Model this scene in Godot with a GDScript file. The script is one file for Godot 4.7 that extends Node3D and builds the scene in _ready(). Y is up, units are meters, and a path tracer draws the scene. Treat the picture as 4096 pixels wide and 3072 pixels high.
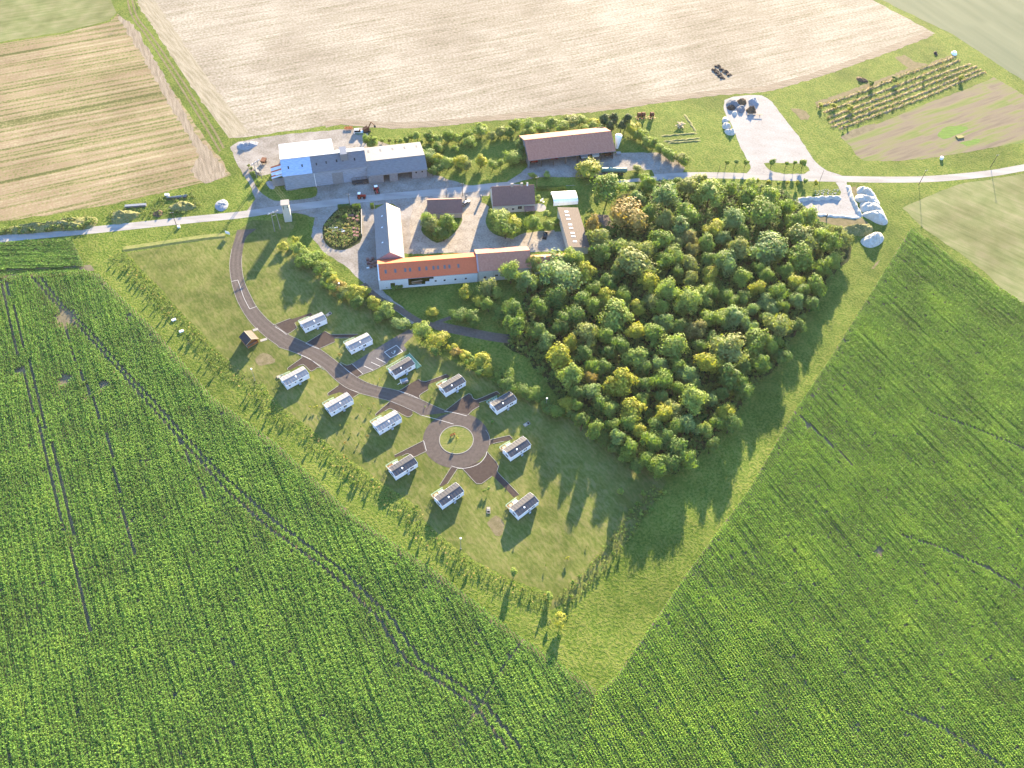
extends Node3D
# An evening aerial view of a farm, its wood and a small mobile-home campsite among fields. Metres, y up, ground at y = 0.

var rng := RandomNumberGenerator.new()
var M := {}
var used := {}
var SUN_TO := Vector3(-0.196, -0.2504, 0.948)

func numbered(n: String) -> String:
	if not used.has(n):
		used[n] = 0
		return n
	used[n] += 1
	return "%s_%03d" % [n, used[n]]

func tag(o: Node, label: String, category: String, group := "") -> Node:
	o.set_meta("label", label)
	o.set_meta("category", category)
	if group != "":
		o.set_meta("group", group)
	return o

func thing(called: String, label: String, category: String, at: Vector3, turn := 0.0, group := "") -> Node3D:
	var o := Node3D.new()
	o.name = numbered(called)
	add_child(o)
	o.position = at
	o.rotation.y = turn
	tag(o, label, category, group)
	return o

func mb() -> SurfaceTool:
	var st := SurfaceTool.new()
	st.begin(Mesh.PRIMITIVE_TRIANGLES)
	st.set_smooth_group(-1)
	return st

func obj(called: String, st: SurfaceTool, m: Material, parent: Node = null, smooth := false) -> MeshInstance3D:
	st.generate_normals()
	return put(called, st.commit(), m, parent)

func put(called: String, mesh: Mesh, m: Material, parent: Node = null) -> MeshInstance3D:
	var o := MeshInstance3D.new()
	o.mesh = mesh
	o.material_override = m
	o.cast_shadow = GeometryInstance3D.SHADOW_CASTING_SETTING_ON
	if parent == null:
		o.name = numbered(called)
		add_child(o)
	else:
		o.name = called
		parent.add_child(o, true)
	return o

func tri(st: SurfaceTool, a: Vector3, b: Vector3, c: Vector3, out: Vector3) -> void:
	if (c - a).cross(b - a).dot(out) < 0.0:
		var t := b
		b = c
		c = t
	st.add_vertex(a)
	st.add_vertex(b)
	st.add_vertex(c)

func quad(st: SurfaceTool, a: Vector3, b: Vector3, c: Vector3, d: Vector3, out: Vector3) -> void:
	tri(st, a, b, c, out)
	tri(st, a, c, d, out)

# a convex hexahedron from its four bottom and four top corners
func hexa(st: SurfaceTool, p: Array) -> void:
	var c := Vector3.ZERO
	for v in p:
		c += v
	c /= 8.0
	for f in [[0, 1, 2, 3], [4, 5, 6, 7], [0, 1, 5, 4], [1, 2, 6, 5], [2, 3, 7, 6], [3, 0, 4, 7]]:
		var m: Vector3 = (p[f[0]] + p[f[1]] + p[f[2]] + p[f[3]]) / 4.0
		quad(st, p[f[0]], p[f[1]], p[f[2]], p[f[3]], m - c)

func box(st: SurfaceTool, lo: Vector3, hi: Vector3) -> void:
	hexa(st, [Vector3(lo.x, lo.y, lo.z), Vector3(hi.x, lo.y, lo.z), Vector3(hi.x, lo.y, hi.z), Vector3(lo.x, lo.y, hi.z),
		Vector3(lo.x, hi.y, lo.z), Vector3(hi.x, hi.y, lo.z), Vector3(hi.x, hi.y, hi.z), Vector3(lo.x, hi.y, hi.z)])

func cbox(st: SurfaceTool, c: Vector3, s: Vector3) -> void:
	box(st, c - s / 2.0, c + s / 2.0)

# a bar of square section between two points
func bar(st: SurfaceTool, a: Vector3, b: Vector3, w: float, h := -1.0) -> void:
	if h < 0.0:
		h = w
	var d := (b - a).normalized()
	var s := d.cross(Vector3.UP if absf(d.y) < 0.95 else Vector3.RIGHT).normalized() * w / 2.0
	var u := s.cross(d).normalized() * h / 2.0
	hexa(st, [a - s - u, a + s - u, a + s + u, a - s + u, b - s - u, b + s - u, b + s + u, b - s + u])

# a tapered tube with flat caps
func tube(st: SurfaceTool, a: Vector3, b: Vector3, ra: float, rb: float, n := 8) -> void:
	var d := (b - a).normalized()
	var s := d.cross(Vector3.UP if absf(d.y) < 0.95 else Vector3.RIGHT).normalized()
	var u := s.cross(d).normalized()
	for i in n:
		var e0 := s * cos(TAU * i / n) + u * sin(TAU * i / n)
		var e1 := s * cos(TAU * (i + 1) / n) + u * sin(TAU * (i + 1) / n)
		quad(st, a + e0 * ra, a + e1 * ra, b + e1 * rb, b + e0 * rb, e0 + e1)
		tri(st, a, a + e0 * ra, a + e1 * ra, -d)
		tri(st, b, b + e0 * rb, b + e1 * rb, d)

# ---------- materials ----------
func lin(r: float, g: float, b: float) -> Color:
	return Color(r, g, b).linear_to_srgb()

func noise(sd: int, freq: float, w: int, h: int, kind := FastNoiseLite.TYPE_SIMPLEX_SMOOTH, oct := 4) -> PackedByteArray:
	var f := FastNoiseLite.new()
	f.seed = sd
	f.frequency = freq
	f.noise_type = kind
	f.fractal_octaves = oct
	var im := f.get_seamless_image(w, h)
	im.convert(Image.FORMAT_L8)
	return im.get_data()

# a tiling texture: layers of [seed, frequency, stretch along x, weight, octaves], mapped on a ramp of [position, linear r, g, b]
func tex(n: int, layers: Array, ramp: Array) -> Array:
	var sum := PackedFloat32Array()
	sum.resize(n * n)
	for l in layers:
		var st: int = l[2]
		var f := FastNoiseLite.new()
		f.seed = l[0]
		f.frequency = l[1]
		f.noise_type = FastNoiseLite.TYPE_SIMPLEX_SMOOTH
		f.fractal_octaves = l[4] if l.size() > 4 else 4
		var im := f.get_seamless_image(n / st, n)
		im.convert(Image.FORMAT_L8)
		if st > 1:
			im.resize(n, n, Image.INTERPOLATE_CUBIC)
		var d := im.get_data()
		var w: float = l[3] / 255.0
		for i in n * n:
			sum[i] += d[i] * w
	var lut := []
	for i in 256:
		var t := i / 255.0
		var k := 0
		while k < ramp.size() - 2 and t > ramp[k + 1][0]:
			k += 1
		var a: Array = ramp[k]
		var b: Array = ramp[k + 1]
		var q := clampf((t - a[0]) / maxf(b[0] - a[0], 0.0001), 0, 1)
		lut.append(Color(lerpf(a[1], b[1], q), lerpf(a[2], b[2], q), lerpf(a[3], b[3], q)).linear_to_srgb())
	var px := PackedByteArray()
	px.resize(n * n * 3)
	var hh := PackedByteArray()
	hh.resize(n * n)
	for i in n * n:
		var v := clampi(int(sum[i] * 255.0), 0, 255)
		var c: Color = lut[v]
		px[i * 3] = c.r8
		px[i * 3 + 1] = c.g8
		px[i * 3 + 2] = c.b8
		hh[i] = v
	var a1 := Image.create_from_data(n, n, false, Image.FORMAT_RGB8, px)
	var a2 := Image.create_from_data(n, n, false, Image.FORMAT_L8, hh)
	return [ImageTexture.create_from_image(a1), ImageTexture.create_from_image(a2)]

func ground_mat(t: Array, metres: float, relief: float, coarse: Texture2D = null, coarse_metres := 150.0) -> StandardMaterial3D:
	var m := StandardMaterial3D.new()
	m.albedo_color = lin(0.72, 0.72, 0.72)
	m.albedo_texture = t[0]
	m.uv1_scale = Vector3.ONE / metres
	m.roughness = 0.95
	m.metallic_specular = 0.2
	if relief > 0.0:
		m.heightmap_enabled = true
		m.heightmap_texture = t[1]
		m.heightmap_scale = relief
	if coarse:
		m.detail_enabled = true
		m.detail_albedo = coarse
		m.detail_blend_mode = BaseMaterial3D.BLEND_MODE_MUL
		m.detail_uv_layer = BaseMaterial3D.DETAIL_UV_2
		m.uv2_scale = Vector3.ONE / coarse_metres
	return m

var GRAIN: Texture2D
var STREAK: Texture2D

func mat(r: float, g: float, b: float, rough := 0.85, grain: Texture2D = null, scale := 0.4, metal := 0.0) -> StandardMaterial3D:
	var m := StandardMaterial3D.new()
	var k := 0.78 if maxf(r, g) < 0.45 else 1.0
	m.albedo_color = lin(r * k, g * k, b * k)
	m.roughness = rough
	m.metallic = metal
	m.metallic_specular = 0.35
	if grain:
		m.albedo_texture = grain
		m.uv1_triplanar = true
		m.uv1_scale = Vector3.ONE * scale
	return m

func leaf_mat(r: float, g: float, b: float) -> StandardMaterial3D:
	var m := StandardMaterial3D.new()
	m.albedo_color = lin(r * 2.0, g * 2.0, b * 1.85)
	m.vertex_color_use_as_albedo = true
	m.roughness = 0.62
	m.metallic_specular = 0.3
	m.backlight_enabled = true
	m.backlight = lin(0.82, 0.86, 0.3)
	m.cull_mode = BaseMaterial3D.CULL_DISABLED
	return m

# ---------- flat ground pieces ----------
func sheet(called: String, pts: PackedVector2Array, y: float, m: Material, along := 0.0, parent: Node = null) -> MeshInstance3D:
	var st := SurfaceTool.new()
	st.begin(Mesh.PRIMITIVE_TRIANGLES)
	var ids := Geometry2D.triangulate_polygon(pts)
	if ids.is_empty():
		print("NO TRIANGLES ", called)
	var d := Vector2(cos(along), sin(along))
	for k in range(0, ids.size(), 3):
		var a := pts[ids[k]]
		var b := pts[ids[k + 1]]
		var c := pts[ids[k + 2]]
		if (b - a).cross(c - a) < 0.0:
			var t := b
			b = c
			c = t
		for p in [a, b, c]:
			st.set_normal(Vector3.UP)
			st.set_tangent(Plane(d.x, 0, d.y, 1))
			st.set_uv(Vector2(p.dot(d), p.dot(Vector2(-d.y, d.x))))
			st.set_uv2(p)
			st.add_vertex(Vector3(p.x, y, p.y))
	var o := put(called, st.commit(), m, parent)
	if parent == null:
		o.set_meta("kind", "structure")
	return o

func smooth(pts: PackedVector2Array, step := 2.0, closed := false) -> PackedVector2Array:
	var out := PackedVector2Array()
	var n := pts.size()
	for i in (n if closed else n - 1):
		var p0 := pts[(i - 1 + n) % n] if closed or i > 0 else pts[0] * 2.0 - pts[1]
		var p1 := pts[i]
		var p2 := pts[(i + 1) % n]
		var p3 := pts[(i + 2) % n] if closed or i < n - 2 else pts[n - 1] * 2.0 - pts[n - 2]
		var k := maxi(1, int(p1.distance_to(p2) / step))
		for j in k:
			out.append(p1.cubic_interpolate(p2, p0, p3, float(j) / k))
	if not closed:
		out.append(pts[n - 1])
	return out

# edges with small irregularities, so that no border is ruler-straight
func ragged(pts: PackedVector2Array, amp: float, step := 1.5) -> PackedVector2Array:
	var out := PackedVector2Array()
	var n := pts.size()
	for i in n:
		var a := pts[i]
		var b := pts[(i + 1) % n]
		var k := maxi(1, int(a.distance_to(b) / step))
		var nn := (b - a).orthogonal().normalized()
		for j in k:
			var q := 0.0 if j == 0 else rng.randf_range(-amp, amp)
			out.append(a.lerp(b, float(j) / k) + nn * q)
	return out

func ribbon(pts: PackedVector2Array, w: float) -> PackedVector2Array:
	var l := PackedVector2Array()
	var r := PackedVector2Array()
	for i in pts.size():
		var d := (pts[mini(i + 1, pts.size() - 1)] - pts[maxi(i - 1, 0)]).normalized().orthogonal() * w / 2.0
		l.append(pts[i] + d)
		r.append(pts[i] - d)
	r.reverse()
	l.append_array(r)
	return l

# a kerb: a raised strip along a line
func kerb(pts: PackedVector2Array, m: Material, w := 0.12, h := 0.1) -> void:
	var st := mb()
	for i in pts.size() - 1:
		var a := Vector3(pts[i].x, h / 2.0, pts[i].y)
		var b := Vector3(pts[i + 1].x, h / 2.0, pts[i + 1].y)
		var k := maxi(1, int(a.distance_to(b) / 1.0))
		for j in k:
			var p := a.lerp(b, float(j) / k)
			var q := a.lerp(b, (j + 0.96) / k)
			bar(st, p, q, w, h + rng.randf_range(-0.015, 0.015))
	obj("kerb", st, m).set_meta("kind", "structure")

# a heap of loose material: a bumpy dome over an outline
func heap(called: String, pts: PackedVector2Array, h: float, m: Material, label: String, category: String, group := "", rough := 0.25, sd := 1) -> MeshInstance3D:
	var f := FastNoiseLite.new()
	f.seed = sd
	f.frequency = 0.32
	var c := Vector2.ZERO
	for p in pts:
		c += p
	c /= pts.size()
	var o2 := smooth(pts, 0.6, true)
	var rings := 10
	var n := o2.size()
	var st := SurfaceTool.new()
	st.begin(Mesh.PRIMITIVE_TRIANGLES)
	var pos := []
	for r in rings + 1:
		var row := []
		var t := float(r) / rings
		for i in n:
			var p := o2[i].lerp(c, t)
			var y := h * pow(sin(minf(t * 1.25, 1.0) * PI / 2.0), 0.9)
			if r > 0:
				y *= 1.0 + f.get_noise_2d(p.x, p.y) * rough * 2.0
				y += f.get_noise_2d(p.x * 3.0, p.y * 3.0) * rough * 0.7 * minf(h, 1.0) + f.get_noise_2d(p.x * 9.0, p.y * 9.0) * rough * 0.35 * minf(h, 1.0)
			row.append(Vector3(p.x - c.x, maxf(y, 0.0) if r > 0 else -0.05, p.y - c.y))
		pos.append(row)
	for r in rings:
		for i in n:
			quad(st, pos[r][i], pos[r][(i + 1) % n], pos[r + 1][(i + 1) % n], pos[r + 1][i], Vector3.UP)
	var o := obj(called, st, m)
	o.position = Vector3(c.x, 0, c.y)
	tag(o, label, category, group)
	return o

# ---------- plants ----------
# a crown of leaf-sized faces gathered in clumps through the crown's volume; radius 1, from y = 0 to about 2 * tall
func crown(sd: int, clumps: int, leaves: int, size: float, tall: float, cone := 0.0) -> ArrayMesh:
	var r := RandomNumberGenerator.new()
	r.seed = sd
	var v := PackedVector3Array()
	var n := PackedVector3Array()
	var col := PackedColorArray()
	var ids := PackedInt32Array()
	# a few limbs carry the crown: clumps gather round their ends, so that the outline is lobed
	var lobes := []
	for k in r.randi_range(5, 8):
		var e := Vector3(r.randfn(), r.randfn() * 0.8 + 0.2, r.randfn()).normalized() * r.randf_range(0.3, 0.62)
		lobes.append([e, r.randf_range(0.34, 0.55)])
	for c in clumps:
		var dir := Vector3(r.randfn(), r.randfn() * 0.9 + 0.2, r.randfn()).normalized()
		var lb: Array = lobes[r.randi() % lobes.size()]
		var centre: Vector3 = lb[0] + dir * lb[1] * pow(r.randf(), 0.4)
		if c % 4 == 0:
			centre = dir * 0.5 * r.randf()
		if centre.length() > 0.82:
			centre = centre.normalized() * r.randf_range(0.7, 0.86)
		dir = centre.normalized()
		var up := (centre.y + 1.0) / 2.0
		var nar := lerpf(1.0, 1.15 - up * 1.05, cone)
		centre.x *= nar
		centre.z *= nar
		var cr := r.randf_range(0.2, 0.42) * lerpf(1.0, nar * 1.1, cone)
		var tone := r.randf_range(0.78, 1.2)
		var warm := r.randf_range(-0.1, 0.14)
		for k in leaves:
			var d := Vector3(r.randfn(), r.randfn(), r.randfn()).normalized()
			var p := centre + d * cr * pow(r.randf(), 0.35)
			var up2 := (d * 0.8 + dir * 0.5 + Vector3(r.randfn(), r.randfn(), r.randfn()) * 0.42 + Vector3.UP * 0.25).normalized()
			var a := up2.cross(Vector3(r.randfn(), r.randfn(), r.randfn())).normalized()
			var b := up2.cross(a)
			var s := size * r.randf_range(0.6, 1.35)
			a *= s
			b *= s * r.randf_range(0.6, 1.0)
			p.y = p.y * tall + tall
			var i := v.size()
			v.append_array([p - a, p + b * 0.8, p + a, p - b * 0.8])
			var br := tone * r.randf_range(0.75, 1.25)
			var cc := Color(br * (1.0 + warm), br, br * (1.0 - warm * 0.6))
			for q in 4:
				n.append(up2)
				col.append(cc)
			ids.append_array([i, i + 1, i + 2, i, i + 2, i + 3])
	var arr := []
	arr.resize(Mesh.ARRAY_MAX)
	arr[Mesh.ARRAY_VERTEX] = v
	arr[Mesh.ARRAY_NORMAL] = n
	arr[Mesh.ARRAY_COLOR] = col
	arr[Mesh.ARRAY_INDEX] = ids
	var m := ArrayMesh.new()
	m.add_surface_from_arrays(Mesh.PRIMITIVE_TRIANGLES, arr)
	return m

# a tapered trunk with limbs reaching into the crown, one metre tall
func trunk_mesh(sd: int, limbs: int) -> ArrayMesh:
	var r := RandomNumberGenerator.new()
	r.seed = sd
	var st := mb()
	var p := Vector3.ZERO
	for k in 3:
		var q := Vector3(r.randf_range(-0.02, 0.02), (k + 1) * 0.22, r.randf_range(-0.02, 0.02))
		tube(st, p, q, 0.034 - k * 0.007, 0.027 - k * 0.007, 6)
		p = q
	for k in limbs:
		var a := TAU * k / limbs + r.randf()
		var s := Vector3(0, r.randf_range(0.28, 0.6), 0)
		tube(st, s, s + Vector3(cos(a) * 0.2, r.randf_range(0.12, 0.28), sin(a) * 0.2), 0.014, 0.005, 5)
	st.generate_normals()
	return st.commit()

var CROWNS := []
var BUSHES := []
var CONES := []
var SAPLINGS := []
var TRUNKS := []

const TREE_WORDS := {"g": ["mid green", "leafy_tree"], "l": ["light green", "leafy_tree"], "y": ["yellow green", "leafy_tree"], "o": ["orange brown", "leafy_tree"], "m": ["muted olive", "leafy_tree"], "b": ["blue green", "leafy_tree"], "d": ["dark green", "leafy_tree"], "r": ["russet brown", "leafy_tree"], "k": ["dark needle-leaved", "conifer_tree"]}
const PLACES := {"wood": ["tree in the dense wood beside the campsite", "trees of the wood"], "courtyard": ["tree standing by the farm courtyard", "courtyard trees"], "garden": ["shrub in the garden beside the farmhouse", "farmhouse garden shrubs"],
	"pathside": ["tree by the footpath below the long tiled barn", "footpath trees"], "farmhedge": ["shrub in the tall hedge behind the open shed", "shrubs of the farm hedge"], "conifers": ["conifer at the hedge corner behind the white silo", "conifers behind the silo"],
	"orchard": ["tree in the orchard garden left of the open shed", "orchard trees"], "verge": ["small tree on the verge beside the country road", "verge trees"], "barnhedge": ["shrub growing behind and beside the grey barn", "shrubs round the grey barn"],
	"camphedge": ["shrub in the hedge between campsite and farm", "shrubs of the campsite hedge"], "lawn tree": ["small tree at the tip of the campsite lawn", "trees at the lawn tip"], "roadside young": ["young standard tree beside the chalk lot entrance", "young trees north of the road"],
	"roadside south": ["young tree on the verge between road and wood", "young trees south of the road"], "plantation": ["young tree in the mulched planting rows", "young trees of the plantation"], "flower bed": ["round shrub in the fenced flower bed", "flower bed shrubs"],
	"yard edge": ["bush at the yard entrance by the electric poles", "yard edge bushes"], "barn wall": ["bush against the broken white barn wall", "bushes at the barn wall"], "island": ["thin young tree on the roundabout island", ""],
	"lawn young": ["young tree on the lawn near the roundabout", "young trees near the roundabout"], "lawn sapling": ["tiny sapling planted on the campsite lawn", "saplings on the campsite lawn"], "strip extra": ["shrub in the planted strip by the crop", "planted strip shrubs"]}

func plant_tree(x: float, z: float, rad: float, h: float, code: String, place: String, label: String) -> void:
	var w: Array = TREE_WORDS[code]
	var pl: Array = PLACES[place]
	var small := h < 3.6
	var called: String = w[1]
	if place in ["farmhedge", "camphedge", "barnhedge", "garden", "barn wall", "yard edge", "flower bed", "strip extra"]:
		called = "hedge_shrub" if place.ends_with("hedge") else "garden_shrub"
	elif small:
		called = "young_tree"
	rad *= 1.3 if place.ends_with("hedge") else (1.2 if place in ["orchard", "courtyard", "pathside"] else (1.5 if code == "k" else 1.13))
	var o := thing(called, label, "shrub" if called.ends_with("shrub") else "tree", Vector3(x, 0, z), rng.randf() * TAU, pl[1])
	var t := put("trunk", TRUNKS[rng.randi() % TRUNKS.size()], M.bark, o)
	t.scale = Vector3(h, h, h) * Vector3(0.8, 1, 0.8)
	var set_ := CONES if code == "k" else (CROWNS if rad > 2.6 else (BUSHES if rad > 1.1 else SAPLINGS))
	var c := put("crown", set_[rng.randi() % set_.size()], M["leaf_" + code], o)
	# the crown sits between its lower edge and the top
	var bottom := clampf(h - rad * 2.1, 0.12 * h, 0.5 * h) if not called.ends_with("shrub") else 0.02 * h
	c.scale = Vector3(rad * rng.randf_range(0.9, 1.14), (h - bottom) / 2.15 * rng.randf_range(0.92, 1.12), rad * rng.randf_range(0.9, 1.14))
	c.position.y = bottom

# one crop plant: arching blades round a stalk
func crop_mesh(sd: int) -> ArrayMesh:
	var r := RandomNumberGenerator.new()
	r.seed = sd
	var v := PackedVector3Array()
	var n := PackedVector3Array()
	var col := PackedColorArray()
	for k in 14:
		var a := r.randf() * TAU
		var d := Vector3(cos(a), 0, sin(a))
		var s := Vector3(-d.z, 0, d.x) * r.randf_range(0.07, 0.13)
		var y0 := r.randf_range(0.15, 0.85)
		var len := r.randf_range(0.34, 0.62)
		var p0 := Vector3(r.randf_range(-0.1, 0.1), y0, r.randf_range(-0.1, 0.1))
		var p1 := p0 + d * len * 0.55 + Vector3.UP * r.randf_range(0.12, 0.28)
		var p2 := p0 + d * len + Vector3.UP * r.randf_range(-0.15, 0.2)
		var br := r.randf_range(0.75, 1.25)
		for q in [[p0 - s * 0.6, p1 - s, p1 + s], [p0 - s * 0.6, p1 + s, p0 + s * 0.6], [p1 - s, p2, p1 + s]]:
			var nn: Vector3 = (q[2] - q[0]).cross(q[1] - q[0]).normalized()
			if nn.y < 0.0:
				nn = -nn
			for w in q:
				v.append(w)
				n.append(nn)
				col.append(Color(br * r.randf_range(0.95, 1.1), br, br * 0.95))
	var arr := []
	arr.resize(Mesh.ARRAY_MAX)
	arr[Mesh.ARRAY_VERTEX] = v
	arr[Mesh.ARRAY_NORMAL] = n
	arr[Mesh.ARRAY_COLOR] = col
	var m := ArrayMesh.new()
	m.add_surface_from_arrays(Mesh.PRIMITIVE_TRIANGLES, arr)
	return m

func near_line(p: Vector2, l: PackedVector2Array, d: float) -> bool:
	for i in l.size() - 1:
		if p.distance_squared_to(Geometry2D.get_closest_point_to_segment(p, l[i], l[i + 1])) < d * d:
			return true
	return false

# rows of plants over a field; wheel tracks and bare spots stay open
func crop(called: String, label: String, field: PackedVector2Array, border: PackedVector2Array, dir: Vector2, tracks: Array, spots: Array, sd: int, height: float, lush: Color) -> void:
	var r := RandomNumberGenerator.new()
	r.seed = sd
	dir = dir.normalized()
	var per := dir.orthogonal()
	var f := FastNoiseLite.new()
	f.seed = sd
	f.frequency = 0.045
	var f2 := FastNoiseLite.new()
	f2.seed = sd + 5
	f2.frequency = 0.3
	var f3 := FastNoiseLite.new()
	f3.seed = sd + 9
	f3.frequency = 0.5
	f3.fractal_octaves = 2
	var lo := Vector2(1e9, 1e9)
	var hi := -lo
	for p in field:
		var q := Vector2(p.dot(dir), p.dot(per))
		lo = lo.min(q)
		hi = hi.max(q)
	var xf := PackedFloat32Array()
	var count := 0
	var row := 0.8
	var y := lo.y
	while y < hi.y:
		var x := lo.x + r.randf() * 0.6
		var miss := 0
		while x < hi.x:
			x += r.randf_range(0.26, 0.44)
			var p := dir * x + per * (y + r.randf_range(-0.05, 0.05))
			if not Geometry2D.is_point_in_polygon(p, field):
				continue
			var skip := false
			for t in tracks:
				if near_line(p, t[0], t[1]):
					skip = true
					break
			if skip:
				continue
			for s in spots:
				var e: Vector2 = p - Vector2(s.x, s.y)
				if e.length() < s.z * (1.0 + f2.get_noise_2d(p.x * 2.0, p.y * 2.0) * 0.8):
					skip = true
					break
			if skip:
				continue
			var edge := near_line(p, border, 3.0)
			if f2.get_noise_2d(p.x, p.y) < (-0.5 if not edge else -0.42):
				continue
			var big := f.get_noise_2d(p.x, p.y)
			var streak := f3.get_noise_2d(x * 0.05, y)
			var s := height * (1.0 + big * 0.2 + streak * 0.34 + r.randf_range(-0.18, 0.18)) * (0.85 if edge else 1.0)
			var a := r.randf() * TAU
			var w := (0.5 + 0.5 * s / height) * r.randf_range(0.72, 0.95)
			xf.append_array([cos(a) * w, 0, sin(a) * w, p.x, 0, s, 0, 0.0, -sin(a) * w, 0, cos(a) * w, p.y])
			var tone := 1.0 + big * 0.4 + r.randf_range(-0.25, 0.25)
			xf.append_array([lush.r * tone * (1.0 + maxf(big, 0.0) * 0.25), lush.g * tone, lush.b * tone, 1.0])
			count += 1
		y += row
	var mm := MultiMesh.new()
	mm.transform_format = MultiMesh.TRANSFORM_3D
	mm.use_colors = true
	mm.mesh = crop_mesh(sd)
	mm.instance_count = count
	mm.buffer = xf
	var o := MultiMeshInstance3D.new()
	o.name = numbered(called)
	o.multimesh = mm
	o.material_override = M.crop
	add_child(o)
	tag(o, label, "crop")
	o.set_meta("kind", "stuff")
	print(called, " plants: ", count)

# scattered grass tufts or rubble over an outline
func scatter(called: String, label: String, cat: String, field: PackedVector2Array, mesh: Mesh, m: Material, per_m2: float, lo: float, hi: float, sd: int, tint := 0.25) -> void:
	var r := RandomNumberGenerator.new()
	r.seed = sd
	var a := Vector2(1e9, 1e9)
	var b := -a
	for p in field:
		a = a.min(p)
		b = b.max(p)
	var xf := PackedFloat32Array()
	var count := 0
	for k in int((b.x - a.x) * (b.y - a.y) * per_m2):
		var p := Vector2(r.randf_range(a.x, b.x), r.randf_range(a.y, b.y))
		if not Geometry2D.is_point_in_polygon(p, field):
			continue
		var s := r.randf_range(lo, hi)
		var q := r.randf() * TAU
		var sy := s * r.randf_range(0.6, 1.1)
		xf.append_array([cos(q) * s, 0, sin(q) * s, p.x, 0, sy, 0, 0.0, -sin(q) * s, 0, cos(q) * s, p.y])
		var t := 1.0 + r.randf_range(-tint, tint)
		xf.append_array([t * r.randf_range(0.9, 1.15), t, t * 0.95, 1.0])
		count += 1
	var mm := MultiMesh.new()
	mm.transform_format = MultiMesh.TRANSFORM_3D
	mm.use_colors = true
	mm.mesh = mesh
	mm.instance_count = count
	mm.buffer = xf
	var o := MultiMeshInstance3D.new()
	o.name = numbered(called)
	o.multimesh = mm
	o.material_override = m
	add_child(o)
	tag(o, label, cat)
	o.set_meta("kind", "stuff")

# ---------- buildings ----------
func slab(st: SurfaceTool, a: Vector3, b: Vector3, c: Vector3, d: Vector3, th: float) -> void:
	var n := (c - a).cross(b - d).normalized()
	if n.y < 0.0:
		n = -n
	var k := n * th
	hexa(st, [a - k, b - k, c - k, d - k, a, b, c, d])

# a wall along x from x0 to x1 at depth z, th thick towards -z, with openings [x0, x1, y0, y1]
func wall_x(st: SurfaceTool, x0: float, x1: float, y1: float, z: float, th: float, holes := [], y0 := 0.0) -> void:
	var xs := [x0, x1]
	for h in holes:
		xs.append(h[0])
		xs.append(h[1])
	xs.sort()
	for i in xs.size() - 1:
		if xs[i + 1] - xs[i] < 0.001:
			continue
		var m: float = (xs[i] + xs[i + 1]) / 2.0
		var ys := [[y0, y1]]
		for h in holes:
			if m > h[0] and m < h[1]:
				var nx := []
				for s in ys:
					if h[2] > s[0]:
						nx.append([s[0], minf(h[2], s[1])])
					if h[3] < s[1]:
						nx.append([maxf(h[3], s[0]), s[1]])
				ys = nx
		for s in ys:
			if s[1] - s[0] > 0.01:
				box(st, Vector3(xs[i], s[0], z - th), Vector3(xs[i + 1], s[1], z))

func gable(st: SurfaceTool, x: float, th: float, depth: float, he: float, hb: float, hr: float, rd: float) -> void:
	# five-cornered end wall at x, th thick towards +x
	for s in [0.0, th]:
		var o := Vector3(-1 if s == 0.0 else 1, 0, 0)
		var p := [Vector3(x + s, 0, 0), Vector3(x + s, he, 0), Vector3(x + s, hr, -rd), Vector3(x + s, hb, -depth), Vector3(x + s, 0, -depth)]
		tri(st, p[0], p[1], p[2], o)
		tri(st, p[0], p[2], p[3], o)
		tri(st, p[0], p[3], p[4], o)
	quad(st, Vector3(x, 0, 0), Vector3(x + th, 0, 0), Vector3(x + th, he, 0), Vector3(x, he, 0), Vector3(0, 0, 1))
	quad(st, Vector3(x, 0, -depth), Vector3(x + th, 0, -depth), Vector3(x + th, hb, -depth), Vector3(x, hb, -depth), Vector3(0, 0, -1))
	quad(st, Vector3(x, he, 0), Vector3(x + th, he, 0), Vector3(x + th, hr, -rd), Vector3(x, hr, -rd), Vector3(0, 1, 0.3))
	quad(st, Vector3(x, hb, -depth), Vector3(x + th, hb, -depth), Vector3(x + th, hr, -rd), Vector3(x, hr, -rd), Vector3(0, 1, -0.3))

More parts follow.
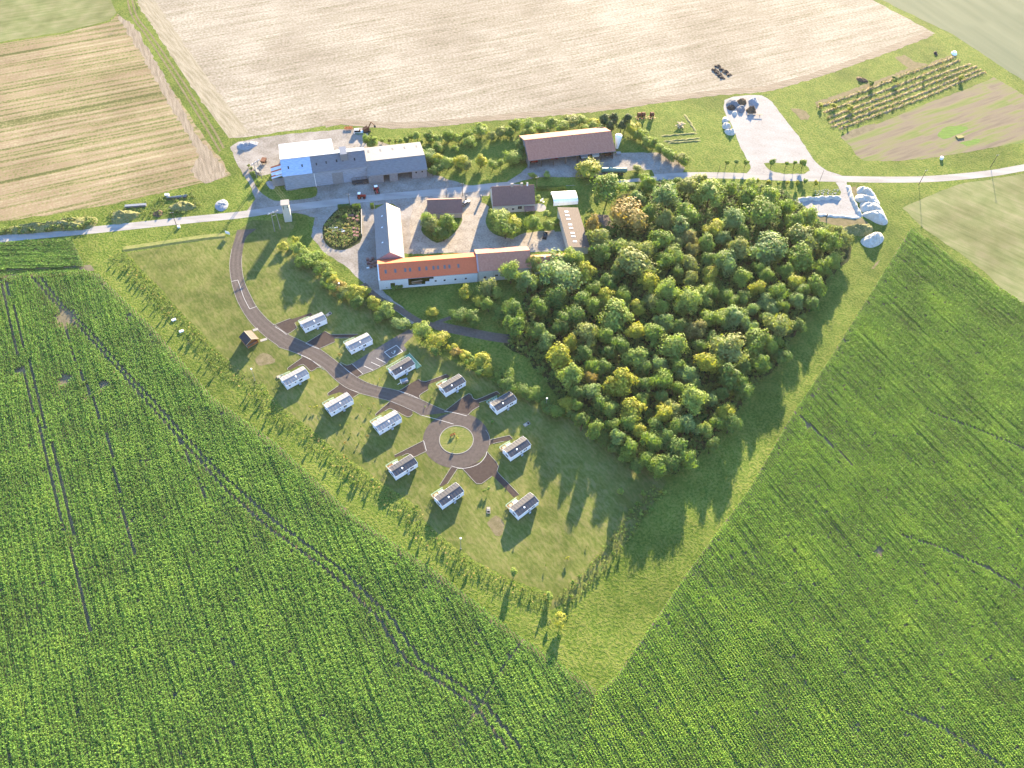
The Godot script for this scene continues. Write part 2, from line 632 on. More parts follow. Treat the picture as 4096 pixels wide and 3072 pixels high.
# a gabled building: origin at the front left corner, x along the front, -z to the back
func gabled(t: Node3D, L: float, depth: float, he: float, hb: float, hr: float, rd: float, wm: Material, rm: Material, holes := [], over := 0.3, open_front := false, rm_back: Material = null) -> void:
	var th := 0.25
	var st := mb()
	if not open_front:
		wall_x(st, th, L - th, he - 0.03, 0, th, holes)
		obj("front_wall", st, wm, t)
	st = mb()
	wall_x(st, th, L - th, hb - 0.03, -depth + th, th)
	obj("rear_wall", st, wm, t)
	st = mb()
	gable(st, 0, th, depth, he - 0.03, hb - 0.03, hr - 0.03, rd)
	obj("gable_wall", st, wm, t)
	st = mb()
	gable(st, L - th, th, depth, he - 0.03, hb - 0.03, hr - 0.03, rd)
	obj("gable_wall", st, wm, t)
	var sf := (hr - he) / rd
	var sb := (hr - hb) / (depth - rd)
	var up := 0.14
	st = mb()
	slab(st, Vector3(-over, he - sf * over + up, over), Vector3(L + over, he - sf * over + up, over), Vector3(L + over, hr + up, -rd), Vector3(-over, hr + up, -rd), 0.12)
	obj("roof_slope", st, rm, t)
	st = mb()
	slab(st, Vector3(-over, hr + up - 0.003, -rd), Vector3(L + over, hr + up - 0.003, -rd), Vector3(L + over, hb - sb * over + up - 0.003, -depth - over), Vector3(-over, hb - sb * over + up - 0.003, -depth - over), 0.12)
	obj("roof_slope", st, rm_back if rm_back else rm, t)
	st = mb()
	tube(st, Vector3(-over, hr + up, -rd), Vector3(L + over, hr + up, -rd), 0.13, 0.13, 6)
	obj("ridge_cap", st, rm, t)
	# gutter along the front eave
	st = mb()
	tube(st, Vector3(-over, he - sf * over + 0.03, over + 0.08), Vector3(L + over, he - sf * over + 0.03, over + 0.08), 0.07, 0.07, 6)
	obj("gutter", st, M.zinc, t)

# a roof light lying on the front slope; u along x, v = share of the way up the slope
func roof_light(t: Node3D, x: float, v: float, w: float, h: float, he: float, hr: float, rd: float, frame: Material, glass: Material) -> void:
	var d := Vector3(0, hr - he, -rd).normalized()
	var n := Vector3(0, rd, hr - he).normalized()
	var len := Vector2(hr - he, rd).length()
	var c := Vector3(x, he + 0.14, 0) + d * len * v
	var X := Vector3(w / 2.0, 0, 0)
	var Y := d * h / 2.0
	var st := mb()
	slab(st, c - X - Y + n * 0.06, c + X - Y + n * 0.06, c + X + Y + n * 0.06, c - X + Y + n * 0.06, 0.05)
	var f := obj("roof_light", st, frame, t)
	st = mb()
	slab(st, c - X * 0.8 - Y * 0.85 + n * 0.075, c + X * 0.8 - Y * 0.85 + n * 0.075, c + X * 0.8 + Y * 0.85 + n * 0.075, c - X * 0.8 + Y * 0.85 + n * 0.075, 0.012)
	obj("pane", st, glass, f)

# a window proud of the wall; o = outward direction in the parent's axes
func window(t: Node3D, c: Vector3, w: float, h: float, o: Vector3, frame: Material, called := "window") -> void:
	var s := o.cross(Vector3.UP).normalized()
	var st := mb()
	bar(st, c - s * w / 2.0 + o * 0.02, c + s * w / 2.0 + o * 0.02, 0.05, h)
	var f := obj(called, st, frame, t)
	st = mb()
	var k := 2 if w > 0.9 else 1
	for i in k:
		var e := -w / 2.0 + w * (i + 0.5) / k
		bar(st, c + s * (e - w / k * 0.42) + o * 0.05, c + s * (e + w / k * 0.42) + o * 0.05, 0.012, h * 0.84)
	obj("pane", st, M.glass, f)

func rail(st: SurfaceTool, a: Vector3, b: Vector3, h := 0.95) -> void:
	bar(st, a + Vector3(0, h, 0), b + Vector3(0, h, 0), 0.09, 0.05)
	bar(st, a + Vector3(0, h * 0.5, 0), b + Vector3(0, h * 0.5, 0), 0.07, 0.04)
	var k := maxi(1, int(round(a.distance_to(b) / 1.1)))
	for i in k + 1:
		var p := a.lerp(b, float(i) / k)
		bar(st, p, p + Vector3(0, h, 0), 0.09)

# a mobile home: origin under the middle, x along its length, +z the long side that faces the camera
func mobile_home(at: Vector3, turn: float, L: float, dark: bool, label: String, word: String, deck := true) -> void:
	var W := 4.0
	var hb := 0.3
	var he := 2.63
	var hr := 3.19
	var t := thing("mobile_home", label, "mobile home", at, turn, "mobile homes of the campsite")
	var l := L / 2.0
	var w := W / 2.0
	var st := mb()
	# chamfered corner posts and a cladding of horizontal boards
	for k in 12:
		var y0 := hb + (he - hb) * k / 12.0
		var y1 := hb + (he - hb) * (k + 1) / 12.0
		hexa(st, [Vector3(-l + 0.03, y0, -w + 0.03), Vector3(l - 0.03, y0, -w + 0.03), Vector3(l - 0.03, y0, w - 0.03), Vector3(-l + 0.03, y0, w - 0.03),
			Vector3(-l + 0.055, y1, -w + 0.055), Vector3(l - 0.055, y1, -w + 0.055), Vector3(l - 0.055, y1, w - 0.055), Vector3(-l + 0.055, y1, w - 0.055)])
	for s in [-1.0, 1.0]:
		var p := [Vector3(s * (l - 0.05), he, -w + 0.05), Vector3(s * (l - 0.05), he, w - 0.05), Vector3(s * (l - 0.05), hr - 0.05, 0), Vector3(s * (l - 0.2), he, -w + 0.05), Vector3(s * (l - 0.2), he, w - 0.05), Vector3(s * (l - 0.2), hr - 0.05, 0)]
		tri(st, p[0], p[1], p[2], Vector3(s, 0, 0))
		tri(st, p[3], p[4], p[5], Vector3(-s, 0, 0))
	obj("cladding", st, M.white_clad, t)
	for s in [-1.0, 1.0]:
		for q in [-1.0, 1.0]:
			st = mb()
			box(st, Vector3(s * l - 0.05, hb, q * w - 0.05), Vector3(s * l + 0.05, he, q * w + 0.05))
			obj("corner_trim", st, M.white_trim, t)
	# chassis and stands
	st = mb()
	for q in [-1.2, 1.2]:
		bar(st, Vector3(-l + 0.2, hb - 0.09, q), Vector3(l - 0.2, hb - 0.09, q), 0.1, 0.17)
	for i in 5:
		for q in [-1.2, 1.2]:
			cbox(st, Vector3(-l + 0.6 + (L - 1.2) * i / 4.0, 0.06, q), Vector3(0.3, 0.14, 0.3))
	obj("chassis", st, M.dark_metal, t)
	# roof: lapped courses of tile-pressed sheet
	var rm: Material = M.roof_dark if dark else M.roof_grey
	var n := 7
	for s in [1.0, -1.0]:
		var slope := MeshInstance3D.new()
		var any := mb()
		var lip := 0.12
		for k in n:
			var a := float(k) / n
			var b := float(k + 1) / n + 0.02
			var z0: float = lerpf(w + lip, 0.0, a) * s
			var z1: float = lerpf(w + lip, 0.0, minf(b, 1.0)) * s
			var y0 := lerpf(he - 0.03, hr, a) + 0.045
			var y1 := lerpf(he - 0.03, hr, minf(b, 1.0)) + 0.01
			slab(any, Vector3(-l - lip, y0, z0), Vector3(l + lip, y0, z0), Vector3(l + lip, y1, z1), Vector3(-l - lip, y1, z1), 0.035)
		var ro := obj("roof_slope", any, rm, t)
		var seam := mb()
		for i in 9:
			var x := -l + L * i / 8.0
			bar(seam, Vector3(x, he + 0.05, (w + lip) * s), Vector3(x, hr + 0.045, 0.0), 0.05, 0.05)
		obj("seam", seam, rm, ro)
		slope.free()
	st = mb()
	bar(st, Vector3(-l - 0.12, hr + 0.05, 0), Vector3(l + 0.12, hr + 0.05, 0), 0.26, 0.07)
	obj("ridge_cap", st, rm, t)
	st = mb()
	for s in [-1.0, 1.0]:
		for q in [-1.0, 1.0]:
			bar(st, Vector3(s * (l + 0.1), he - 0.04, q * (w + 0.1)), Vector3(s * (l + 0.1), hr - 0.02, 0), 0.06, 0.16)
	for q in [-1.0, 1.0]:
		bar(st, Vector3(-l - 0.1, he - 0.04, q * (w + 0.1)), Vector3(l + 0.1, he - 0.04, q * (w + 0.1)), 0.06, 0.12)
	obj("fascia", st, M.white_trim, t)
	# flue on the front slope
	st = mb()
	var fx := -0.12 * L if dark else 0.0
	tube(st, Vector3(fx, hr - 0.45, 1.1), Vector3(fx, hr + 0.32, 1.1), 0.14, 0.14, 10)
	tube(st, Vector3(fx, hr + 0.34, 1.1), Vector3(fx, hr + 0.48, 1.1), 0.3, 0.24, 10)
	obj("flue", st, M.white_trim, t)
	if dark:
		window(t, Vector3(0.03 * L, 1.75, w), 0.65, 0.85, Vector3(0, 0, 1), M.white_trim)
		window(t, Vector3(0.195 * L, 1.75, w), 0.6, 1.05, Vector3(0, 0, 1), M.white_trim)
		window(t, Vector3(0.28 * L, 1.75, w), 0.6, 1.05, Vector3(0, 0, 1), M.white_trim)
	else:
		window(t, Vector3(-0.36 * L, 1.85, w), 0.6, 0.8, Vector3(0, 0, 1), M.white_trim)
		window(t, Vector3(-0.1 * L, 1.95, w), 0.55, 0.65, Vector3(0, 0, 1), M.white_trim)
		window(t, Vector3(0.13 * L, 1.75, w), 1.15, 1.05, Vector3(0, 0, 1), M.white_trim)
	window(t, Vector3(-l, 1.6, 0.1), 1.3, 1.05, Vector3(-1, 0, 0), M.white_trim)
	window(t, Vector3(l, 1.6, 0.1), 1.0, 0.95, Vector3(1, 0, 0), M.white_trim)
	window(t, Vector3(0.3 * L, 1.7, -w), 0.9, 0.95, Vector3(0, 0, -1), M.white_trim)
	window(t, Vector3(-0.25 * L, 1.45, -w), 1.5, 2.0, Vector3(0, 0, -1), M.white_trim, "patio_door")
	# two gas bottles at the long wall
	for k in 2:
		var g := thing("gas_bottle", ("left" if k == 0 else "right") + " pale gas bottle at the wall of the " + word + " mobile home", "gas bottle", at + Vector3(0, 0, 0), turn, "gas bottles beside the mobile homes")
		g.position = t.transform * Vector3(0.02 * L + k * 0.42, 0, w + 0.42)
		st = mb()
		tube(st, Vector3(0, 0.02, 0), Vector3(0, 0.1, 0), 0.13, 0.17, 10)
		tube(st, Vector3(0, 0.1, 0), Vector3(0, 0.78, 0), 0.18, 0.18, 10)
		tube(st, Vector3(0, 0.78, 0), Vector3(0, 0.92, 0), 0.18, 0.09, 10)
		obj("body", st, M.pale_blue, g)
		st = mb()
		tube(st, Vector3(0, 0.92, 0), Vector3(0, 1.06, 0), 0.12, 0.12, 8)
		obj("valve_guard", st, M.zinc, g)
	if deck:
		var d := thing("terrace_deck", "timber terrace deck with pale green railing behind the " + word + " mobile home", "deck", at, turn, "terrace decks of the mobile homes")
		d.position = t.transform * Vector3(0, 0, -w - 0.14)
		var x0 := -l + 0.2
		var x1 := -l + 2.6
		for i in 9:
			st = mb()
			var z := -0.02 - i * 0.215
			box(st, Vector3(x0, 0.38, z - 0.195), Vector3(x1, 0.42, z))
			obj("deck_board", st, M.deck_wood if i % 3 != 1 else M.deck_wood2, d)
		for p in [Vector3(x0 + 0.1, 0, -0.1), Vector3(x1 - 0.1, 0, -0.1), Vector3(x0 + 0.1, 0, -1.85), Vector3(x1 - 0.1, 0, -1.85)]:
			st = mb()
			bar(st, p, p + Vector3(0, 0.378, 0), 0.1)
			obj("post", st, M.deck_wood2, d)
		# ramp of pale green boards up to the door
		for i in 6:
			st = mb()
			var xa := x1 + 0.03 + i * 0.33
			hexa(st, [Vector3(xa, 0.36 - i * 0.05, -1.95), Vector3(xa + 0.3, 0.33 - i * 0.05, -1.95), Vector3(xa + 0.3, 0.33 - i * 0.05, -0.4), Vector3(xa, 0.36 - i * 0.05, -0.4),
				Vector3(xa, 0.4 - i * 0.05, -1.95), Vector3(xa + 0.3, 0.37 - i * 0.05, -1.95), Vector3(xa + 0.3, 0.37 - i * 0.05, -0.4), Vector3(xa, 0.4 - i * 0.05, -0.4)])
			obj("ramp_board", st, M.pale_green, d)
		st = mb()
		rail(st, Vector3(x0, 0.4, -0.05), Vector3(x0, 0.4, -1.95))
		rail(st, Vector3(x0, 0.4, -1.95), Vector3(x1, 0.4, -1.95))
		rail(st, Vector3(x1 + 0.1, 0.36, -1.95), Vector3(x1 + 1.95, 0.1, -1.95))
		bar(st, Vector3(x0, 0.42, -1.95), Vector3(x0 + 1.1, 1.3, -1.95), 0.05)
		obj("railing", st, M.pale_green, d)
		if not dark or rng.randf() < 0.5:
			var tb := thing("terrace_table", "small table on the terrace behind the " + word + " mobile home", "table", at, turn, "terrace tables")
			tb.position = d.transform * Vector3(x0 + 1.2, 0.42, -1.1)
			st = mb()
			cbox(st, Vector3(0, 0.7, 0), Vector3(1.1, 0.05, 0.7))
			obj("table_top", st, M.pale_wood, tb)
			for q in [Vector3(-0.45, 0, -0.28), Vector3(0.45, 0, -0.28), Vector3(-0.45, 0, 0.28), Vector3(0.45, 0, 0.28)]:
				st = mb()
				bar(st, q, q + Vector3(0, 0.68, 0), 0.06)
				obj("leg", st, M.pale_wood, tb)

# ---------- street furniture and vehicles ----------
func utility_pole(at: Vector3, h: float, label: String, arms := true, r := 0.14) -> void:
	var t := thing("utility_pole", label, "pole", at, 0.3, "utility poles along the road")
	var st := mb()
	tube(st, Vector3.ZERO, Vector3(0, h, 0), r, r * 0.6, 8)
	obj("shaft", st, M.pole, t)
	if arms:
		st = mb()
		bar(st, Vector3(-0.6, h - 0.35, 0), Vector3(0.6, h - 0.35, 0), 0.09)
		obj("cross_arm", st, M.zinc, t)
		for x in [-0.5, 0.0, 0.5]:
			st = mb()
			tube(st, Vector3(x, h - 0.3, 0), Vector3(x, h - 0.08, 0), 0.05, 0.04, 6)
			obj("insulator", st, M.white_trim, t)

func lamp_post(at: Vector3, h: float, label: String) -> void:
	var t := thing("lamp_post", label, "lamp post", at, 2.4, "lamp posts")
	var st := mb()
	tube(st, Vector3.ZERO, Vector3(0, h, 0), 0.09, 0.05, 8)
	obj("shaft", st, M.pale_pole, t)
	st = mb()
	cbox(st, Vector3(0, 0.15, 0), Vector3(0.35, 0.3, 0.35))
	obj("footing", st, M.concrete, t)
	st = mb()
	tube(st, Vector3(0, h, 0), Vector3(0, h + 0.28, 0), 0.2, 0.26, 10)
	tube(st, Vector3(0, h + 0.28, 0), Vector3(0, h + 0.36, 0), 0.3, 0.1, 10)
	obj("lantern", st, M.white_trim, t)

func h_pylon(a: Vector3, b: Vector3, h: float, label: String) -> Node3D:
	var c := (a + b) / 2.0
	var t := thing("electricity_pylon", label, "pylon", c, 0.0, "twin-pole electricity pylons")
	var d := (b - a) / 2.0
	var s := d.normalized()
	for k in [-1.0, 1.0]:
		var st := mb()
		tube(st, d * k, d * k * 0.75 + Vector3(0, h, 0), 0.2, 0.13, 8)
		obj("pole", st, M.pale_pole, t)
	var st2 := mb()
	bar(st2, -d - s * 1.2 + Vector3(0, h - 0.2, 0), d + s * 1.2 + Vector3(0, h - 0.2, 0), 0.22)
	bar(st2, -d * 0.8 + Vector3(0, h - 1.6, 0), d * 0.8 + Vector3(0, h - 1.6, 0), 0.14)
	obj("cross_arm", st2, M.zinc, t)
	for k in [-1.0, 0.0, 1.0]:
		var st := mb()
		tube(st, s * k * 1.7 + Vector3(0, h - 0.1, 0), s * k * 1.7 + Vector3(0, h + 0.5, 0), 0.09, 0.07, 6)
		obj("insulator", st, M.white_trim, t)
	return t

func wire(a: Vector3, b: Vector3, sag: float, label: String) -> void:
	var st := mb()
	var n := 14
	var p := Vector3.ZERO
	for i in n:
		var t := (i + 1.0) / n
		var q := (b - a) * t + Vector3(0, -sag * 4.0 * t * (1.0 - t), 0)
		tube(st, p, q, 0.02, 0.02, 4)
		p = q
	var o := obj("power_line", st, M.wire)
	o.position = a
	tag(o, label, "power line", "overhead power lines")

func wheel(t: Node3D, c: Vector3, r: float, w: float, rim: Material) -> void:
	var st := mb()
	tube(st, c - Vector3(0, 0, w / 2.0), c + Vector3(0, 0, w / 2.0), r, r, 14)
	var o := obj("wheel", st, M.rubber, t)
	for s in [-1.0, 1.0]:
		st = mb()
		tube(st, c + Vector3(0, 0, s * w * 0.45), c + Vector3(0, 0, s * (w / 2.0 + 0.02)), r * 0.58, r * 0.5, 12)
		obj("rim", st, rim, o)

func tractor(at: Vector3, turn: float, label: String) -> void:
	var t := thing("tractor", label, "tractor", at, turn, "red tractors in the yard")
	for s in [-1.0, 1.0]:
		wheel(t, Vector3(-0.75, 0.82, s * 0.85), 0.82, 0.45, M.red_paint)
		wheel(t, Vector3(1.35, 0.52, s * 0.75), 0.52, 0.32, M.red_paint)
	var st := mb()
	hexa(st, [Vector3(-0.2, 0.75, -0.35), Vector3(2.0, 0.75, -0.3), Vector3(2.0, 0.75, 0.3), Vector3(-0.2, 0.75, 0.35), Vector3(-0.2, 1.55, -0.35), Vector3(1.95, 1.4, -0.27), Vector3(1.95, 1.4, 0.27), Vector3(-0.2, 1.55, 0.35)])
	obj("bonnet", st, M.red_paint, t)
	st = mb()
	box(st, Vector3(-1.2, 0.6, -0.32), Vector3(1.7, 0.78, 0.32))
	obj("chassis", st, M.dark_metal, t)
	st = mb()
	hexa(st, [Vector3(-1.2, 0.95, -0.6), Vector3(-0.15, 0.95, -0.6), Vector3(-0.15, 0.95, 0.6), Vector3(-1.2, 0.95, 0.6), Vector3(-1.1, 2.35, -0.55), Vector3(-0.3, 2.35, -0.55), Vector3(-0.3, 2.35, 0.55), Vector3(-1.1, 2.35, 0.55)])
	obj("cab", st, M.glass, t)
	st = mb()
	hexa(st, [Vector3(-1.3, 2.35, -0.72), Vector3(-0.1, 2.35, -0.72), Vector3(-0.1, 2.35, 0.72), Vector3(-1.3, 2.35, 0.72), Vector3(-1.2, 2.52, -0.62), Vector3(-0.2, 2.52, -0.62), Vector3(-0.2, 2.52, 0.62), Vector3(-1.2, 2.52, 0.62)])
	obj("cab_roof", st, M.white_trim, t)
	st = mb()
	tube(st, Vector3(0.9, 1.4, 0.2), Vector3(0.9, 2.2, 0.2), 0.05, 0.05, 6)
	obj("exhaust", st, M.dark_metal, t)
	for s in [-1.0, 1.0]:
		st = mb()
		hexa(st, [Vector3(-1.5, 1.5, s * 0.85 - 0.25), Vector3(0.0, 1.5, s * 0.85 - 0.25), Vector3(0.0, 1.5, s * 0.85 + 0.25), Vector3(-1.5, 1.5, s * 0.85 + 0.25), Vector3(-1.2, 1.72, s * 0.85 - 0.25), Vector3(-0.3, 1.72, s * 0.85 - 0.25), Vector3(-0.3, 1.72, s * 0.85 + 0.25), Vector3(-1.2, 1.72, s * 0.85 + 0.25)])
		obj("mudguard", st, M.red_paint, t)

func car(at: Vector3, turn: float, called: String, label: String, m: Material, van := false) -> void:
	var t := thing(called, label, "van" if van else "car", at, turn)
	var top := 1.95 if van else 1.42
	for x in [-1.25, 1.3]:
		for s in [-1.0, 1.0]:
			wheel(t, Vector3(x, 0.31, s * 0.74), 0.31, 0.2, M.zinc)
	var st := mb()
	hexa(st, [Vector3(-2.05, 0.25, -0.82), Vector3(2.1, 0.25, -0.8), Vector3(2.1, 0.25, 0.8), Vector3(-2.05, 0.25, 0.82), Vector3(-2.0, 0.92, -0.82), Vector3(2.0, 0.78, -0.76), Vector3(2.0, 0.78, 0.76), Vector3(-2.0, 0.92, 0.82)])
	obj("body", st, m, t)
	var f := -1.9 if van else -1.75
	st = mb()
	hexa(st, [Vector3(f, 0.9, -0.78), Vector3(1.0, 0.85, -0.76), Vector3(1.0, 0.85, 0.76), Vector3(f, 0.9, 0.78), Vector3(f + 0.3, top - 0.05, -0.62), Vector3(0.25, top - 0.05, -0.62), Vector3(0.25, top - 0.05, 0.62), Vector3(f + 0.3, top - 0.05, 0.62)])
	obj("cabin_glass", st, M.glass, t)
	st = mb()
	hexa(st, [Vector3(f + 0.25, top - 0.06, -0.66), Vector3(0.3, top - 0.06, -0.64), Vector3(0.3, top - 0.06, 0.64), Vector3(f + 0.25, top - 0.06, 0.66), Vector3(f + 0.35, top, -0.6), Vector3(0.15, top, -0.58), Vector3(0.15, top, 0.58), Vector3(f + 0.35, top, 0.6)])
	obj("roof", st, m, t)
	for s in [-1.0, 1.0]:
		st = mb()
		cbox(st, Vector3(2.04, 0.66, s * 0.58), Vector3(0.1, 0.14, 0.3))
		obj("headlight", st, M.white_trim, t)

func _ready() -> void:
	rng.seed = 20240
	camera_and_light()
	materials()
	TUFT = crop_mesh(77)
	setting()
	fields()
	campsite()
	farm()
	yard_things()
	right_side()
	plants()

func camera_and_light() -> void:
	var cam := Camera3D.new()
	cam.name = "camera"
	add_child(cam)
	cam.transform = Transform3D(Basis(Vector3(0.997998, 0.038967, -0.049810), Vector3(-0.063242, 0.614927, -0.786044), Vector3(-0.000000, 0.787620, 0.616161)), Vector3(0, 226.567, 0))
	cam.fov = 49.7283
	cam.near = 1.0
	cam.far = 4000.0
	cam.current = true
	var e := Environment.new()
	e.background_mode = Environment.BG_SKY
	var sky := Sky.new()
	var sm := ProceduralSkyMaterial.new()
	sm.sky_top_color = Color(0.34, 0.49, 0.69)
	sm.sky_horizon_color = Color(0.72, 0.77, 0.80)
	sm.sky_curve = 0.16
	sm.ground_bottom_color = Color(0.25, 0.26, 0.2)
	sm.ground_horizon_color = Color(0.55, 0.56, 0.52)
	sm.sun_angle_max = 18.0
	sm.sun_curve = 0.1
	sky.sky_material = sm
	e.sky = sky
	e.background_energy_multiplier = 0.66
	e.tonemap_mode = Environment.TONE_MAPPER_LINEAR
	e.tonemap_exposure = 7.8
	e.fog_enabled = true
	e.fog_density = 0.00003
	e.fog_light_color = Color(1.0, 0.97, 0.9)
	e.sdfgi_enabled = true
	e.ssao_enabled = true
	e.ssil_enabled = true
	var we := WorldEnvironment.new()
	we.environment = e
	add_child(we)
	var sun := DirectionalLight3D.new()
	sun.name = "sun"
	sun.light_energy = 1.6
	sun.light_color = Color(1.0, 0.9, 0.74)
	sun.light_angular_distance = 0.5
	sun.shadow_enabled = true
	add_child(sun)
	sun.look_at_from_position(Vector3.ZERO, SUN_TO, Vector3.UP)

func materials() -> void:
	GRAIN = tex(256, [[3, 0.03, 1, 0.5], [4, 0.12, 1, 0.5]], [[0.2, 0.72, 0.71, 0.69], [0.8, 1, 1, 1]])[0]
	STREAK = tex(256, [[5, 0.09, 8, 0.7], [6, 0.2, 1, 0.3]], [[0.2, 0.6, 0.59, 0.57], [0.8, 1, 1, 1]])[0]
	var coarse: Texture2D = tex(256, [[7, 0.012, 1, 0.6, 5], [8, 0.05, 1, 0.4]], [[0.25, 0.62, 0.66, 0.6], [0.55, 0.9, 0.9, 0.88], [0.8, 1, 1, 1]])[0]
	var coarse2: Texture2D = tex(256, [[17, 0.015, 1, 0.7, 5], [18, 0.06, 1, 0.3]], [[0.25, 0.74, 0.72, 0.7], [0.75, 1, 1, 1]])[0]
	M.coarse = coarse
	var gr := tex(512, [[11, 0.014, 1, 0.3], [12, 0.07, 1, 0.62, 2], [13, 0.2, 1, 0.35, 1]], [[0.2, 0.046, 0.088, 0.010], [0.45, 0.086, 0.144, 0.018], [0.62, 0.124, 0.178, 0.026], [0.8, 0.19, 0.215, 0.048]])
	M.meadow = ground_mat(gr, 44.0, 16.0, coarse, 190.0)
	var lw := tex(512, [[21, 0.015, 1, 0.32, 5], [22, 0.05, 8, 0.26, 3], [24, 0.08, 2, 0.42, 2], [23, 0.25, 1, 0.24, 1]], [[0.2, 0.066, 0.102, 0.016], [0.42, 0.104, 0.138, 0.027], [0.6, 0.142, 0.165, 0.040], [0.8, 0.200, 0.196, 0.070]])
	M.lush = ground_mat(tex(256, [[26, 0.04, 4, 0.5, 4], [27, 0.4, 1, 0.5, 1]], [[0.2, 0.10, 0.16, 0.04], [0.8, 0.13, 0.24, 0.035]]), 14.0, 8.0)
	M.bank = mat(0.72, 0.72, 0.72, 0.95, lw[0], 0.03)
	M.bank.uv1_world_triplanar = true
	M.lawn = ground_mat(lw, 46.0, 6.0, coarse, 120.0)
	M.island_lawn = ground_mat(lw, 20.0, 5.0)
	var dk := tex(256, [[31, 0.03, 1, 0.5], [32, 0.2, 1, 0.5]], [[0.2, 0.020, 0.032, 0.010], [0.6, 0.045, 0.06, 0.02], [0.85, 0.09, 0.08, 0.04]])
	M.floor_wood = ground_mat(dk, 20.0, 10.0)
	var sb := tex(1024, [[41, 0.01, 2, 0.18, 4], [42, 0.035, 64, 0.22, 2], [43, 0.08, 32, 0.34, 2], [44, 0.07, 1, 0.58, 2]], [[0.3, 0.18, 0.165, 0.095], [0.46, 0.255, 0.23, 0.165], [0.64, 0.315, 0.282, 0.218], [0.95, 0.43, 0.39, 0.315]])
	M.stubble = ground_mat(sb, 120.0, 4.0, coarse2, 330.0)
	var br := tex(1024, [[51, 0.011, 1, 0.1, 4], [52, 0.03, 128, 0.56, 1], [53, 0.07, 64, 0.28, 1], [54, 0.07, 1, 0.36, 2]], [[0.36, 0.10, 0.115, 0.035], [0.54, 0.20, 0.195, 0.08], [0.64, 0.275, 0.235, 0.125], [0.74, 0.29, 0.215, 0.135], [0.95, 0.36, 0.315, 0.19]])
	M.brown = ground_mat(br, 100.0, 7.0, coarse2, 210.0)
	var pg := tex(512, [[61, 0.012, 1, 0.4, 5], [62, 0.06, 16, 0.35], [63, 0.3, 1, 0.25, 2]], [[0.2, 0.11, 0.145, 0.045], [0.5, 0.185, 0.205, 0.085], [0.8, 0.27, 0.255, 0.14]])
	M.pale_field = ground_mat(pg, 70.0, 5.0, coarse2, 170.0)
	var vg := tex(512, [[66, 0.02, 8, 0.55, 4], [67, 0.07, 16, 0.25], [68, 0.3, 1, 0.2, 2]], [[0.2, 0.135, 0.112, 0.082], [0.45, 0.185, 0.155, 0.110], [0.58, 0.165, 0.175, 0.070], [0.8, 0.105, 0.165, 0.035]])
	M.vegetable = ground_mat(vg, 60.0, 6.0)
	var gg := tex(512, [[71, 0.014, 8, 0.5, 4], [72, 0.3, 1, 0.3, 2]], [[0.1, 0.115, 0.14, 0.085], [0.7, 0.17, 0.19, 0.12]])
	M.far_green = ground_mat(gg, 80.0, 4.0)
	var gv := tex(512, [[81, 0.012, 1, 0.4, 5], [82, 0.07, 1, 0.45, 3], [83, 0.3, 1, 0.3, 2]], [[0.2, 0.17, 0.15, 0.125], [0.45, 0.26, 0.24, 0.21], [0.8, 0.36, 0.34, 0.31]])
	M.gravel = ground_mat(gv, 40.0, 3.0, coarse2, 90.0)
	var ch := tex(512, [[91, 0.012, 2, 0.4, 5], [92, 0.08, 1, 0.45, 3], [93, 0.3, 1, 0.3, 2]], [[0.15, 0.20, 0.185, 0.165], [0.4, 0.30, 0.285, 0.265], [0.8, 0.37, 0.36, 0.345]])
	M.beige = ground_mat(tex(512, [[86, 0.012, 1, 0.4, 5], [87, 0.06, 1, 0.5, 3], [88, 0.3, 1, 0.25, 2]], [[0.25, 0.17, 0.14, 0.105], [0.5, 0.30, 0.262, 0.21], [0.85, 0.40, 0.36, 0.30]]), 34.0, 4.0)
	M.chalk_ground = ground_mat(ch, 50.0, 3.0)
	var rd := tex(512, [[101, 0.012, 8, 0.5, 4], [102, 0.3, 1, 0.5, 2]], [[0.2, 0.27, 0.255, 0.235], [0.8, 0.40, 0.385, 0.36]])
	M.road = ground_mat(rd, 24.0, 1.5)
	var asp := tex(512, [[111, 0.02, 1, 0.4, 5], [112, 0.12, 1, 0.2], [113, 0.45, 1, 0.4, 1]], [[0.2, 0.074, 0.062, 0.056], [0.5, 0.098, 0.082, 0.073], [0.8, 0.128, 0.108, 0.097]])
	M.asphalt = ground_mat(asp, 16.0, 1.2)
	M.asphalt_worn = ground_mat(tex(256, [[114, 0.03, 2, 0.4, 4], [115, 0.4, 1, 0.6, 1]], [[0.2, 0.094, 0.080, 0.071], [0.8, 0.138, 0.118, 0.106]]), 14.0, 1.2)
	var as2 := tex(256, [[116, 0.03, 1, 0.4, 4], [117, 0.4, 1, 0.5, 1]], [[0.2, 0.050, 0.037, 0.033], [0.8, 0.085, 0.066, 0.058]])
	M.asphalt2 = ground_mat(as2, 12.0, 1.2)
	var pk := tex(256, [[121, 0.03, 1, 0.4, 4], [122, 0.4, 1, 0.6, 1]], [[0.2, 0.095, 0.088, 0.086], [0.8, 0.155, 0.145, 0.14]])
	M.parking = ground_mat(pk, 12.0, 1.5)
	var pth := tex(256, [[126, 0.03, 1, 0.5, 4], [127, 0.4, 1, 0.5, 1]], [[0.2, 0.105, 0.082, 0.068], [0.8, 0.17, 0.138, 0.115]])
	M.path = ground_mat(pth, 12.0, 1.5)
	var so := tex(512, [[131, 0.02, 1, 0.4, 5], [132, 0.2, 1, 0.6, 3]], [[0.2, 0.10, 0.088, 0.055], [0.8, 0.21, 0.185, 0.12]])
	M.soil = ground_mat(so, 30.0, 6.0)
	M.headland = ground_mat(tex(256, [[136, 0.05, 8, 0.5, 3], [137, 0.12, 1, 0.5, 2]], [[0.25, 0.17, 0.14, 0.10], [0.8, 0.33, 0.28, 0.21]]), 20.0, 10.0)
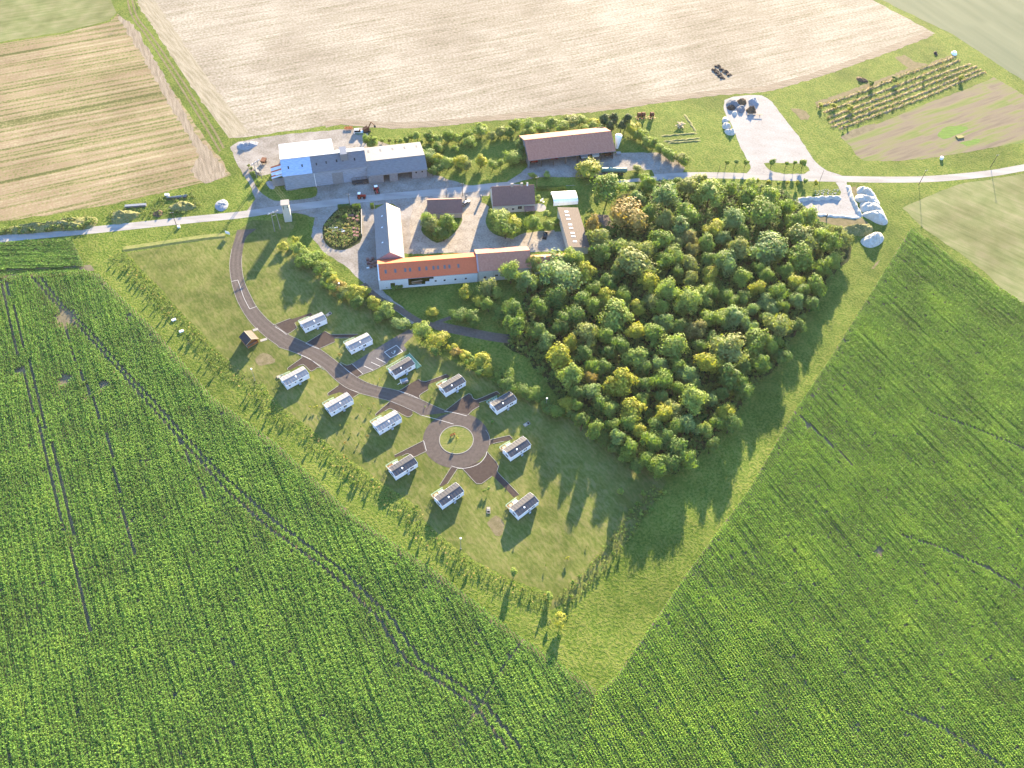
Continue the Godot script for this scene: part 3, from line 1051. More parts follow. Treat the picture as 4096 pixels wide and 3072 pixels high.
	M.headland2 = ground_mat(tex(256, [[138, 0.05, 8, 0.5, 3], [139, 0.12, 1, 0.5, 2]], [[0.25, 0.21, 0.185, 0.12], [0.8, 0.37, 0.33, 0.245]]), 20.0, 6.0)
	M.dry = ground_mat(tex(256, [[133, 0.03, 1, 0.4, 5], [134, 0.25, 1, 0.6, 3]], [[0.2, 0.10, 0.095, 0.04], [0.5, 0.165, 0.14, 0.075], [0.8, 0.23, 0.19, 0.12]]), 18.0, 6.0)
	var ctx := tex(256, [[141, 0.02, 1, 0.5, 5], [142, 0.15, 1, 0.5, 4]], [[0.2, 0.22, 0.20, 0.15], [0.4, 0.35, 0.335, 0.285], [0.8, 0.45, 0.43, 0.385]])
	M.chalk = mat(1, 1, 1, 0.95, ctx[0], 0.14)
	M.chalk.uv1_world_triplanar = true
	M.grey_heap = mat(0.19, 0.2, 0.22, 0.95, GRAIN, 0.3)
	M.pale_heap = mat(0.3, 0.32, 0.35, 0.95, GRAIN, 0.3)
	M.brown_heap = mat(0.13, 0.085, 0.05, 0.95, GRAIN, 0.3)
	M.dark_heap = mat(0.055, 0.042, 0.035, 0.95, GRAIN, 0.3)
	var wd := tex(256, [[151, 0.04, 1, 0.5, 4], [152, 0.3, 1, 0.5, 3]], [[0.25, 0.055, 0.08, 0.018], [0.5, 0.12, 0.13, 0.04], [0.65, 0.2, 0.17, 0.08], [0.8, 0.26, 0.21, 0.12]])
	M.weeds = mat(1, 1, 1, 0.95, wd[0], 0.16)
	M.kerb = mat(0.36, 0.345, 0.31, 0.9, GRAIN, 0.5)
	M.paint = mat(0.5, 0.5, 0.48, 0.8, GRAIN, 0.6)
	M.concrete = mat(0.36, 0.34, 0.31, 0.9, GRAIN, 0.5)
	M.white_clad = mat(0.74, 0.75, 0.76, 0.55, GRAIN, 0.12)
	M.white_trim = mat(0.78, 0.78, 0.77, 0.5)
	M.roof_dark = mat(0.055, 0.057, 0.066, 0.52, GRAIN, 0.25)
	M.roof_dark.metallic_specular = 0.5
	M.roof_grey = mat(0.27, 0.265, 0.26, 0.5, GRAIN, 0.25)
	M.roof_grey.metallic_specular = 0.6
	M.dark_metal = mat(0.04, 0.04, 0.042, 0.6)
	M.zinc = mat(0.32, 0.33, 0.35, 0.45, GRAIN, 0.5, 0.4)
	M.glass = mat(0.012, 0.014, 0.018, 0.15)
	M.glass.metallic_specular = 0.35
	M.pale_blue = mat(0.42, 0.48, 0.56, 0.5)
	M.deck_wood = mat(0.36, 0.20, 0.09, 0.8, STREAK, 1.0)
	M.deck_wood2 = mat(0.30, 0.17, 0.08, 0.8, STREAK, 1.0)
	M.pale_wood = mat(0.52, 0.40, 0.26, 0.8, STREAK, 1.0)
	M.pale_green = mat(0.33, 0.47, 0.37, 0.7, GRAIN, 0.6)
	M.green_deck = mat(0.13, 0.31, 0.22, 0.75, STREAK, 0.6)
	M.pole = mat(0.14, 0.11, 0.085, 0.9, STREAK, 0.5)
	M.pale_pole = mat(0.34, 0.32, 0.28, 0.85, GRAIN, 0.5)
	M.wire = mat(0.3, 0.27, 0.16, 0.6)
	M.rubber = mat(0.022, 0.022, 0.023, 0.9)
	M.red_paint = mat(0.42, 0.035, 0.022, 0.4, GRAIN, 0.7)
	M.black_paint = mat(0.012, 0.013, 0.018, 0.25)
	M.rust = mat(0.16, 0.06, 0.03, 0.85, GRAIN, 0.8)
	M.orange_wood = mat(0.36, 0.14, 0.035, 0.75, STREAK, 0.8)
	M.black_roof = mat(0.02, 0.022, 0.03, 0.6, GRAIN, 0.4)
	# roofing
	var ti := tex(512, [[161, 0.02, 1, 0.35, 4], [162, 0.3, 4, 0.35, 2], [163, 0.5, 1, 0.3, 1]], [[0.2, 0.22, 0.088, 0.056], [0.5, 0.34, 0.145, 0.092], [0.8, 0.46, 0.225, 0.15]])
	M.brown_tile = mat(1, 1, 1, 0.85, ti[0], 0.09)
	var td := tex(256, [[166, 0.03, 1, 0.4, 4], [167, 0.4, 2, 0.6, 2]], [[0.2, 0.10, 0.055, 0.048], [0.8, 0.22, 0.12, 0.098]])
	M.dark_tile = mat(1, 1, 1, 0.85, td[0], 0.12)
	var tr := tex(256, [[168, 0.03, 1, 0.4, 4], [169, 0.4, 2, 0.6, 2]], [[0.2, 0.40, 0.085, 0.032], [0.8, 0.54, 0.125, 0.05]])
	M.red_tile = mat(1, 1, 1, 0.8, tr[0], 0.12)
	M.blue_sheet = mat(0.40, 0.50, 0.64, 0.5, STREAK, 0.12)
	M.grey_sheet = mat(0.23, 0.225, 0.235, 0.6, STREAK, 0.12)
	M.slate_sheet = mat(0.23, 0.23, 0.235, 0.5, STREAK, 0.15)
	M.white_sheet = mat(0.70, 0.70, 0.69, 0.45, STREAK, 0.1)
	M.blue_wall = mat(0.36, 0.42, 0.50, 0.7, STREAK, 0.15)
	M.grey_wall = mat(0.30, 0.31, 0.325, 0.85, STREAK, 0.2)
	M.stone = mat(0.40, 0.375, 0.325, 0.95, GRAIN, 0.4)
	M.plaster = mat(0.62, 0.63, 0.62, 0.9, GRAIN, 0.25)
	M.cream = mat(0.50, 0.49, 0.42, 0.9, GRAIN, 0.3)
	M.pink_wall = mat(0.42, 0.33, 0.34, 0.9, GRAIN, 0.3)
	M.tank_green = mat(0.13, 0.26, 0.22, 0.4, GRAIN, 0.4)
	M.brown_sheet = mat(0.135, 0.105, 0.092, 0.8, STREAK, 0.15)
	M.pink_brick = mat(0.26, 0.13, 0.11, 0.9, GRAIN, 0.6)
	M.leaf_box = mat(0.2, 0.2, 0.05, 0.8, GRAIN, 0.6)
	M.dry_obj = mat(0.26, 0.2, 0.115, 0.95, GRAIN, 0.4)
	M.dark_in = mat(0.03, 0.028, 0.026, 0.9)
	M.rooflight = mat(0.12, 0.12, 0.125, 0.3)
	M.pale_light = mat(0.62, 0.66, 0.72, 0.3)
	# foliage
	M.bark = mat(0.06, 0.045, 0.032, 0.95, GRAIN, 0.6)
	M.leaf_g = leaf_mat(0.082, 0.125, 0.023)
	M.leaf_l = leaf_mat(0.120, 0.160, 0.036)
	M.leaf_y = leaf_mat(0.168, 0.175, 0.026)
	M.leaf_o = leaf_mat(0.155, 0.118, 0.033)
	M.leaf_m = leaf_mat(0.108, 0.128, 0.040)
	M.leaf_b = leaf_mat(0.092, 0.138, 0.048)
	M.leaf_d = leaf_mat(0.058, 0.098, 0.023)
	M.leaf_r = leaf_mat(0.112, 0.108, 0.038)
	M.leaf_k = leaf_mat(0.032, 0.058, 0.026)
	M.crop = leaf_mat(0.068, 0.132, 0.022)
	M.weed_leaf = leaf_mat(0.085, 0.125, 0.028)
	M.straw = leaf_mat(0.24, 0.19, 0.085)
	M.tuft = leaf_mat(0.085, 0.115, 0.028)
	M.weedy = ground_mat(wd, 26.0, 8.0)

func setting() -> void:
	sheet("ground", PackedVector2Array([Vector2(-1600, -1900), Vector2(1600, -1900), Vector2(1600, 500), Vector2(-1600, 500)]), 0.0, M.meadow, 0.3)
	var d: Vector2
	# farmland
	var rows := PackedVector2Array([Vector2(-133.97,-334.39),Vector2(-34.92,-383.62)])
	d = rows[1] - rows[0]
	sheet("stubble_field", ragged(PackedVector2Array([Vector2(-312.03,-555.25),Vector2(-281.57,-519.29),Vector2(-209.2,-417.16),Vector2(-158.53,-345),Vector2(-129.11,-305.34),Vector2(-119.18,-308.43),Vector2(-103.82,-313.85),Vector2(-92.16,-318.24),Vector2(-84.83,-321.85),Vector2(-77.97,-321.16),Vector2(-63.19,-320.97),Vector2(-46.63,-323.44),Vector2(-30.11,-328.06),Vector2(-0.58,-335.96),Vector2(34.09,-344.91),Vector2(65.45,-355.96),Vector2(93.13,-364.88),Vector2(111.73,-368.94),Vector2(131.57,-379.25),Vector2(152.46,-392.06),Vector2(185.91,-414.77),Vector2(215.57,-434.95),Vector2(188.94,-467.47),Vector2(100.66,-575.29),Vector2(69.84,-614.01)]), 0.5, 4.0), 0.012, M.stubble, d.angle())
	rows = PackedVector2Array([Vector2(-218.04,-269.83),Vector2(-143.05,-307.74)])
	d = rows[1] - rows[0]
	sheet("tilled_field", ragged(PackedVector2Array([Vector2(-357.48,-371.16),Vector2(-260.29,-367.75),Vector2(-231.68,-381.99),Vector2(-216.1,-393.73),Vector2(-214.31,-402.24),Vector2(-210.28,-398.1),Vector2(-183.67,-362.11),Vector2(-156.9,-324.51),Vector2(-138.16,-298.68),Vector2(-124.15,-279.86),Vector2(-129.08,-276.27),Vector2(-136,-273.14),Vector2(-141.82,-269.84),Vector2(-165.44,-257.21),Vector2(-186.72,-248.89),Vector2(-206.28,-242.57),Vector2(-270.44,-220.11)]), 0.6, 4.0), 0.012, M.brown, d.angle())
	sheet("green_field", ragged(PackedVector2Array([Vector2(-430.29,-497.5),Vector2(-307.36,-515.51),Vector2(-242.29,-443.22),Vector2(-222.51,-415.48),Vector2(-215.31,-403.05),Vector2(-216.72,-395.48),Vector2(-232.32,-383.68),Vector2(-260.99,-369.37),Vector2(-358.66,-373.2)]), 0.6, 4.0), 0.012, M.pale_field, d.angle())
	rows = PackedVector2Array([Vector2(213.61,-443.36),Vector2(246.48,-383.47)])
	d = rows[1] - rows[0]
	sheet("far_field", ragged(PackedVector2Array([Vector2(194.32,-468.15),Vector2(225.5,-434.72),Vector2(238.51,-411.97),Vector2(249.63,-392.98),Vector2(289.17,-327.37),Vector2(362.6,-345.31),Vector2(385.11,-550),Vector2(231.24,-638.84),Vector2(120.54,-621.81),Vector2(106.71,-576.17)]), 0.4, 4.0), 0.012, M.far_green, d.angle())
	rows = PackedVector2Array([Vector2(148.5,-341.56),Vector2(231.69,-391.06)])
	d = rows[1] - rows[0]
	sheet("vegetable_field", ragged(PackedVector2Array([Vector2(145.07,-334.86),Vector2(154.29,-340.75),Vector2(172.19,-352.03),Vector2(193.37,-367.05),Vector2(214.86,-380.32),Vector2(234.64,-394.67),Vector2(244.5,-381.24),Vector2(257.63,-361.2),Vector2(242.54,-342.97),Vector2(219.46,-335.69),Vector2(204.66,-330.05),Vector2(181.79,-322.32),Vector2(164.5,-318.9),Vector2(152.01,-317.95),Vector2(149.5,-321.68),Vector2(148.37,-328.31)]), 0.4, 3.0), 0.012, M.vegetable, d.angle())
	sheet("vegetable_patch", ragged(smooth(PackedVector2Array([Vector2(191.57,-340.44),Vector2(196.43,-347.36),Vector2(202.59,-349.46),Vector2(208.38,-348.63),Vector2(204.66,-344.65),Vector2(199.01,-341.23),Vector2(195.35,-338.73)]), 2.0, true), 0.9, 1.2), 0.020, M.lush)
	sheet("vegetable_patch", ragged(smooth(PackedVector2Array([Vector2(200.44,-335.79),Vector2(205.41,-338.39),Vector2(211.52,-340.43),Vector2(209.14,-336.69),Vector2(203.3,-334.01)]), 2.0, true), 0.7, 1.2), 0.020, M.lush)
	sheet("bare_patch", ragged(PackedVector2Array([Vector2(-166.58,-219.04),Vector2(-165.27,-221.3),Vector2(-162.88,-221.83),Vector2(-160.35,-218.99),Vector2(-163.13,-217.83)]), 0.3), 0.022, M.soil)
	rows = PackedVector2Array([Vector2(162.9,-287.25),Vector2(204.53,-256.96)])
	d = rows[1] - rows[0]
	sheet("pale_field", ragged(PackedVector2Array([Vector2(161.95,-286.12),Vector2(176.71,-295.93),Vector2(191.65,-304.96),Vector2(224.1,-315.98),Vector2(264.47,-330.44),Vector2(229.31,-224.5),Vector2(195.54,-229.83),Vector2(187.3,-247.23),Vector2(178.98,-260.2),Vector2(168.63,-272.67)]), 0.4, 3.0), 0.012, M.pale_field, d.angle())
	sheet("headland", ragged(ribbon(smooth(PackedVector2Array([Vector2(-92.29,-318.93),Vector2(-84.96,-322.55),Vector2(-78.08,-321.86),Vector2(-63.29,-321.66),Vector2(-46.71,-324.14),Vector2(-30.17,-328.77),Vector2(-0.61,-336.69),Vector2(34.1,-345.66),Vector2(65.5,-356.74),Vector2(93.21,-365.68),Vector2(111.84,-369.75),Vector2(131.71,-380.09),Vector2(152.62,-392.93),Vector2(186.13,-415.69),Vector2(212.99,-434.64)]), 4.0), 4.5), 0.6, 1.5), 0.017, M.headland, 0.1)
	sheet("headland", ragged(ribbon(smooth(PackedVector2Array([Vector2(-205.68,-417.61),Vector2(-156.95,-347.12),Vector2(-128.02,-307.5)]), 4.0), 9.0), 0.8, 2.0), 0.017, M.headland2, 0.9)
	# cart track between the two upper fields: two worn ruts in the grass
	for k in 2:
		var rut := smooth(PackedVector2Array([Vector2(-227.93,-459.44),Vector2(-207.78,-407.75),Vector2(-190.17,-382.58),Vector2(-167.48,-350.52),Vector2(-151.24,-326.95),Vector2(-139.35,-309.28),Vector2(-132.14,-297.65)]), 3.0) if k == 0 else smooth(PackedVector2Array([Vector2(-230.4,-459.11),Vector2(-210.09,-407.46),Vector2(-192.77,-382.27),Vector2(-169.23,-349.01),Vector2(-153.3,-325.51),Vector2(-141.38,-307.92),Vector2(-133.21,-295.34)]), 3.0)
		sheet("track", ribbon(rut, 0.9), 0.016, M.dry)
	# field headlands with paler straw
	sheet("straw_strip", ragged(PackedVector2Array([Vector2(-214.69,-402.19),Vector2(-202.87,-392.92),Vector2(-180.26,-358.42),Vector2(-164.74,-334.12),Vector2(-145.76,-305.18),Vector2(-135.57,-292.91),Vector2(-125.54,-280.13),Vector2(-133.43,-273.19),Vector2(-142.04,-280.55),Vector2(-141.43,-292.31),Vector2(-154.36,-311.15),Vector2(-172.5,-338.3),Vector2(-190.02,-365.51),Vector2(-204.7,-386.72)]), 0.8, 2.0), 0.018, M.headland, 1.2)
	# gravel yards
	sheet("farm_yard", ragged(PackedVector2Array([Vector2(-129.61,-298.57),Vector2(-127.04,-302.85),Vector2(-118.7,-306.43),Vector2(-103.32,-311.48),Vector2(-87.48,-315.58),Vector2(-73.03,-319.21),Vector2(-70.45,-310.81),Vector2(-47.37,-303.09),Vector2(-41.82,-290.01),Vector2(-26.25,-283.42),Vector2(-18.31,-282.97),Vector2(-8.2,-285.83),Vector2(-1.98,-293.38),Vector2(0.48,-297.48),Vector2(1.09,-302.76),Vector2(21.1,-307.46),Vector2(41.84,-312.27),Vector2(62.74,-314.43),Vector2(70.29,-304.55),Vector2(69.01,-301.16),Vector2(61.72,-298.82),Vector2(33.21,-293.09),Vector2(9.2,-288.81),Vector2(-8.13,-284.6),Vector2(-14.19,-280.31),Vector2(-14.9,-276.29),Vector2(-14.76,-260.21),Vector2(-15.31,-254.53),Vector2(4.38,-254.99),Vector2(16.56,-257.53),Vector2(19.47,-246.82),Vector2(2.93,-243.96),Vector2(-47.87,-238.5),Vector2(-52.81,-234.9),Vector2(-52.37,-219.77),Vector2(-46.17,-213.04),Vector2(-35.63,-204.57),Vector2(-37.87,-202.08),Vector2(-43.3,-207.16),Vector2(-54.68,-217.6),Vector2(-68.39,-230.9),Vector2(-76.66,-236.64),Vector2(-83.49,-245.38),Vector2(-84.19,-256.44),Vector2(-92.16,-258.53),Vector2(-106.82,-256.55),Vector2(-112.48,-256.58),Vector2(-110.47,-265.47),Vector2(-114.87,-274.02),Vector2(-122.68,-285.66)]), 0.3, 2.0), 0.012, M.gravel)
	sheet("road", ribbon(smooth(PackedVector2Array([Vector2(-249.29,-220.01),Vector2(-202.02,-232.7),Vector2(-168.96,-240.9),Vector2(-135.01,-249.91),Vector2(-114.03,-255.29),Vector2(-100.07,-260.07),Vector2(-82.1,-265.29),Vector2(-63.79,-270.62),Vector2(-45.02,-275.15),Vector2(-25.93,-279.76),Vector2(-10.48,-284.05),Vector2(13.2,-287.96),Vector2(33.19,-291.83),Vector2(57.53,-296.48),Vector2(69.86,-298.99),Vector2(86.27,-300.64),Vector2(98.56,-301.22),Vector2(114.97,-301.9),Vector2(135.64,-303.32),Vector2(156.42,-304.75),Vector2(177.54,-307.18),Vector2(195.07,-310.89),Vector2(210.88,-315.1),Vector2(225.52,-320.25),Vector2(297.06,-345.68)]), 4.0), 4.2), 0.016, M.road)
	sheet("chalk_yard", ragged(PackedVector2Array([Vector2(93.53,-358.93),Vector2(98.18,-362.3),Vector2(102.96,-363.69),Vector2(108.73,-364.91),Vector2(112.38,-365.02),Vector2(114.74,-362.98),Vector2(116.92,-359.8),Vector2(118.25,-355.43),Vector2(119.96,-349.51),Vector2(121.64,-343.69),Vector2(123.38,-338.53),Vector2(125.41,-333.48),Vector2(126.36,-327.88),Vector2(127.84,-321.94),Vector2(129.07,-316.59),Vector2(131.29,-311.91),Vector2(133.75,-308.78),Vector2(140.65,-305.41),Vector2(140.22,-303.23),Vector2(117.47,-301.43),Vector2(97.02,-300.33),Vector2(97.38,-303.2),Vector2(99.67,-307.02),Vector2(99.28,-311.09),Vector2(98.3,-315.41),Vector2(97.11,-320.78),Vector2(96.28,-326.8),Vector2(95.75,-332.97),Vector2(94.63,-339.73),Vector2(93.1,-346.06),Vector2(92.46,-352.06)]), 0.3, 2.0), 0.013, M.chalk_ground)
	sheet("verge", ragged(PackedVector2Array([Vector2(105.98,-311.29),Vector2(110.02,-311.94),Vector2(119.25,-312.64),Vector2(123.81,-312.61),Vector2(125.87,-310.39),Vector2(126.06,-308),Vector2(123.54,-305.59),Vector2(118,-304.8),Vector2(113.47,-304.58),Vector2(109.14,-305.82),Vector2(106.8,-308.46)]), 0.25, 1.5), 0.024, M.meadow)
	sheet("courtyard", ragged(PackedVector2Array([Vector2(-45.82,-270.04),Vector2(-40.6,-271.85),Vector2(-39.14,-265.64),Vector2(-24.88,-265.11),Vector2(-24.15,-274.86),Vector2(-18.2,-275.91),Vector2(-14.14,-269.89),Vector2(-15.02,-260.75),Vector2(-12.55,-254.82),Vector2(-5.92,-251.55),Vector2(1.52,-255.28),Vector2(13.21,-258.03),Vector2(15.99,-248.68),Vector2(3.01,-246.85),Vector2(-18.41,-243.53),Vector2(-28.81,-241.16),Vector2(-42.22,-238.6),Vector2(-45.46,-255.21)]), 0.3, 2.0), 0.0165, M.beige)
	# green islands inside the gravel
	sheet("grass_patch", ragged(smooth(PackedVector2Array([Vector2(-117.37,-283.05),Vector2(-112.66,-280.47),Vector2(-106.9,-282.57),Vector2(-101.86,-281.55),Vector2(-99.08,-272.11),Vector2(-88.28,-276.14),Vector2(-86.31,-269.71),Vector2(-90.79,-267.46),Vector2(-97,-265.78),Vector2(-102.49,-265.24),Vector2(-106.8,-267.7),Vector2(-110.4,-271),Vector2(-113.47,-275.87)]), 2.0, true), 0.2, 1.5), 0.020, M.meadow)
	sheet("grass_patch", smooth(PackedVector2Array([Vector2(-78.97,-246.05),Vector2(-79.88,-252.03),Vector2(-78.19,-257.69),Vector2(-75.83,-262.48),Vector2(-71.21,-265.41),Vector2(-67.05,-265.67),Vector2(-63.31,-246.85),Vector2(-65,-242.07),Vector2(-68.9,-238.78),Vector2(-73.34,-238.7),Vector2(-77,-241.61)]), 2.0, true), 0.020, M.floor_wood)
	sheet("grass_patch", ragged(smooth(PackedVector2Array([Vector2(-40.51,-253.06),Vector2(-37.71,-249.01),Vector2(-33.33,-246.02),Vector2(-29.57,-248.92),Vector2(-26.51,-253.51),Vector2(-24.51,-260.74),Vector2(-26.37,-265.06),Vector2(-33.3,-262.59),Vector2(-38.98,-260.25)]), 2.0, true), 0.2), 0.020, M.meadow)
	sheet("grass_patch", ragged(smooth(PackedVector2Array([Vector2(-15.02,-260.75),Vector2(-13.19,-255.64),Vector2(-9.48,-252.51),Vector2(-3.6,-251.77),Vector2(1.52,-255.28),Vector2(11.44,-257.96),Vector2(14.04,-261.29),Vector2(10.84,-271.84),Vector2(4.93,-276.85),Vector2(4.75,-273.1),Vector2(-12.97,-270.46),Vector2(-14.26,-267.13)]), 2.0, true), 0.2), 0.020, M.meadow)
	sheet("grass_patch", ragged(PackedVector2Array([Vector2(-14.76,-276.81),Vector2(-17.64,-276.53),Vector2(-17.64,-272.32),Vector2(-15.77,-271.57),Vector2(-14.14,-269.89),Vector2(-13.67,-276.44)]), 0.2), 0.020, M.meadow)
	sheet("grass_patch", ragged(PackedVector2Array([Vector2(-61.38,-266.39),Vector2(-57.33,-267.74),Vector2(-54.12,-268.05),Vector2(-52.13,-266.33),Vector2(-52.42,-264.79),Vector2(-60.76,-263.98)]), 0.2), 0.020, M.meadow)
	sheet("grass_patch", ragged(PackedVector2Array([Vector2(-5.22,-286.04),Vector2(5.09,-291.36),Vector2(29.77,-293.82),Vector2(44.93,-299.73),Vector2(55.34,-301.41),Vector2(56.29,-297.1),Vector2(43.51,-293.34),Vector2(29.72,-288.9),Vector2(4.53,-284.58)]), 0.2), 0.020, M.meadow)
	# woodland floor and shaded garden ground
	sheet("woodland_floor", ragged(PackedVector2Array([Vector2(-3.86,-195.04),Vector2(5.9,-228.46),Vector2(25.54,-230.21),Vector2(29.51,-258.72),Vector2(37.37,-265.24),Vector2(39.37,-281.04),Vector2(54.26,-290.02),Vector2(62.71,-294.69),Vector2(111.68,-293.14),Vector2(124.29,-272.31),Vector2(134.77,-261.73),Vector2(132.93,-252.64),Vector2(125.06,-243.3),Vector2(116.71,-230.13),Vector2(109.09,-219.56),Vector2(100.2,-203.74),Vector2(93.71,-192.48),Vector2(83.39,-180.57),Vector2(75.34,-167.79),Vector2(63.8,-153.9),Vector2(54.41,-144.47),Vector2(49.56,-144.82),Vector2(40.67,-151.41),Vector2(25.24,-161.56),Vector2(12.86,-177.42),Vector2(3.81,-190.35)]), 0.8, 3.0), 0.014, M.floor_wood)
	sheet("garden_ground", ragged(PackedVector2Array([Vector2(4.57,-283.38),Vector2(29.71,-287.68),Vector2(31.84,-274.24),Vector2(35.16,-269.97),Vector2(35.44,-265.47),Vector2(26.84,-264.65),Vector2(24.99,-271.85),Vector2(23.48,-275.76),Vector2(4.87,-273.95)]), 0.4), 0.019, M.meadow)
	# footpaths
	sheet("footpath", ribbon(smooth(PackedVector2Array([Vector2(-58.93,-220.77),Vector2(-54.81,-216.35),Vector2(-50.93,-213.16),Vector2(-47.26,-211.16),Vector2(-43.62,-209.17),Vector2(-38.07,-205.09),Vector2(-34.51,-203.15),Vector2(-29.4,-201.91),Vector2(-23.82,-200.72)]), 1.5), 2.6), 0.022, M.path)
	sheet("footpath", ribbon(smooth(PackedVector2Array([Vector2(-29.18,-202.31),Vector2(-25.1,-201.32),Vector2(-20.06,-200.42),Vector2(-15.04,-199.53),Vector2(-8.54,-198.43),Vector2(-1.6,-197.71)]), 1.5), 4.2), 0.023, M.path)
	sheet("footpath", ribbon(smooth(PackedVector2Array([Vector2(-30.2,-202.56),Vector2(-26.95,-204.85),Vector2(-24.11,-206.45)]), 1.5), 1.6), 0.0235, M.path)
	sheet("footpath", ribbon(smooth(PackedVector2Array([Vector2(59.68,-294.33),Vector2(56.66,-289.74),Vector2(55.14,-283.56),Vector2(54.24,-277.57),Vector2(55.63,-271.93),Vector2(57.33,-268.68)]), 1.5), 3.2), 0.022, M.path)
	sheet("footpath", ragged(PackedVector2Array([Vector2(28,-269.28),Vector2(35.53,-269.43),Vector2(37.59,-261.77),Vector2(36.72,-256.75),Vector2(31.64,-261.21)]), 0.2), 0.021, M.path)
	# campsite lawn
	sheet("campsite_lawn", ragged(PackedVector2Array([Vector2(-152.45,-228.9),Vector2(-137.7,-234.44),Vector2(-114.34,-241.96),Vector2(-108.7,-252.69),Vector2(-91.11,-253.52),Vector2(-92.68,-241.82),Vector2(-76.48,-226.34),Vector2(-56.81,-214.51),Vector2(-39.55,-201.94),Vector2(-34.17,-192.33),Vector2(-17.66,-184.02),Vector2(12.14,-168.1),Vector2(30.9,-157.13),Vector2(45.8,-147.35),Vector2(51.46,-141.63),Vector2(43.35,-127.65),Vector2(34.35,-114.45),Vector2(23.21,-100.45),Vector2(15.23,-95.98),Vector2(2.96,-101.66),Vector2(-14.25,-112.6),Vector2(-37.35,-128.38),Vector2(-61.55,-149.14),Vector2(-85.31,-166.29),Vector2(-118.31,-192.98),Vector2(-141.93,-214.26),Vector2(-155.4,-225.54)]), 0.3, 3.0), 0.013, M.lawn, 0.9)
	for s in [PackedVector2Array([Vector2(-90.24,-181.28),Vector2(-88.12,-184.05),Vector2(-84.63,-182.78),Vector2(-83.08,-180.33),Vector2(-85.38,-179.12),Vector2(-88.35,-178.36)]), PackedVector2Array([Vector2(-4.99,-122.82),Vector2(-3.7,-124.32),Vector2(-2.38,-125.52),Vector2(-0.63,-124.22),Vector2(0.46,-122.12),Vector2(-0.07,-119.3),Vector2(-1.11,-118.31),Vector2(-2.68,-119.27),Vector2(-3.75,-120.89)])]:
		sheet("bare_patch", ragged(smooth(s, 1.0, true), 0.35, 0.7), 0.021, M.dry)
	sheet("bare_patch", ragged(smooth(PackedVector2Array([Vector2(124.79,-355.58),Vector2(128.73,-355.73),Vector2(132.28,-353.6),Vector2(133.42,-349.86),Vector2(132.12,-346.99),Vector2(128.52,-346.6),Vector2(127.19,-350.29)]), 2.0, true), 0.3), 0.018, M.dry)
	sheet("bare_patch", ragged(PackedVector2Array([Vector2(140.12,-247.03),Vector2(142.68,-250.47),Vector2(144.99,-252.64),Vector2(144.23,-251.26),Vector2(141.27,-247.13)]), 0.2), 0.018, M.dry)
	sheet("bare_patch", ragged(PackedVector2Array([Vector2(145.66,-335.6),Vector2(152.57,-341.62),Vector2(163.86,-347.66),Vector2(162.88,-343.25),Vector2(151.36,-335.68),Vector2(146.85,-332.08)]), 0.4), 0.022, M.soil)

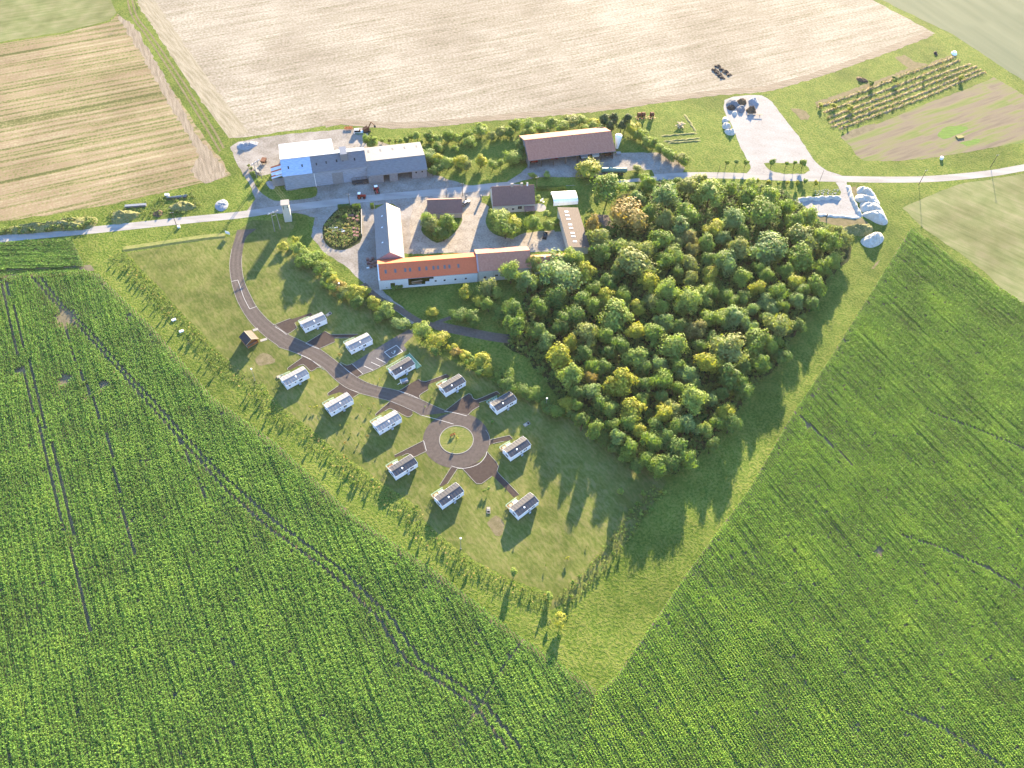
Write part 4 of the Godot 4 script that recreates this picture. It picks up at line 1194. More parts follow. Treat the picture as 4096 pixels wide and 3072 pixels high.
func fields() -> void:
	var f1 := PackedVector2Array([Vector2(-248.11,-208.19),Vector2(-193.76,-213.55),Vector2(-181.59,-215.63),Vector2(-164.32,-218.42),Vector2(-157.95,-217.26),Vector2(-153.22,-212.77),Vector2(-129.79,-192.45),Vector2(-100.28,-163.52),Vector2(-74.54,-146.33),Vector2(-46.51,-122.84),Vector2(-17.62,-104.9),Vector2(3.58,-89.73),Vector2(27.98,-74.25),Vector2(24.68,-63.25),Vector2(19.2,-43.18),Vector2(12.34,-26.09),Vector2(-144.19,-17.59)])
	var f2 := PackedVector2Array([Vector2(-256.98,-224.44),Vector2(-200.93,-230.16),Vector2(-191.09,-232.4),Vector2(-175.05,-235.22),Vector2(-167.26,-224.46),Vector2(-164.7,-220.39),Vector2(-194.68,-215.69),Vector2(-249.13,-210.05)])
	var f3 := PackedVector2Array([Vector2(28.49,-74.28),Vector2(33.36,-78.08),Vector2(57.99,-113.8),Vector2(78.15,-141.01),Vector2(95.28,-169.72),Vector2(116.28,-201.11),Vector2(142.28,-241.62),Vector2(162.64,-273.57),Vector2(175.76,-255.21),Vector2(196.33,-232.23),Vector2(230.61,-191.48),Vector2(162.86,-34.26),Vector2(12.55,-26.1),Vector2(19.43,-43.19),Vector2(25.04,-63.28)])
	sheet("crop_soil", f1, 0.017, M.soil)
	sheet("crop_soil", f2, 0.017, M.soil)
	sheet("crop_soil", f3, 0.017, M.soil)
	var da := PackedVector2Array([Vector2(-185.22,-207.33),Vector2(-146.55,-142.95)])
	var t1 := PackedVector2Array([Vector2(-190.98,-208.39),Vector2(-182.06,-193.97),Vector2(-167.51,-170.66),Vector2(-153.82,-149.53),Vector2(-141.58,-129.69),Vector2(-124.95,-103.09),Vector2(-111.71,-81.28)])
	var t1b := PackedVector2Array([Vector2(-189.74,-210.07),Vector2(-177.73,-191.41),Vector2(-163.47,-169),Vector2(-151.43,-149.72),Vector2(-138.83,-129.89),Vector2(-122.37,-103.27),Vector2(-109.27,-81.44)])
	var t2 := PackedVector2Array([Vector2(-182.05,-213.93),Vector2(-171.32,-203.92),Vector2(-160.75,-195.06),Vector2(-148.01,-183.9),Vector2(-132,-169.57),Vector2(-116.73,-155.48),Vector2(-105.77,-145.48),Vector2(-96.06,-136.98),Vector2(-87.79,-129.28),Vector2(-70.68,-116.3),Vector2(-50.05,-103.45),Vector2(-34.01,-90.73),Vector2(-23.9,-78.5),Vector2(-11.69,-71.93),Vector2(-4.37,-67.57),Vector2(4.83,-57.45)])
	var t2b := PackedVector2Array([Vector2(-178.47,-213.45),Vector2(-164.8,-199.93),Vector2(-150.8,-188.64),Vector2(-135.05,-173.98),Vector2(-119.94,-160.85),Vector2(-107.46,-149.51),Vector2(-93.72,-137.16),Vector2(-85.3,-130.55),Vector2(-67.76,-117.52),Vector2(-47.17,-104.61),Vector2(-30.69,-91.4),Vector2(-20.25,-79.15),Vector2(-8.53,-72.93),Vector2(-1.29,-68.23),Vector2(8,-58.15)])
	var t2c := PackedVector2Array([Vector2(-106.25,-145.44),Vector2(-99.19,-136.18),Vector2(-93.95,-127.74),Vector2(-86.91,-115.66)])
	var t3 := PackedVector2Array([Vector2(-165.3,-198.39),Vector2(-156,-183.94),Vector2(-148.95,-172.18),Vector2(-137.26,-156.97),Vector2(-126.28,-139.84),Vector2(-117.92,-123.85),Vector2(-106.84,-104.34)])
	var t4 := PackedVector2Array([Vector2(-201.59,-205.89),Vector2(-192.17,-209.85),Vector2(-190.22,-213.2),Vector2(-183.39,-215.82),Vector2(-172.87,-217.98),Vector2(-164.28,-219.4)])
	var t5 := PackedVector2Array([Vector2(8.08,-87.18),Vector2(1.87,-77.71),Vector2(-3.57,-67.75),Vector2(-5.98,-63.02)])
	var t6 := PackedVector2Array([Vector2(-153.62,-140.66),Vector2(-148.54,-151.16),Vector2(-141,-161.72),Vector2(-134.6,-172.68),Vector2(-129.97,-179.16)])
	crop("crop_field", "green row crop in the large field left of the campsite", f1, PackedVector2Array([Vector2(-157.95,-217.26),Vector2(-129.79,-192.45),Vector2(-100.28,-163.52),Vector2(-74.54,-146.33),Vector2(-46.51,-122.84),Vector2(-17.62,-104.9),Vector2(3.58,-89.73),Vector2(27.98,-74.25)]), da[1] - da[0],
		[[t1, 0.34], [t1b, 0.34], [t2, 0.42], [t2b, 0.42], [t2c, 0.28], [t3, 0.34], [t4, 0.55], [t5, 0.3], [t6, 0.22]],
		[Vector3(-151.5, -167.0, 2.2), Vector3(-167.5, -169.3, 1.6), Vector3(-137.8, -165.5, 1.6), Vector3(-161.5, -194.3, 3.6), Vector3(-139.8, -197.6, 1.0)], 11, 0.95, Color(1, 1, 1))
	crop("crop_field", "green row crop in the small block beside the country road", f2, PackedVector2Array([Vector2(-175.05,-235.22),Vector2(-167.26,-224.46),Vector2(-164.7,-220.39)]), da[1] - da[0] + (da[1] - da[0]).orthogonal() * 2.0, [[t4, 0.8]], [], 12, 0.85, Color(0.9, 0.95, 1))
	var db := PackedVector2Array([Vector2(101.04,-113.94),Vector2(112.57,-94.23)])
	crop("crop_field", "bright green row crop in the field right of the wood", f3, PackedVector2Array([Vector2(29.75,-74.6),Vector2(57.99,-113.8),Vector2(78.15,-141.01),Vector2(95.28,-169.72),Vector2(116.28,-201.11),Vector2(142.28,-241.62),Vector2(162.64,-273.57)]), db[1] - db[0],
		[[PackedVector2Array([Vector2(123.01,-127.66),Vector2(135.85,-123.44),Vector2(147.33,-117.81),Vector2(156.3,-111.5)]), 0.38], [PackedVector2Array([Vector2(110.22,-74.15),Vector2(121.16,-69.53),Vector2(134.02,-61.2)]), 0.38], [PackedVector2Array([Vector2(145.06,-176.35),Vector2(159.62,-170.23),Vector2(173.5,-163.38)]), 0.38], [PackedVector2Array([Vector2(97.58,-172.63),Vector2(108.34,-159.29),Vector2(113.32,-152.06)]), 0.35]],
		[Vector3(101.5, -167.5, 1.0), Vector3(114.9, -121.3, 1.6)], 13, 0.92, Color(1.3, 1.2, 0.95))

const HOMES := [[-73.01, -198.42, 0.6605], [-55.09, -189.86, 0.6830], [-74.24, -172.68, 0.7249], [-57.34, -162.73, 0.7325], [-40.31, -156.55, 0.7272], [-38.56, -179.97, 0.7423], [-20.38, -173.74, 0.7219], [-2.56, -167.59, 0.7117], [-32.83, -139.71, 0.7246], [-17.29, -130.34, 0.7540], [2.87, -149.49, 0.7299], [6.12, -128.41, 0.7705]]
const HOME_WORDS := ["highest grey-roofed", "hedge-side grey-roofed", "lawn-side grey-roofed", "middle grey-roofed", "grey-roofed saplings-side", "green-ramp", "charcoal-roofed hedge-side", "shaded charcoal-roofed", "charcoal-roofed strip-side", "charcoal-roofed lower left", "charcoal-roofed roundabout-side", "lowest charcoal-roofed"]
const HOME_LABELS := ["white mobile home with grey roof nearest the farm, highest of the row", "white mobile home with grey roof between the hedge and the parking bays", "white mobile home with grey roof below the orange wooden cabin", "white mobile home with grey roof, second one left of the campsite road", "white mobile home with grey roof beside the patch of planted saplings",
	"white mobile home with dark green ramp beside the painted disabled bay", "white mobile home with charcoal roof above the road, right of the green ramp", "white mobile home with charcoal roof standing wholly in the hedge's shade", "white mobile home with charcoal roof left of the roundabout", "white mobile home with charcoal roof straight below the roundabout",
	"white mobile home with charcoal roof right of the roundabout", "white mobile home with charcoal roof nearest the tip of the lawn"]

func campsite() -> void:
	# the road, its ring and the drives
	var left := smooth(PackedVector2Array([Vector2(-113.2,-246.17),Vector2(-112.84,-241.82),Vector2(-112.31,-234.07),Vector2(-111.08,-226.61),Vector2(-108.47,-218.76),Vector2(-104.92,-210.89),Vector2(-101.4,-204.96),Vector2(-97.64,-199.87),Vector2(-93.96,-195.87),Vector2(-88.44,-191.13),Vector2(-84.4,-188.26)]), 1.2)
	left.append_array(smooth(PackedVector2Array([Vector2(-83.21,-187.09),Vector2(-78.91,-185.76),Vector2(-75.41,-184.32),Vector2(-70.12,-181.81),Vector2(-66.03,-179.07),Vector2(-61.25,-174.52),Vector2(-58.98,-172.72),Vector2(-56.34,-170.96),Vector2(-51.77,-169.13),Vector2(-45.75,-167.67),Vector2(-40.98,-166.6),Vector2(-36.93,-165.01),Vector2(-32.47,-162.99),Vector2(-29.61,-161.34)]), 1.2))
	var right := smooth(PackedVector2Array([Vector2(-105.66,-247.69),Vector2(-107.12,-245.34),Vector2(-108.64,-242.21),Vector2(-108.2,-235.6),Vector2(-106.84,-228.12),Vector2(-104.87,-222),Vector2(-102.58,-216.76),Vector2(-99.14,-211.04),Vector2(-95.73,-205.8),Vector2(-91.5,-201.07),Vector2(-87.44,-197.42)]), 1.2)
	right.append_array(smooth(PackedVector2Array([Vector2(-87.69,-197.94),Vector2(-81.82,-193.62),Vector2(-78.18,-191.77),Vector2(-74.16,-189.96),Vector2(-68.84,-187.49),Vector2(-62.8,-183.03),Vector2(-58.17,-179.3),Vector2(-53.66,-175.89),Vector2(-48.98,-173.52),Vector2(-44.1,-172.19),Vector2(-39.32,-171.34),Vector2(-34.41,-169.3),Vector2(-30.79,-168.13),Vector2(-24.71,-165.26),Vector2(-20.24,-163.48)]), 1.2))
	var rr := right.duplicate()
	rr.reverse()
	var poly := left.duplicate()
	poly.append_array(rr)
	sheet("campsite_road", poly, 0.030, M.asphalt, 0.9)
	# paler wheel tracks worn into the road
	for s in [0.3, 0.68]:
		var wear := PackedVector2Array()
		for i in 60:
			var t := (i + 1.0) / 62.0
			var a := left[int(t * (left.size() - 1))]
			var b := right[int(t * (right.size() - 1))]
			wear.append(a.lerp(b, s))
		sheet("tyre_wear", ragged(ribbon(smooth(wear, 1.0), 0.75), 0.12, 0.8), 0.033, M.asphalt_worn)
	var cc := PackedVector2Array([Vector2(-17.08,-152.57)])
	var c := cc[0]
	var ri := 5.57
	var ro := 11.00
	var outer := PackedVector2Array()
	var inner := PackedVector2Array()
	for i in 64:
		var e := Vector2(cos(TAU * i / 64), sin(TAU * i / 64))
		outer.append(c + e * ro)
		inner.append(c + e * ri)
	sheet("roundabout", outer, 0.034, M.asphalt, 0.2)
	sheet("island_lawn", inner, 0.05, M.island_lawn)
	var ring := inner.duplicate()
	ring.append(inner[0])
	kerb(ring, M.kerb, 0.2, 0.12)
	var drives := [PackedVector2Array([Vector2(-86.98,-197.28),Vector2(-86.41,-197.66),Vector2(-85.21,-198.93),Vector2(-82.2,-200.97),Vector2(-81.58,-200.8),Vector2(-78.86,-202.42),Vector2(-75.45,-204.41),Vector2(-74.6,-203.47),Vector2(-75.39,-202.45),Vector2(-77.37,-201.61),Vector2(-80.11,-199.3),Vector2(-80.07,-198.75),Vector2(-78.86,-196.87),Vector2(-81.72,-193.46)]),
		PackedVector2Array([Vector2(-74.3,-189.78),Vector2(-72.47,-191.97),Vector2(-68.69,-195.98),Vector2(-66.04,-194.46),Vector2(-61.96,-194.91),Vector2(-56.34,-195.49),Vector2(-58.67,-193.78),Vector2(-64.72,-193.05),Vector2(-64.16,-191.27),Vector2(-65.93,-189.95),Vector2(-69.03,-187.57)]),
		PackedVector2Array([Vector2(-74.86,-184.44),Vector2(-74.25,-183.04),Vector2(-75.09,-181.73),Vector2(-78.23,-177.89),Vector2(-77.9,-177.11),Vector2(-77.15,-177.27),Vector2(-74.47,-179.52),Vector2(-73.16,-180.08),Vector2(-72.25,-179.5),Vector2(-69.75,-177.26),Vector2(-68.79,-177.95),Vector2(-67.92,-179.14),Vector2(-67,-179.32),Vector2(-69.99,-181.63)]),
		PackedVector2Array([Vector2(-59.09,-172.77),Vector2(-59.43,-171.66),Vector2(-60.68,-169.99),Vector2(-62.42,-168.09),Vector2(-62.08,-167.11),Vector2(-60.33,-168.07),Vector2(-58.49,-168.99),Vector2(-57.19,-168.61),Vector2(-55.3,-167.5),Vector2(-54.09,-166.73),Vector2(-52.01,-169.02)]),
		PackedVector2Array([Vector2(-40.85,-166.62),Vector2(-41.22,-165.92),Vector2(-43.04,-163.68),Vector2(-45.03,-160.7),Vector2(-44.71,-160.07),Vector2(-43.43,-161.2),Vector2(-41.02,-163.43),Vector2(-38.97,-162.96),Vector2(-36.67,-161.73),Vector2(-34.07,-160.44),Vector2(-32.68,-161.67),Vector2(-32.86,-163.16)]),
		PackedVector2Array([Vector2(-39.23,-171.2),Vector2(-38.18,-171.48),Vector2(-36.94,-172.66),Vector2(-35.57,-174.16),Vector2(-32.45,-176.8),Vector2(-30.14,-175.79),Vector2(-26.89,-177.65),Vector2(-22.85,-179.79),Vector2(-21.63,-178.68),Vector2(-25.22,-176.78),Vector2(-28.63,-174.91),Vector2(-28.83,-173.91),Vector2(-28.67,-172.54),Vector2(-31.37,-169.68),Vector2(-30.79,-168.08)]),
		PackedVector2Array([Vector2(-22.15,-163.74),Vector2(-18.4,-167.85),Vector2(-14.57,-171.84),Vector2(-12.2,-169.4),Vector2(-10.87,-170.19),Vector2(-5.04,-173.58),Vector2(-4.04,-172.58),Vector2(-7.77,-170.24),Vector2(-10.89,-168.35),Vector2(-10.54,-166.84),Vector2(-12.77,-164.86),Vector2(-14.19,-162.67)]),
		PackedVector2Array([Vector2(-27.58,-151.74),Vector2(-28.78,-150.58),Vector2(-32.87,-147.79),Vector2(-36.46,-144.98),Vector2(-36.19,-144.13),Vector2(-34,-145.25),Vector2(-32.21,-146.08),Vector2(-31.08,-145.29),Vector2(-30.06,-144.76),Vector2(-28.24,-146.03),Vector2(-26.19,-147.41)]),
		PackedVector2Array([Vector2(-17.78,-142.49),Vector2(-17.84,-141.63),Vector2(-19.25,-138.3),Vector2(-20.77,-134.85),Vector2(-20.58,-134.4),Vector2(-19.75,-134.68),Vector2(-18.43,-135.85),Vector2(-17.26,-138.62),Vector2(-15.67,-141.79)]),
		PackedVector2Array([Vector2(-6.44,-153.3),Vector2(-2.92,-154.38),Vector2(0.31,-155.53),Vector2(1.35,-154.34),Vector2(0.11,-153.58),Vector2(-2.82,-152.68),Vector2(-5.08,-151.93),Vector2(-6.29,-151.16)]),
		PackedVector2Array([Vector2(-15.27,-141.93),Vector2(-14.23,-141.67),Vector2(-12.17,-139.61),Vector2(-9.17,-136.31),Vector2(-7.88,-136.4),Vector2(-6.26,-137.86),Vector2(-4.36,-139.68),Vector2(-3.75,-139.05),Vector2(-1.14,-136.4),Vector2(2.8,-132.16),Vector2(4.52,-133.35),Vector2(0.98,-137.05),Vector2(-3.03,-141.48),Vector2(-2.62,-143.22),Vector2(-3.37,-144.71),Vector2(-5.1,-146.49),Vector2(-6.71,-148.65),Vector2(-8.21,-144.87)]),
		PackedVector2Array([Vector2(-61.2,-181.87),Vector2(-58.41,-180.66),Vector2(-56.41,-181.75),Vector2(-53.89,-179.65),Vector2(-51.67,-177.4),Vector2(-53.79,-175.52),Vector2(-57.65,-178.58)])]
	var y := 0.0305
	for p in drives:
		sheet("driveway", p, 0.026, M.asphalt2, 0.4)
	sheet("parking_area", PackedVector2Array([Vector2(-56.34,-181.76),Vector2(-52.85,-185.51),Vector2(-49.04,-189.4),Vector2(-44.08,-194.37),Vector2(-38.98,-199.16),Vector2(-37.05,-200.15),Vector2(-36.78,-196.34),Vector2(-38.67,-193.47),Vector2(-39.67,-191.78),Vector2(-38.16,-189.51),Vector2(-43.23,-185.42),Vector2(-44.43,-182.63),Vector2(-48.33,-179.5),Vector2(-51.65,-177.3)]), 0.026, M.parking, 0.4)
	# kerbs
	for p in [PackedVector2Array([Vector2(-87.05,-197.6),Vector2(-85.22,-198.97),Vector2(-82.21,-201.02)]), PackedVector2Array([Vector2(-80.09,-199.19),Vector2(-80.07,-198.75),Vector2(-78.82,-196.83)]), PackedVector2Array([Vector2(-81.72,-193.46),Vector2(-80.63,-194.42),Vector2(-78.85,-196.82)]), PackedVector2Array([Vector2(-74.3,-189.78),Vector2(-69.75,-194.69)]), PackedVector2Array([Vector2(-68.69,-195.98),Vector2(-66.04,-194.46)]), PackedVector2Array([Vector2(-65.83,-194.65),Vector2(-56.52,-195.54)]), PackedVector2Array([Vector2(-64.72,-193.01),Vector2(-59.43,-193.46)]), PackedVector2Array([Vector2(-64.16,-191.27),Vector2(-68.75,-187.8)]),
		PackedVector2Array([Vector2(-76.24,-184.95),Vector2(-74.62,-184.05),Vector2(-74.25,-183.04),Vector2(-78.23,-177.89),Vector2(-77.9,-177.11)]), PackedVector2Array([Vector2(-74.76,-179.4),Vector2(-73.16,-180.08),Vector2(-72.02,-179.11),Vector2(-69.75,-177.26),Vector2(-68.19,-178.91),Vector2(-66.99,-179.22),Vector2(-65.53,-178.22)]), PackedVector2Array([Vector2(-59.43,-171.66),Vector2(-62.42,-168.09),Vector2(-61.99,-167.06)]), PackedVector2Array([Vector2(-40.97,-166.33),Vector2(-45.03,-160.7),Vector2(-44.62,-159.99)]), PackedVector2Array([Vector2(-42.07,-162.25),Vector2(-40.86,-163.44),Vector2(-38.97,-162.96),Vector2(-34.07,-160.44),Vector2(-32.68,-161.67)]),
		PackedVector2Array([Vector2(-53.53,-167.06),Vector2(-51.69,-168.95)]), PackedVector2Array([Vector2(-39.23,-171.2),Vector2(-38.18,-171.48),Vector2(-35,-174.6)]), PackedVector2Array([Vector2(-32.45,-176.8),Vector2(-30.14,-175.79),Vector2(-23,-179.78)]), PackedVector2Array([Vector2(-28.6,-172.54),Vector2(-31.37,-169.68),Vector2(-30.8,-168.18)]), PackedVector2Array([Vector2(-21.6,-164.35),Vector2(-14.57,-171.84),Vector2(-12.2,-169.4),Vector2(-5.04,-173.58),Vector2(-3.88,-172.5)]), PackedVector2Array([Vector2(-10.54,-166.84),Vector2(-12.77,-164.86),Vector2(-14.2,-162.76)]), PackedVector2Array([Vector2(-10.73,-168.36),Vector2(-8.04,-169.64)]),
		PackedVector2Array([Vector2(-27.76,-151.37),Vector2(-36.46,-144.98)]), PackedVector2Array([Vector2(-33.96,-144.9),Vector2(-32.21,-146.08),Vector2(-31.25,-145.45)]), PackedVector2Array([Vector2(-30.06,-144.76),Vector2(-26.34,-147.4)]), PackedVector2Array([Vector2(-17.73,-141.98),Vector2(-20.77,-134.85)]), PackedVector2Array([Vector2(-15.72,-141.53),Vector2(-18.4,-135.52)]), PackedVector2Array([Vector2(-5.85,-153.43),Vector2(0.31,-155.53),Vector2(1.35,-154.34)]), PackedVector2Array([Vector2(-5.01,-151.94),Vector2(-1.5,-153.13)]),
		PackedVector2Array([Vector2(-6.71,-148.65),Vector2(-3.37,-144.71),Vector2(-2.62,-143.22),Vector2(-3.03,-141.48),Vector2(0.98,-137.05),Vector2(4.45,-133.34)]), PackedVector2Array([Vector2(-15.8,-141.46),Vector2(-14.22,-141.58),Vector2(-9.17,-136.31),Vector2(-7.74,-136.41),Vector2(-4.5,-139.5)]), PackedVector2Array([Vector2(-7.75,-157.19),Vector2(-6.74,-155.62),Vector2(-6.06,-153.33),Vector2(-6.14,-151.17)]), PackedVector2Array([Vector2(-60.66,-182.17),Vector2(-58.04,-180.85),Vector2(-56.41,-181.75)]), PackedVector2Array([Vector2(-53.83,-175.72),Vector2(-51.92,-177.28),Vector2(-48.33,-179.5),Vector2(-44.45,-182.73)])]:
		kerb(smooth(p, 0.9), M.kerb)
	kerb(left.slice(8, left.size()), M.kerb, 0.12, 0.07)
	kerb(right.slice(12, right.size()), M.kerb, 0.12, 0.07)
	# painted lines across and along the road
	for p in [PackedVector2Array([Vector2(-108.07,-217.71),Vector2(-105.89,-218.7)]), PackedVector2Array([Vector2(-105.89,-218.7),Vector2(-103.9,-214.86),Vector2(-101.36,-209.8),Vector2(-97.89,-204.41)]), PackedVector2Array([Vector2(-97.89,-204.41),Vector2(-95.75,-205.86)]), PackedVector2Array([Vector2(-86.83,-196.63),Vector2(-84.36,-195.09),Vector2(-81.91,-193.23)]), PackedVector2Array([Vector2(-74.3,-189.78),Vector2(-72.14,-188.69),Vector2(-69.01,-187.47)]), PackedVector2Array([Vector2(-76.2,-184.98),Vector2(-74.42,-184.08),Vector2(-71.6,-182.76),Vector2(-69.38,-181.19),Vector2(-66.98,-179.44)]), PackedVector2Array([Vector2(-60.52,-181.41),Vector2(-57.22,-178.37),Vector2(-53.66,-175.89)]), PackedVector2Array([Vector2(-56.41,-181.75),Vector2(-51.73,-177.3)]),
		PackedVector2Array([Vector2(-58.98,-172.72),Vector2(-56.34,-170.96),Vector2(-52.19,-169.34)]), PackedVector2Array([Vector2(-40.98,-166.6),Vector2(-36.93,-165.01),Vector2(-32.47,-162.99)]), PackedVector2Array([Vector2(-38.12,-171),Vector2(-34.07,-169.66),Vector2(-30.96,-168.17)]), PackedVector2Array([Vector2(-22.15,-163.74),Vector2(-18.91,-163.43),Vector2(-14.56,-162.45)]), PackedVector2Array([Vector2(-29.61,-161.51),Vector2(-24.24,-160.25),Vector2(-18.64,-158.74)]), PackedVector2Array([Vector2(-27.76,-151.37),Vector2(-27,-149.29),Vector2(-26.43,-147.57)]), PackedVector2Array([Vector2(-17.69,-142.32),Vector2(-15.67,-141.7)]),
		PackedVector2Array([Vector2(-17.62,-142.27),Vector2(-15.84,-141.8),Vector2(-14.08,-141.68),Vector2(-12.37,-142.06),Vector2(-10.54,-142.8),Vector2(-8.87,-143.95),Vector2(-7.68,-145.6),Vector2(-6.92,-147.4),Vector2(-6.79,-148.64)])]:
		sheet("painted_line", ribbon(smooth(p, 0.8), 0.13), 0.040, M.paint)
	for p in [PackedVector2Array([Vector2(-52.14,-181.07),Vector2(-48.52,-179.43)]), PackedVector2Array([Vector2(-49.99,-183.05),Vector2(-46.55,-181.38)]), PackedVector2Array([Vector2(-48.37,-185),Vector2(-44.7,-183.07)])]:
		sheet("painted_line", ribbon(p, 0.16), 0.040, M.paint)
	var bay := PackedVector2Array([Vector2(-45.92,-187.92),Vector2(-42.14,-191.47),Vector2(-39.47,-188.72),Vector2(-43.31,-185.41),Vector2(-45.92,-187.92)])
	sheet("painted_line", ribbon(bay.slice(0, 2), 0.2), 0.040, M.paint)
	sheet("painted_line", ribbon(bay.slice(1, 3), 0.2), 0.044, M.paint)
	sheet("painted_line", ribbon(bay.slice(2, 4), 0.2), 0.040, M.paint)
	sheet("painted_line", ribbon(bay.slice(3, 5), 0.2), 0.044, M.paint)
	# wheelchair symbol
	var sy := MeshInstance3D.new()
	sy.free()
	var st := mb()
	var wc: Vector2 = (bay[0] + bay[2]) / 2.0
	var ax: Vector2 = (bay[1] - bay[0]).normalized()
	var ay: Vector2 = (bay[2] - bay[1]).normalized()
	var sym := [[-0.15, -0.15, 0.55], [0, 0, 0]]
	var prev := Vector2.ZERO
	for i in 15:
		var a := -0.6 + i * 0.32
		var q := wc + (ax * cos(a) + ay * sin(a)) * 0.62 - ax * 0.15
		if i > 0:
			bar(st, Vector3(prev.x, 0.044, prev.y), Vector3(q.x, 0.044, q.y), 0.15, 0.008)
		prev = q
	for s in [[Vector2(0.75, -0.1), Vector2(0.2, -0.1)], [Vector2(0.2, -0.1), Vector2(0.15, 0.45)], [Vector2(0.15, 0.45), Vector2(-0.5, 0.75)], [Vector2(0.5, -0.1), Vector2(0.5, 0.4)], [Vector2(0.86, -0.16), Vector2(1.02, -0.04)], [Vector2(-0.5, 0.75), Vector2(-0.6, 0.95)]]:
		var p0: Vector2 = wc + ax * s[0].x + ay * s[0].y
		var p1: Vector2 = wc + ax * s[1].x + ay * s[1].y
		bar(st, Vector3(p0.x, 0.046, p0.y), Vector3(p1.x, 0.046, p1.y), 0.17, 0.008)
	obj("painted_symbol", st, M.paint).set_meta("kind", "structure")
	# homes
	for i in 12:
		var h: Array = HOMES[i]
		mobile_home(Vector3(h[0], 0, h[1]), h[2], 8.6 if i < 5 else 8.3, i >= 5, HOME_LABELS[i], HOME_WORDS[i], i != 5)
	# the green ramp deck of the accessible home
	var h6: Array = HOMES[5]
	var dk := thing("access_deck", "dark green boarded access deck and ramp round the mobile home by the parking", "deck", Vector3(h6[0], 0, h6[1]), h6[2])
	for i in 10:
		st = mb()
		box(st, Vector3(-3.9, 0.4, -2.3 - i * 0.17), Vector3(4.3, 0.44, -2.15 - i * 0.17))
		obj("deck_board", st, M.green_deck, dk)
	for i in 24:
		st = mb()
		var z := -4.6 + i * 0.3
		var dy := 0.5 - maxf(0.0, z) * 0.12
		box(st, Vector3(4.4, dy - 0.05, z), Vector3(6.3, dy, z + 0.28))
		obj("ramp_board", st, M.green_deck, dk)
	st = mb()
	rail(st, Vector3(-3.9, 0.42, -3.95), Vector3(4.3, 0.42, -3.95))
	rail(st, Vector3(6.3, 0.4, -4.6), Vector3(6.3, 0.25, 2.6), 0.5)
	obj("railing", st, M.pale_green, dk)
	st = mb()
	for p in [Vector3(-3.7, 0, -2.4), Vector3(0, 0, -2.4), Vector3(4.1, 0, -2.4), Vector3(-3.7, 0, -3.7), Vector3(0, 0, -3.7), Vector3(4.1, 0, -3.7), Vector3(4.5, 0, -4.4), Vector3(6.2, 0, -4.4), Vector3(4.5, 0, 1.5), Vector3(6.2, 0, 1.5)]:
		bar(st, p, p + Vector3(0, 0.35 if p.z > 0 else 0.41, 0), 0.1)
	obj("post", st, M.green_deck, dk)
	# wooden cabin beside the road
	cabin()
	# small plant: treatment tanks, trailer, bench, stakes
	var tanks := [[Vector3(-68.75,0,-204.2), 0.9, "open concrete tank with lid behind the highest mobile home"], [Vector3(-79.96,0,-174.03), 0.5, "open concrete tank at the left end of the lawn-side mobile home"], [Vector3(5.78,0,-160.53), 0.7, "grey concrete tank lying in the hedge's shade"], [Vector3(-4.79,0,-127.01), -1.5, "pale concrete tank on the lawn left of the lowest mobile home"]]
	for k in tanks:
		var t := thing("concrete_tank", k[2], "tank", k[0], k[1], "concrete tanks on the lawn")
		st = mb()
		wall_x(st, -1.1, 1.1, 0.32, 0.55, 0.1)
		wall_x(st, -1.1, 1.1, 0.32, -0.45, 0.1)
		box(st, Vector3(-1.1, 0, -0.45), Vector3(-1.0, 0.32, 0.45))
		box(st, Vector3(1.0, 0, -0.45), Vector3(1.1, 0.32, 0.45))
		box(st, Vector3(-1.0, 0, -0.45), Vector3(0.2, 0.27, 0.45))
		obj("casing", st, M.concrete, t)
		st = mb()
		tube(st, Vector3(0.6, 0.01, 0), Vector3(0.6, 0.1, 0), 0.4, 0.4, 12)
		obj("opening", st, M.dark_in, t)
		st = mb()
		cbox(st, Vector3(-0.6, 0.31, 0), Vector3(0.6, 0.06, 0.7))
		obj("lid", st, M.pale_wood, t)
	var tr := thing("box_trailer", "grey box trailer with drawbar on the lawn below the green ramp", "trailer", Vector3(-37.09,0,-175.03), 0.45)
	st = mb()
	hexa(st, [Vector3(-1.3, 0.5, -0.8), Vector3(1.3, 0.5, -0.8), Vector3(1.3, 0.5, 0.8), Vector3(-1.3, 0.5, 0.8), Vector3(-1.2, 1.3, -0.7), Vector3(1.2, 1.3, -0.7), Vector3(1.2, 1.3, 0.7), Vector3(-1.2, 1.3, 0.7)])
	obj("body", st, M.zinc, tr)
	st = mb()
	bar(st, Vector3(-1.3, 0.5, 0), Vector3(-2.6, 0.42, 0.4), 0.1)
	obj("drawbar", st, M.white_trim, tr)
	for s in [-1.0, 1.0]:
		wheel(tr, Vector3(0.1, 0.32, s * 0.9), 0.32, 0.2, M.zinc)
	st = mb()
	box(st, Vector3(-1.35, 0.5, -0.85), Vector3(-1.3, 1.5, 0.85))
	obj("tailboard", st, M.white_trim, tr)
	var bn := thing("bench", "orange wooden bench on the round island lawn", "bench", Vector3(-18.41,0,-154.05), 0.62)
	st = mb()
	cbox(st, Vector3(0, 0.46, 0), Vector3(1.9, 0.06, 0.45))
	obj("seat", st, M.orange_wood, bn)
	st = mb()
	cbox(st, Vector3(0, 0.75, -0.24), Vector3(1.9, 0.4, 0.05))
	obj("backrest", st, M.orange_wood, bn)
	for s in [-0.75, 0.75]:
		st = mb()
		box(st, Vector3(s - 0.05, 0, -0.2), Vector3(s + 0.05, 0.43, 0.2))
		obj("leg", st, M.orange_wood, bn)
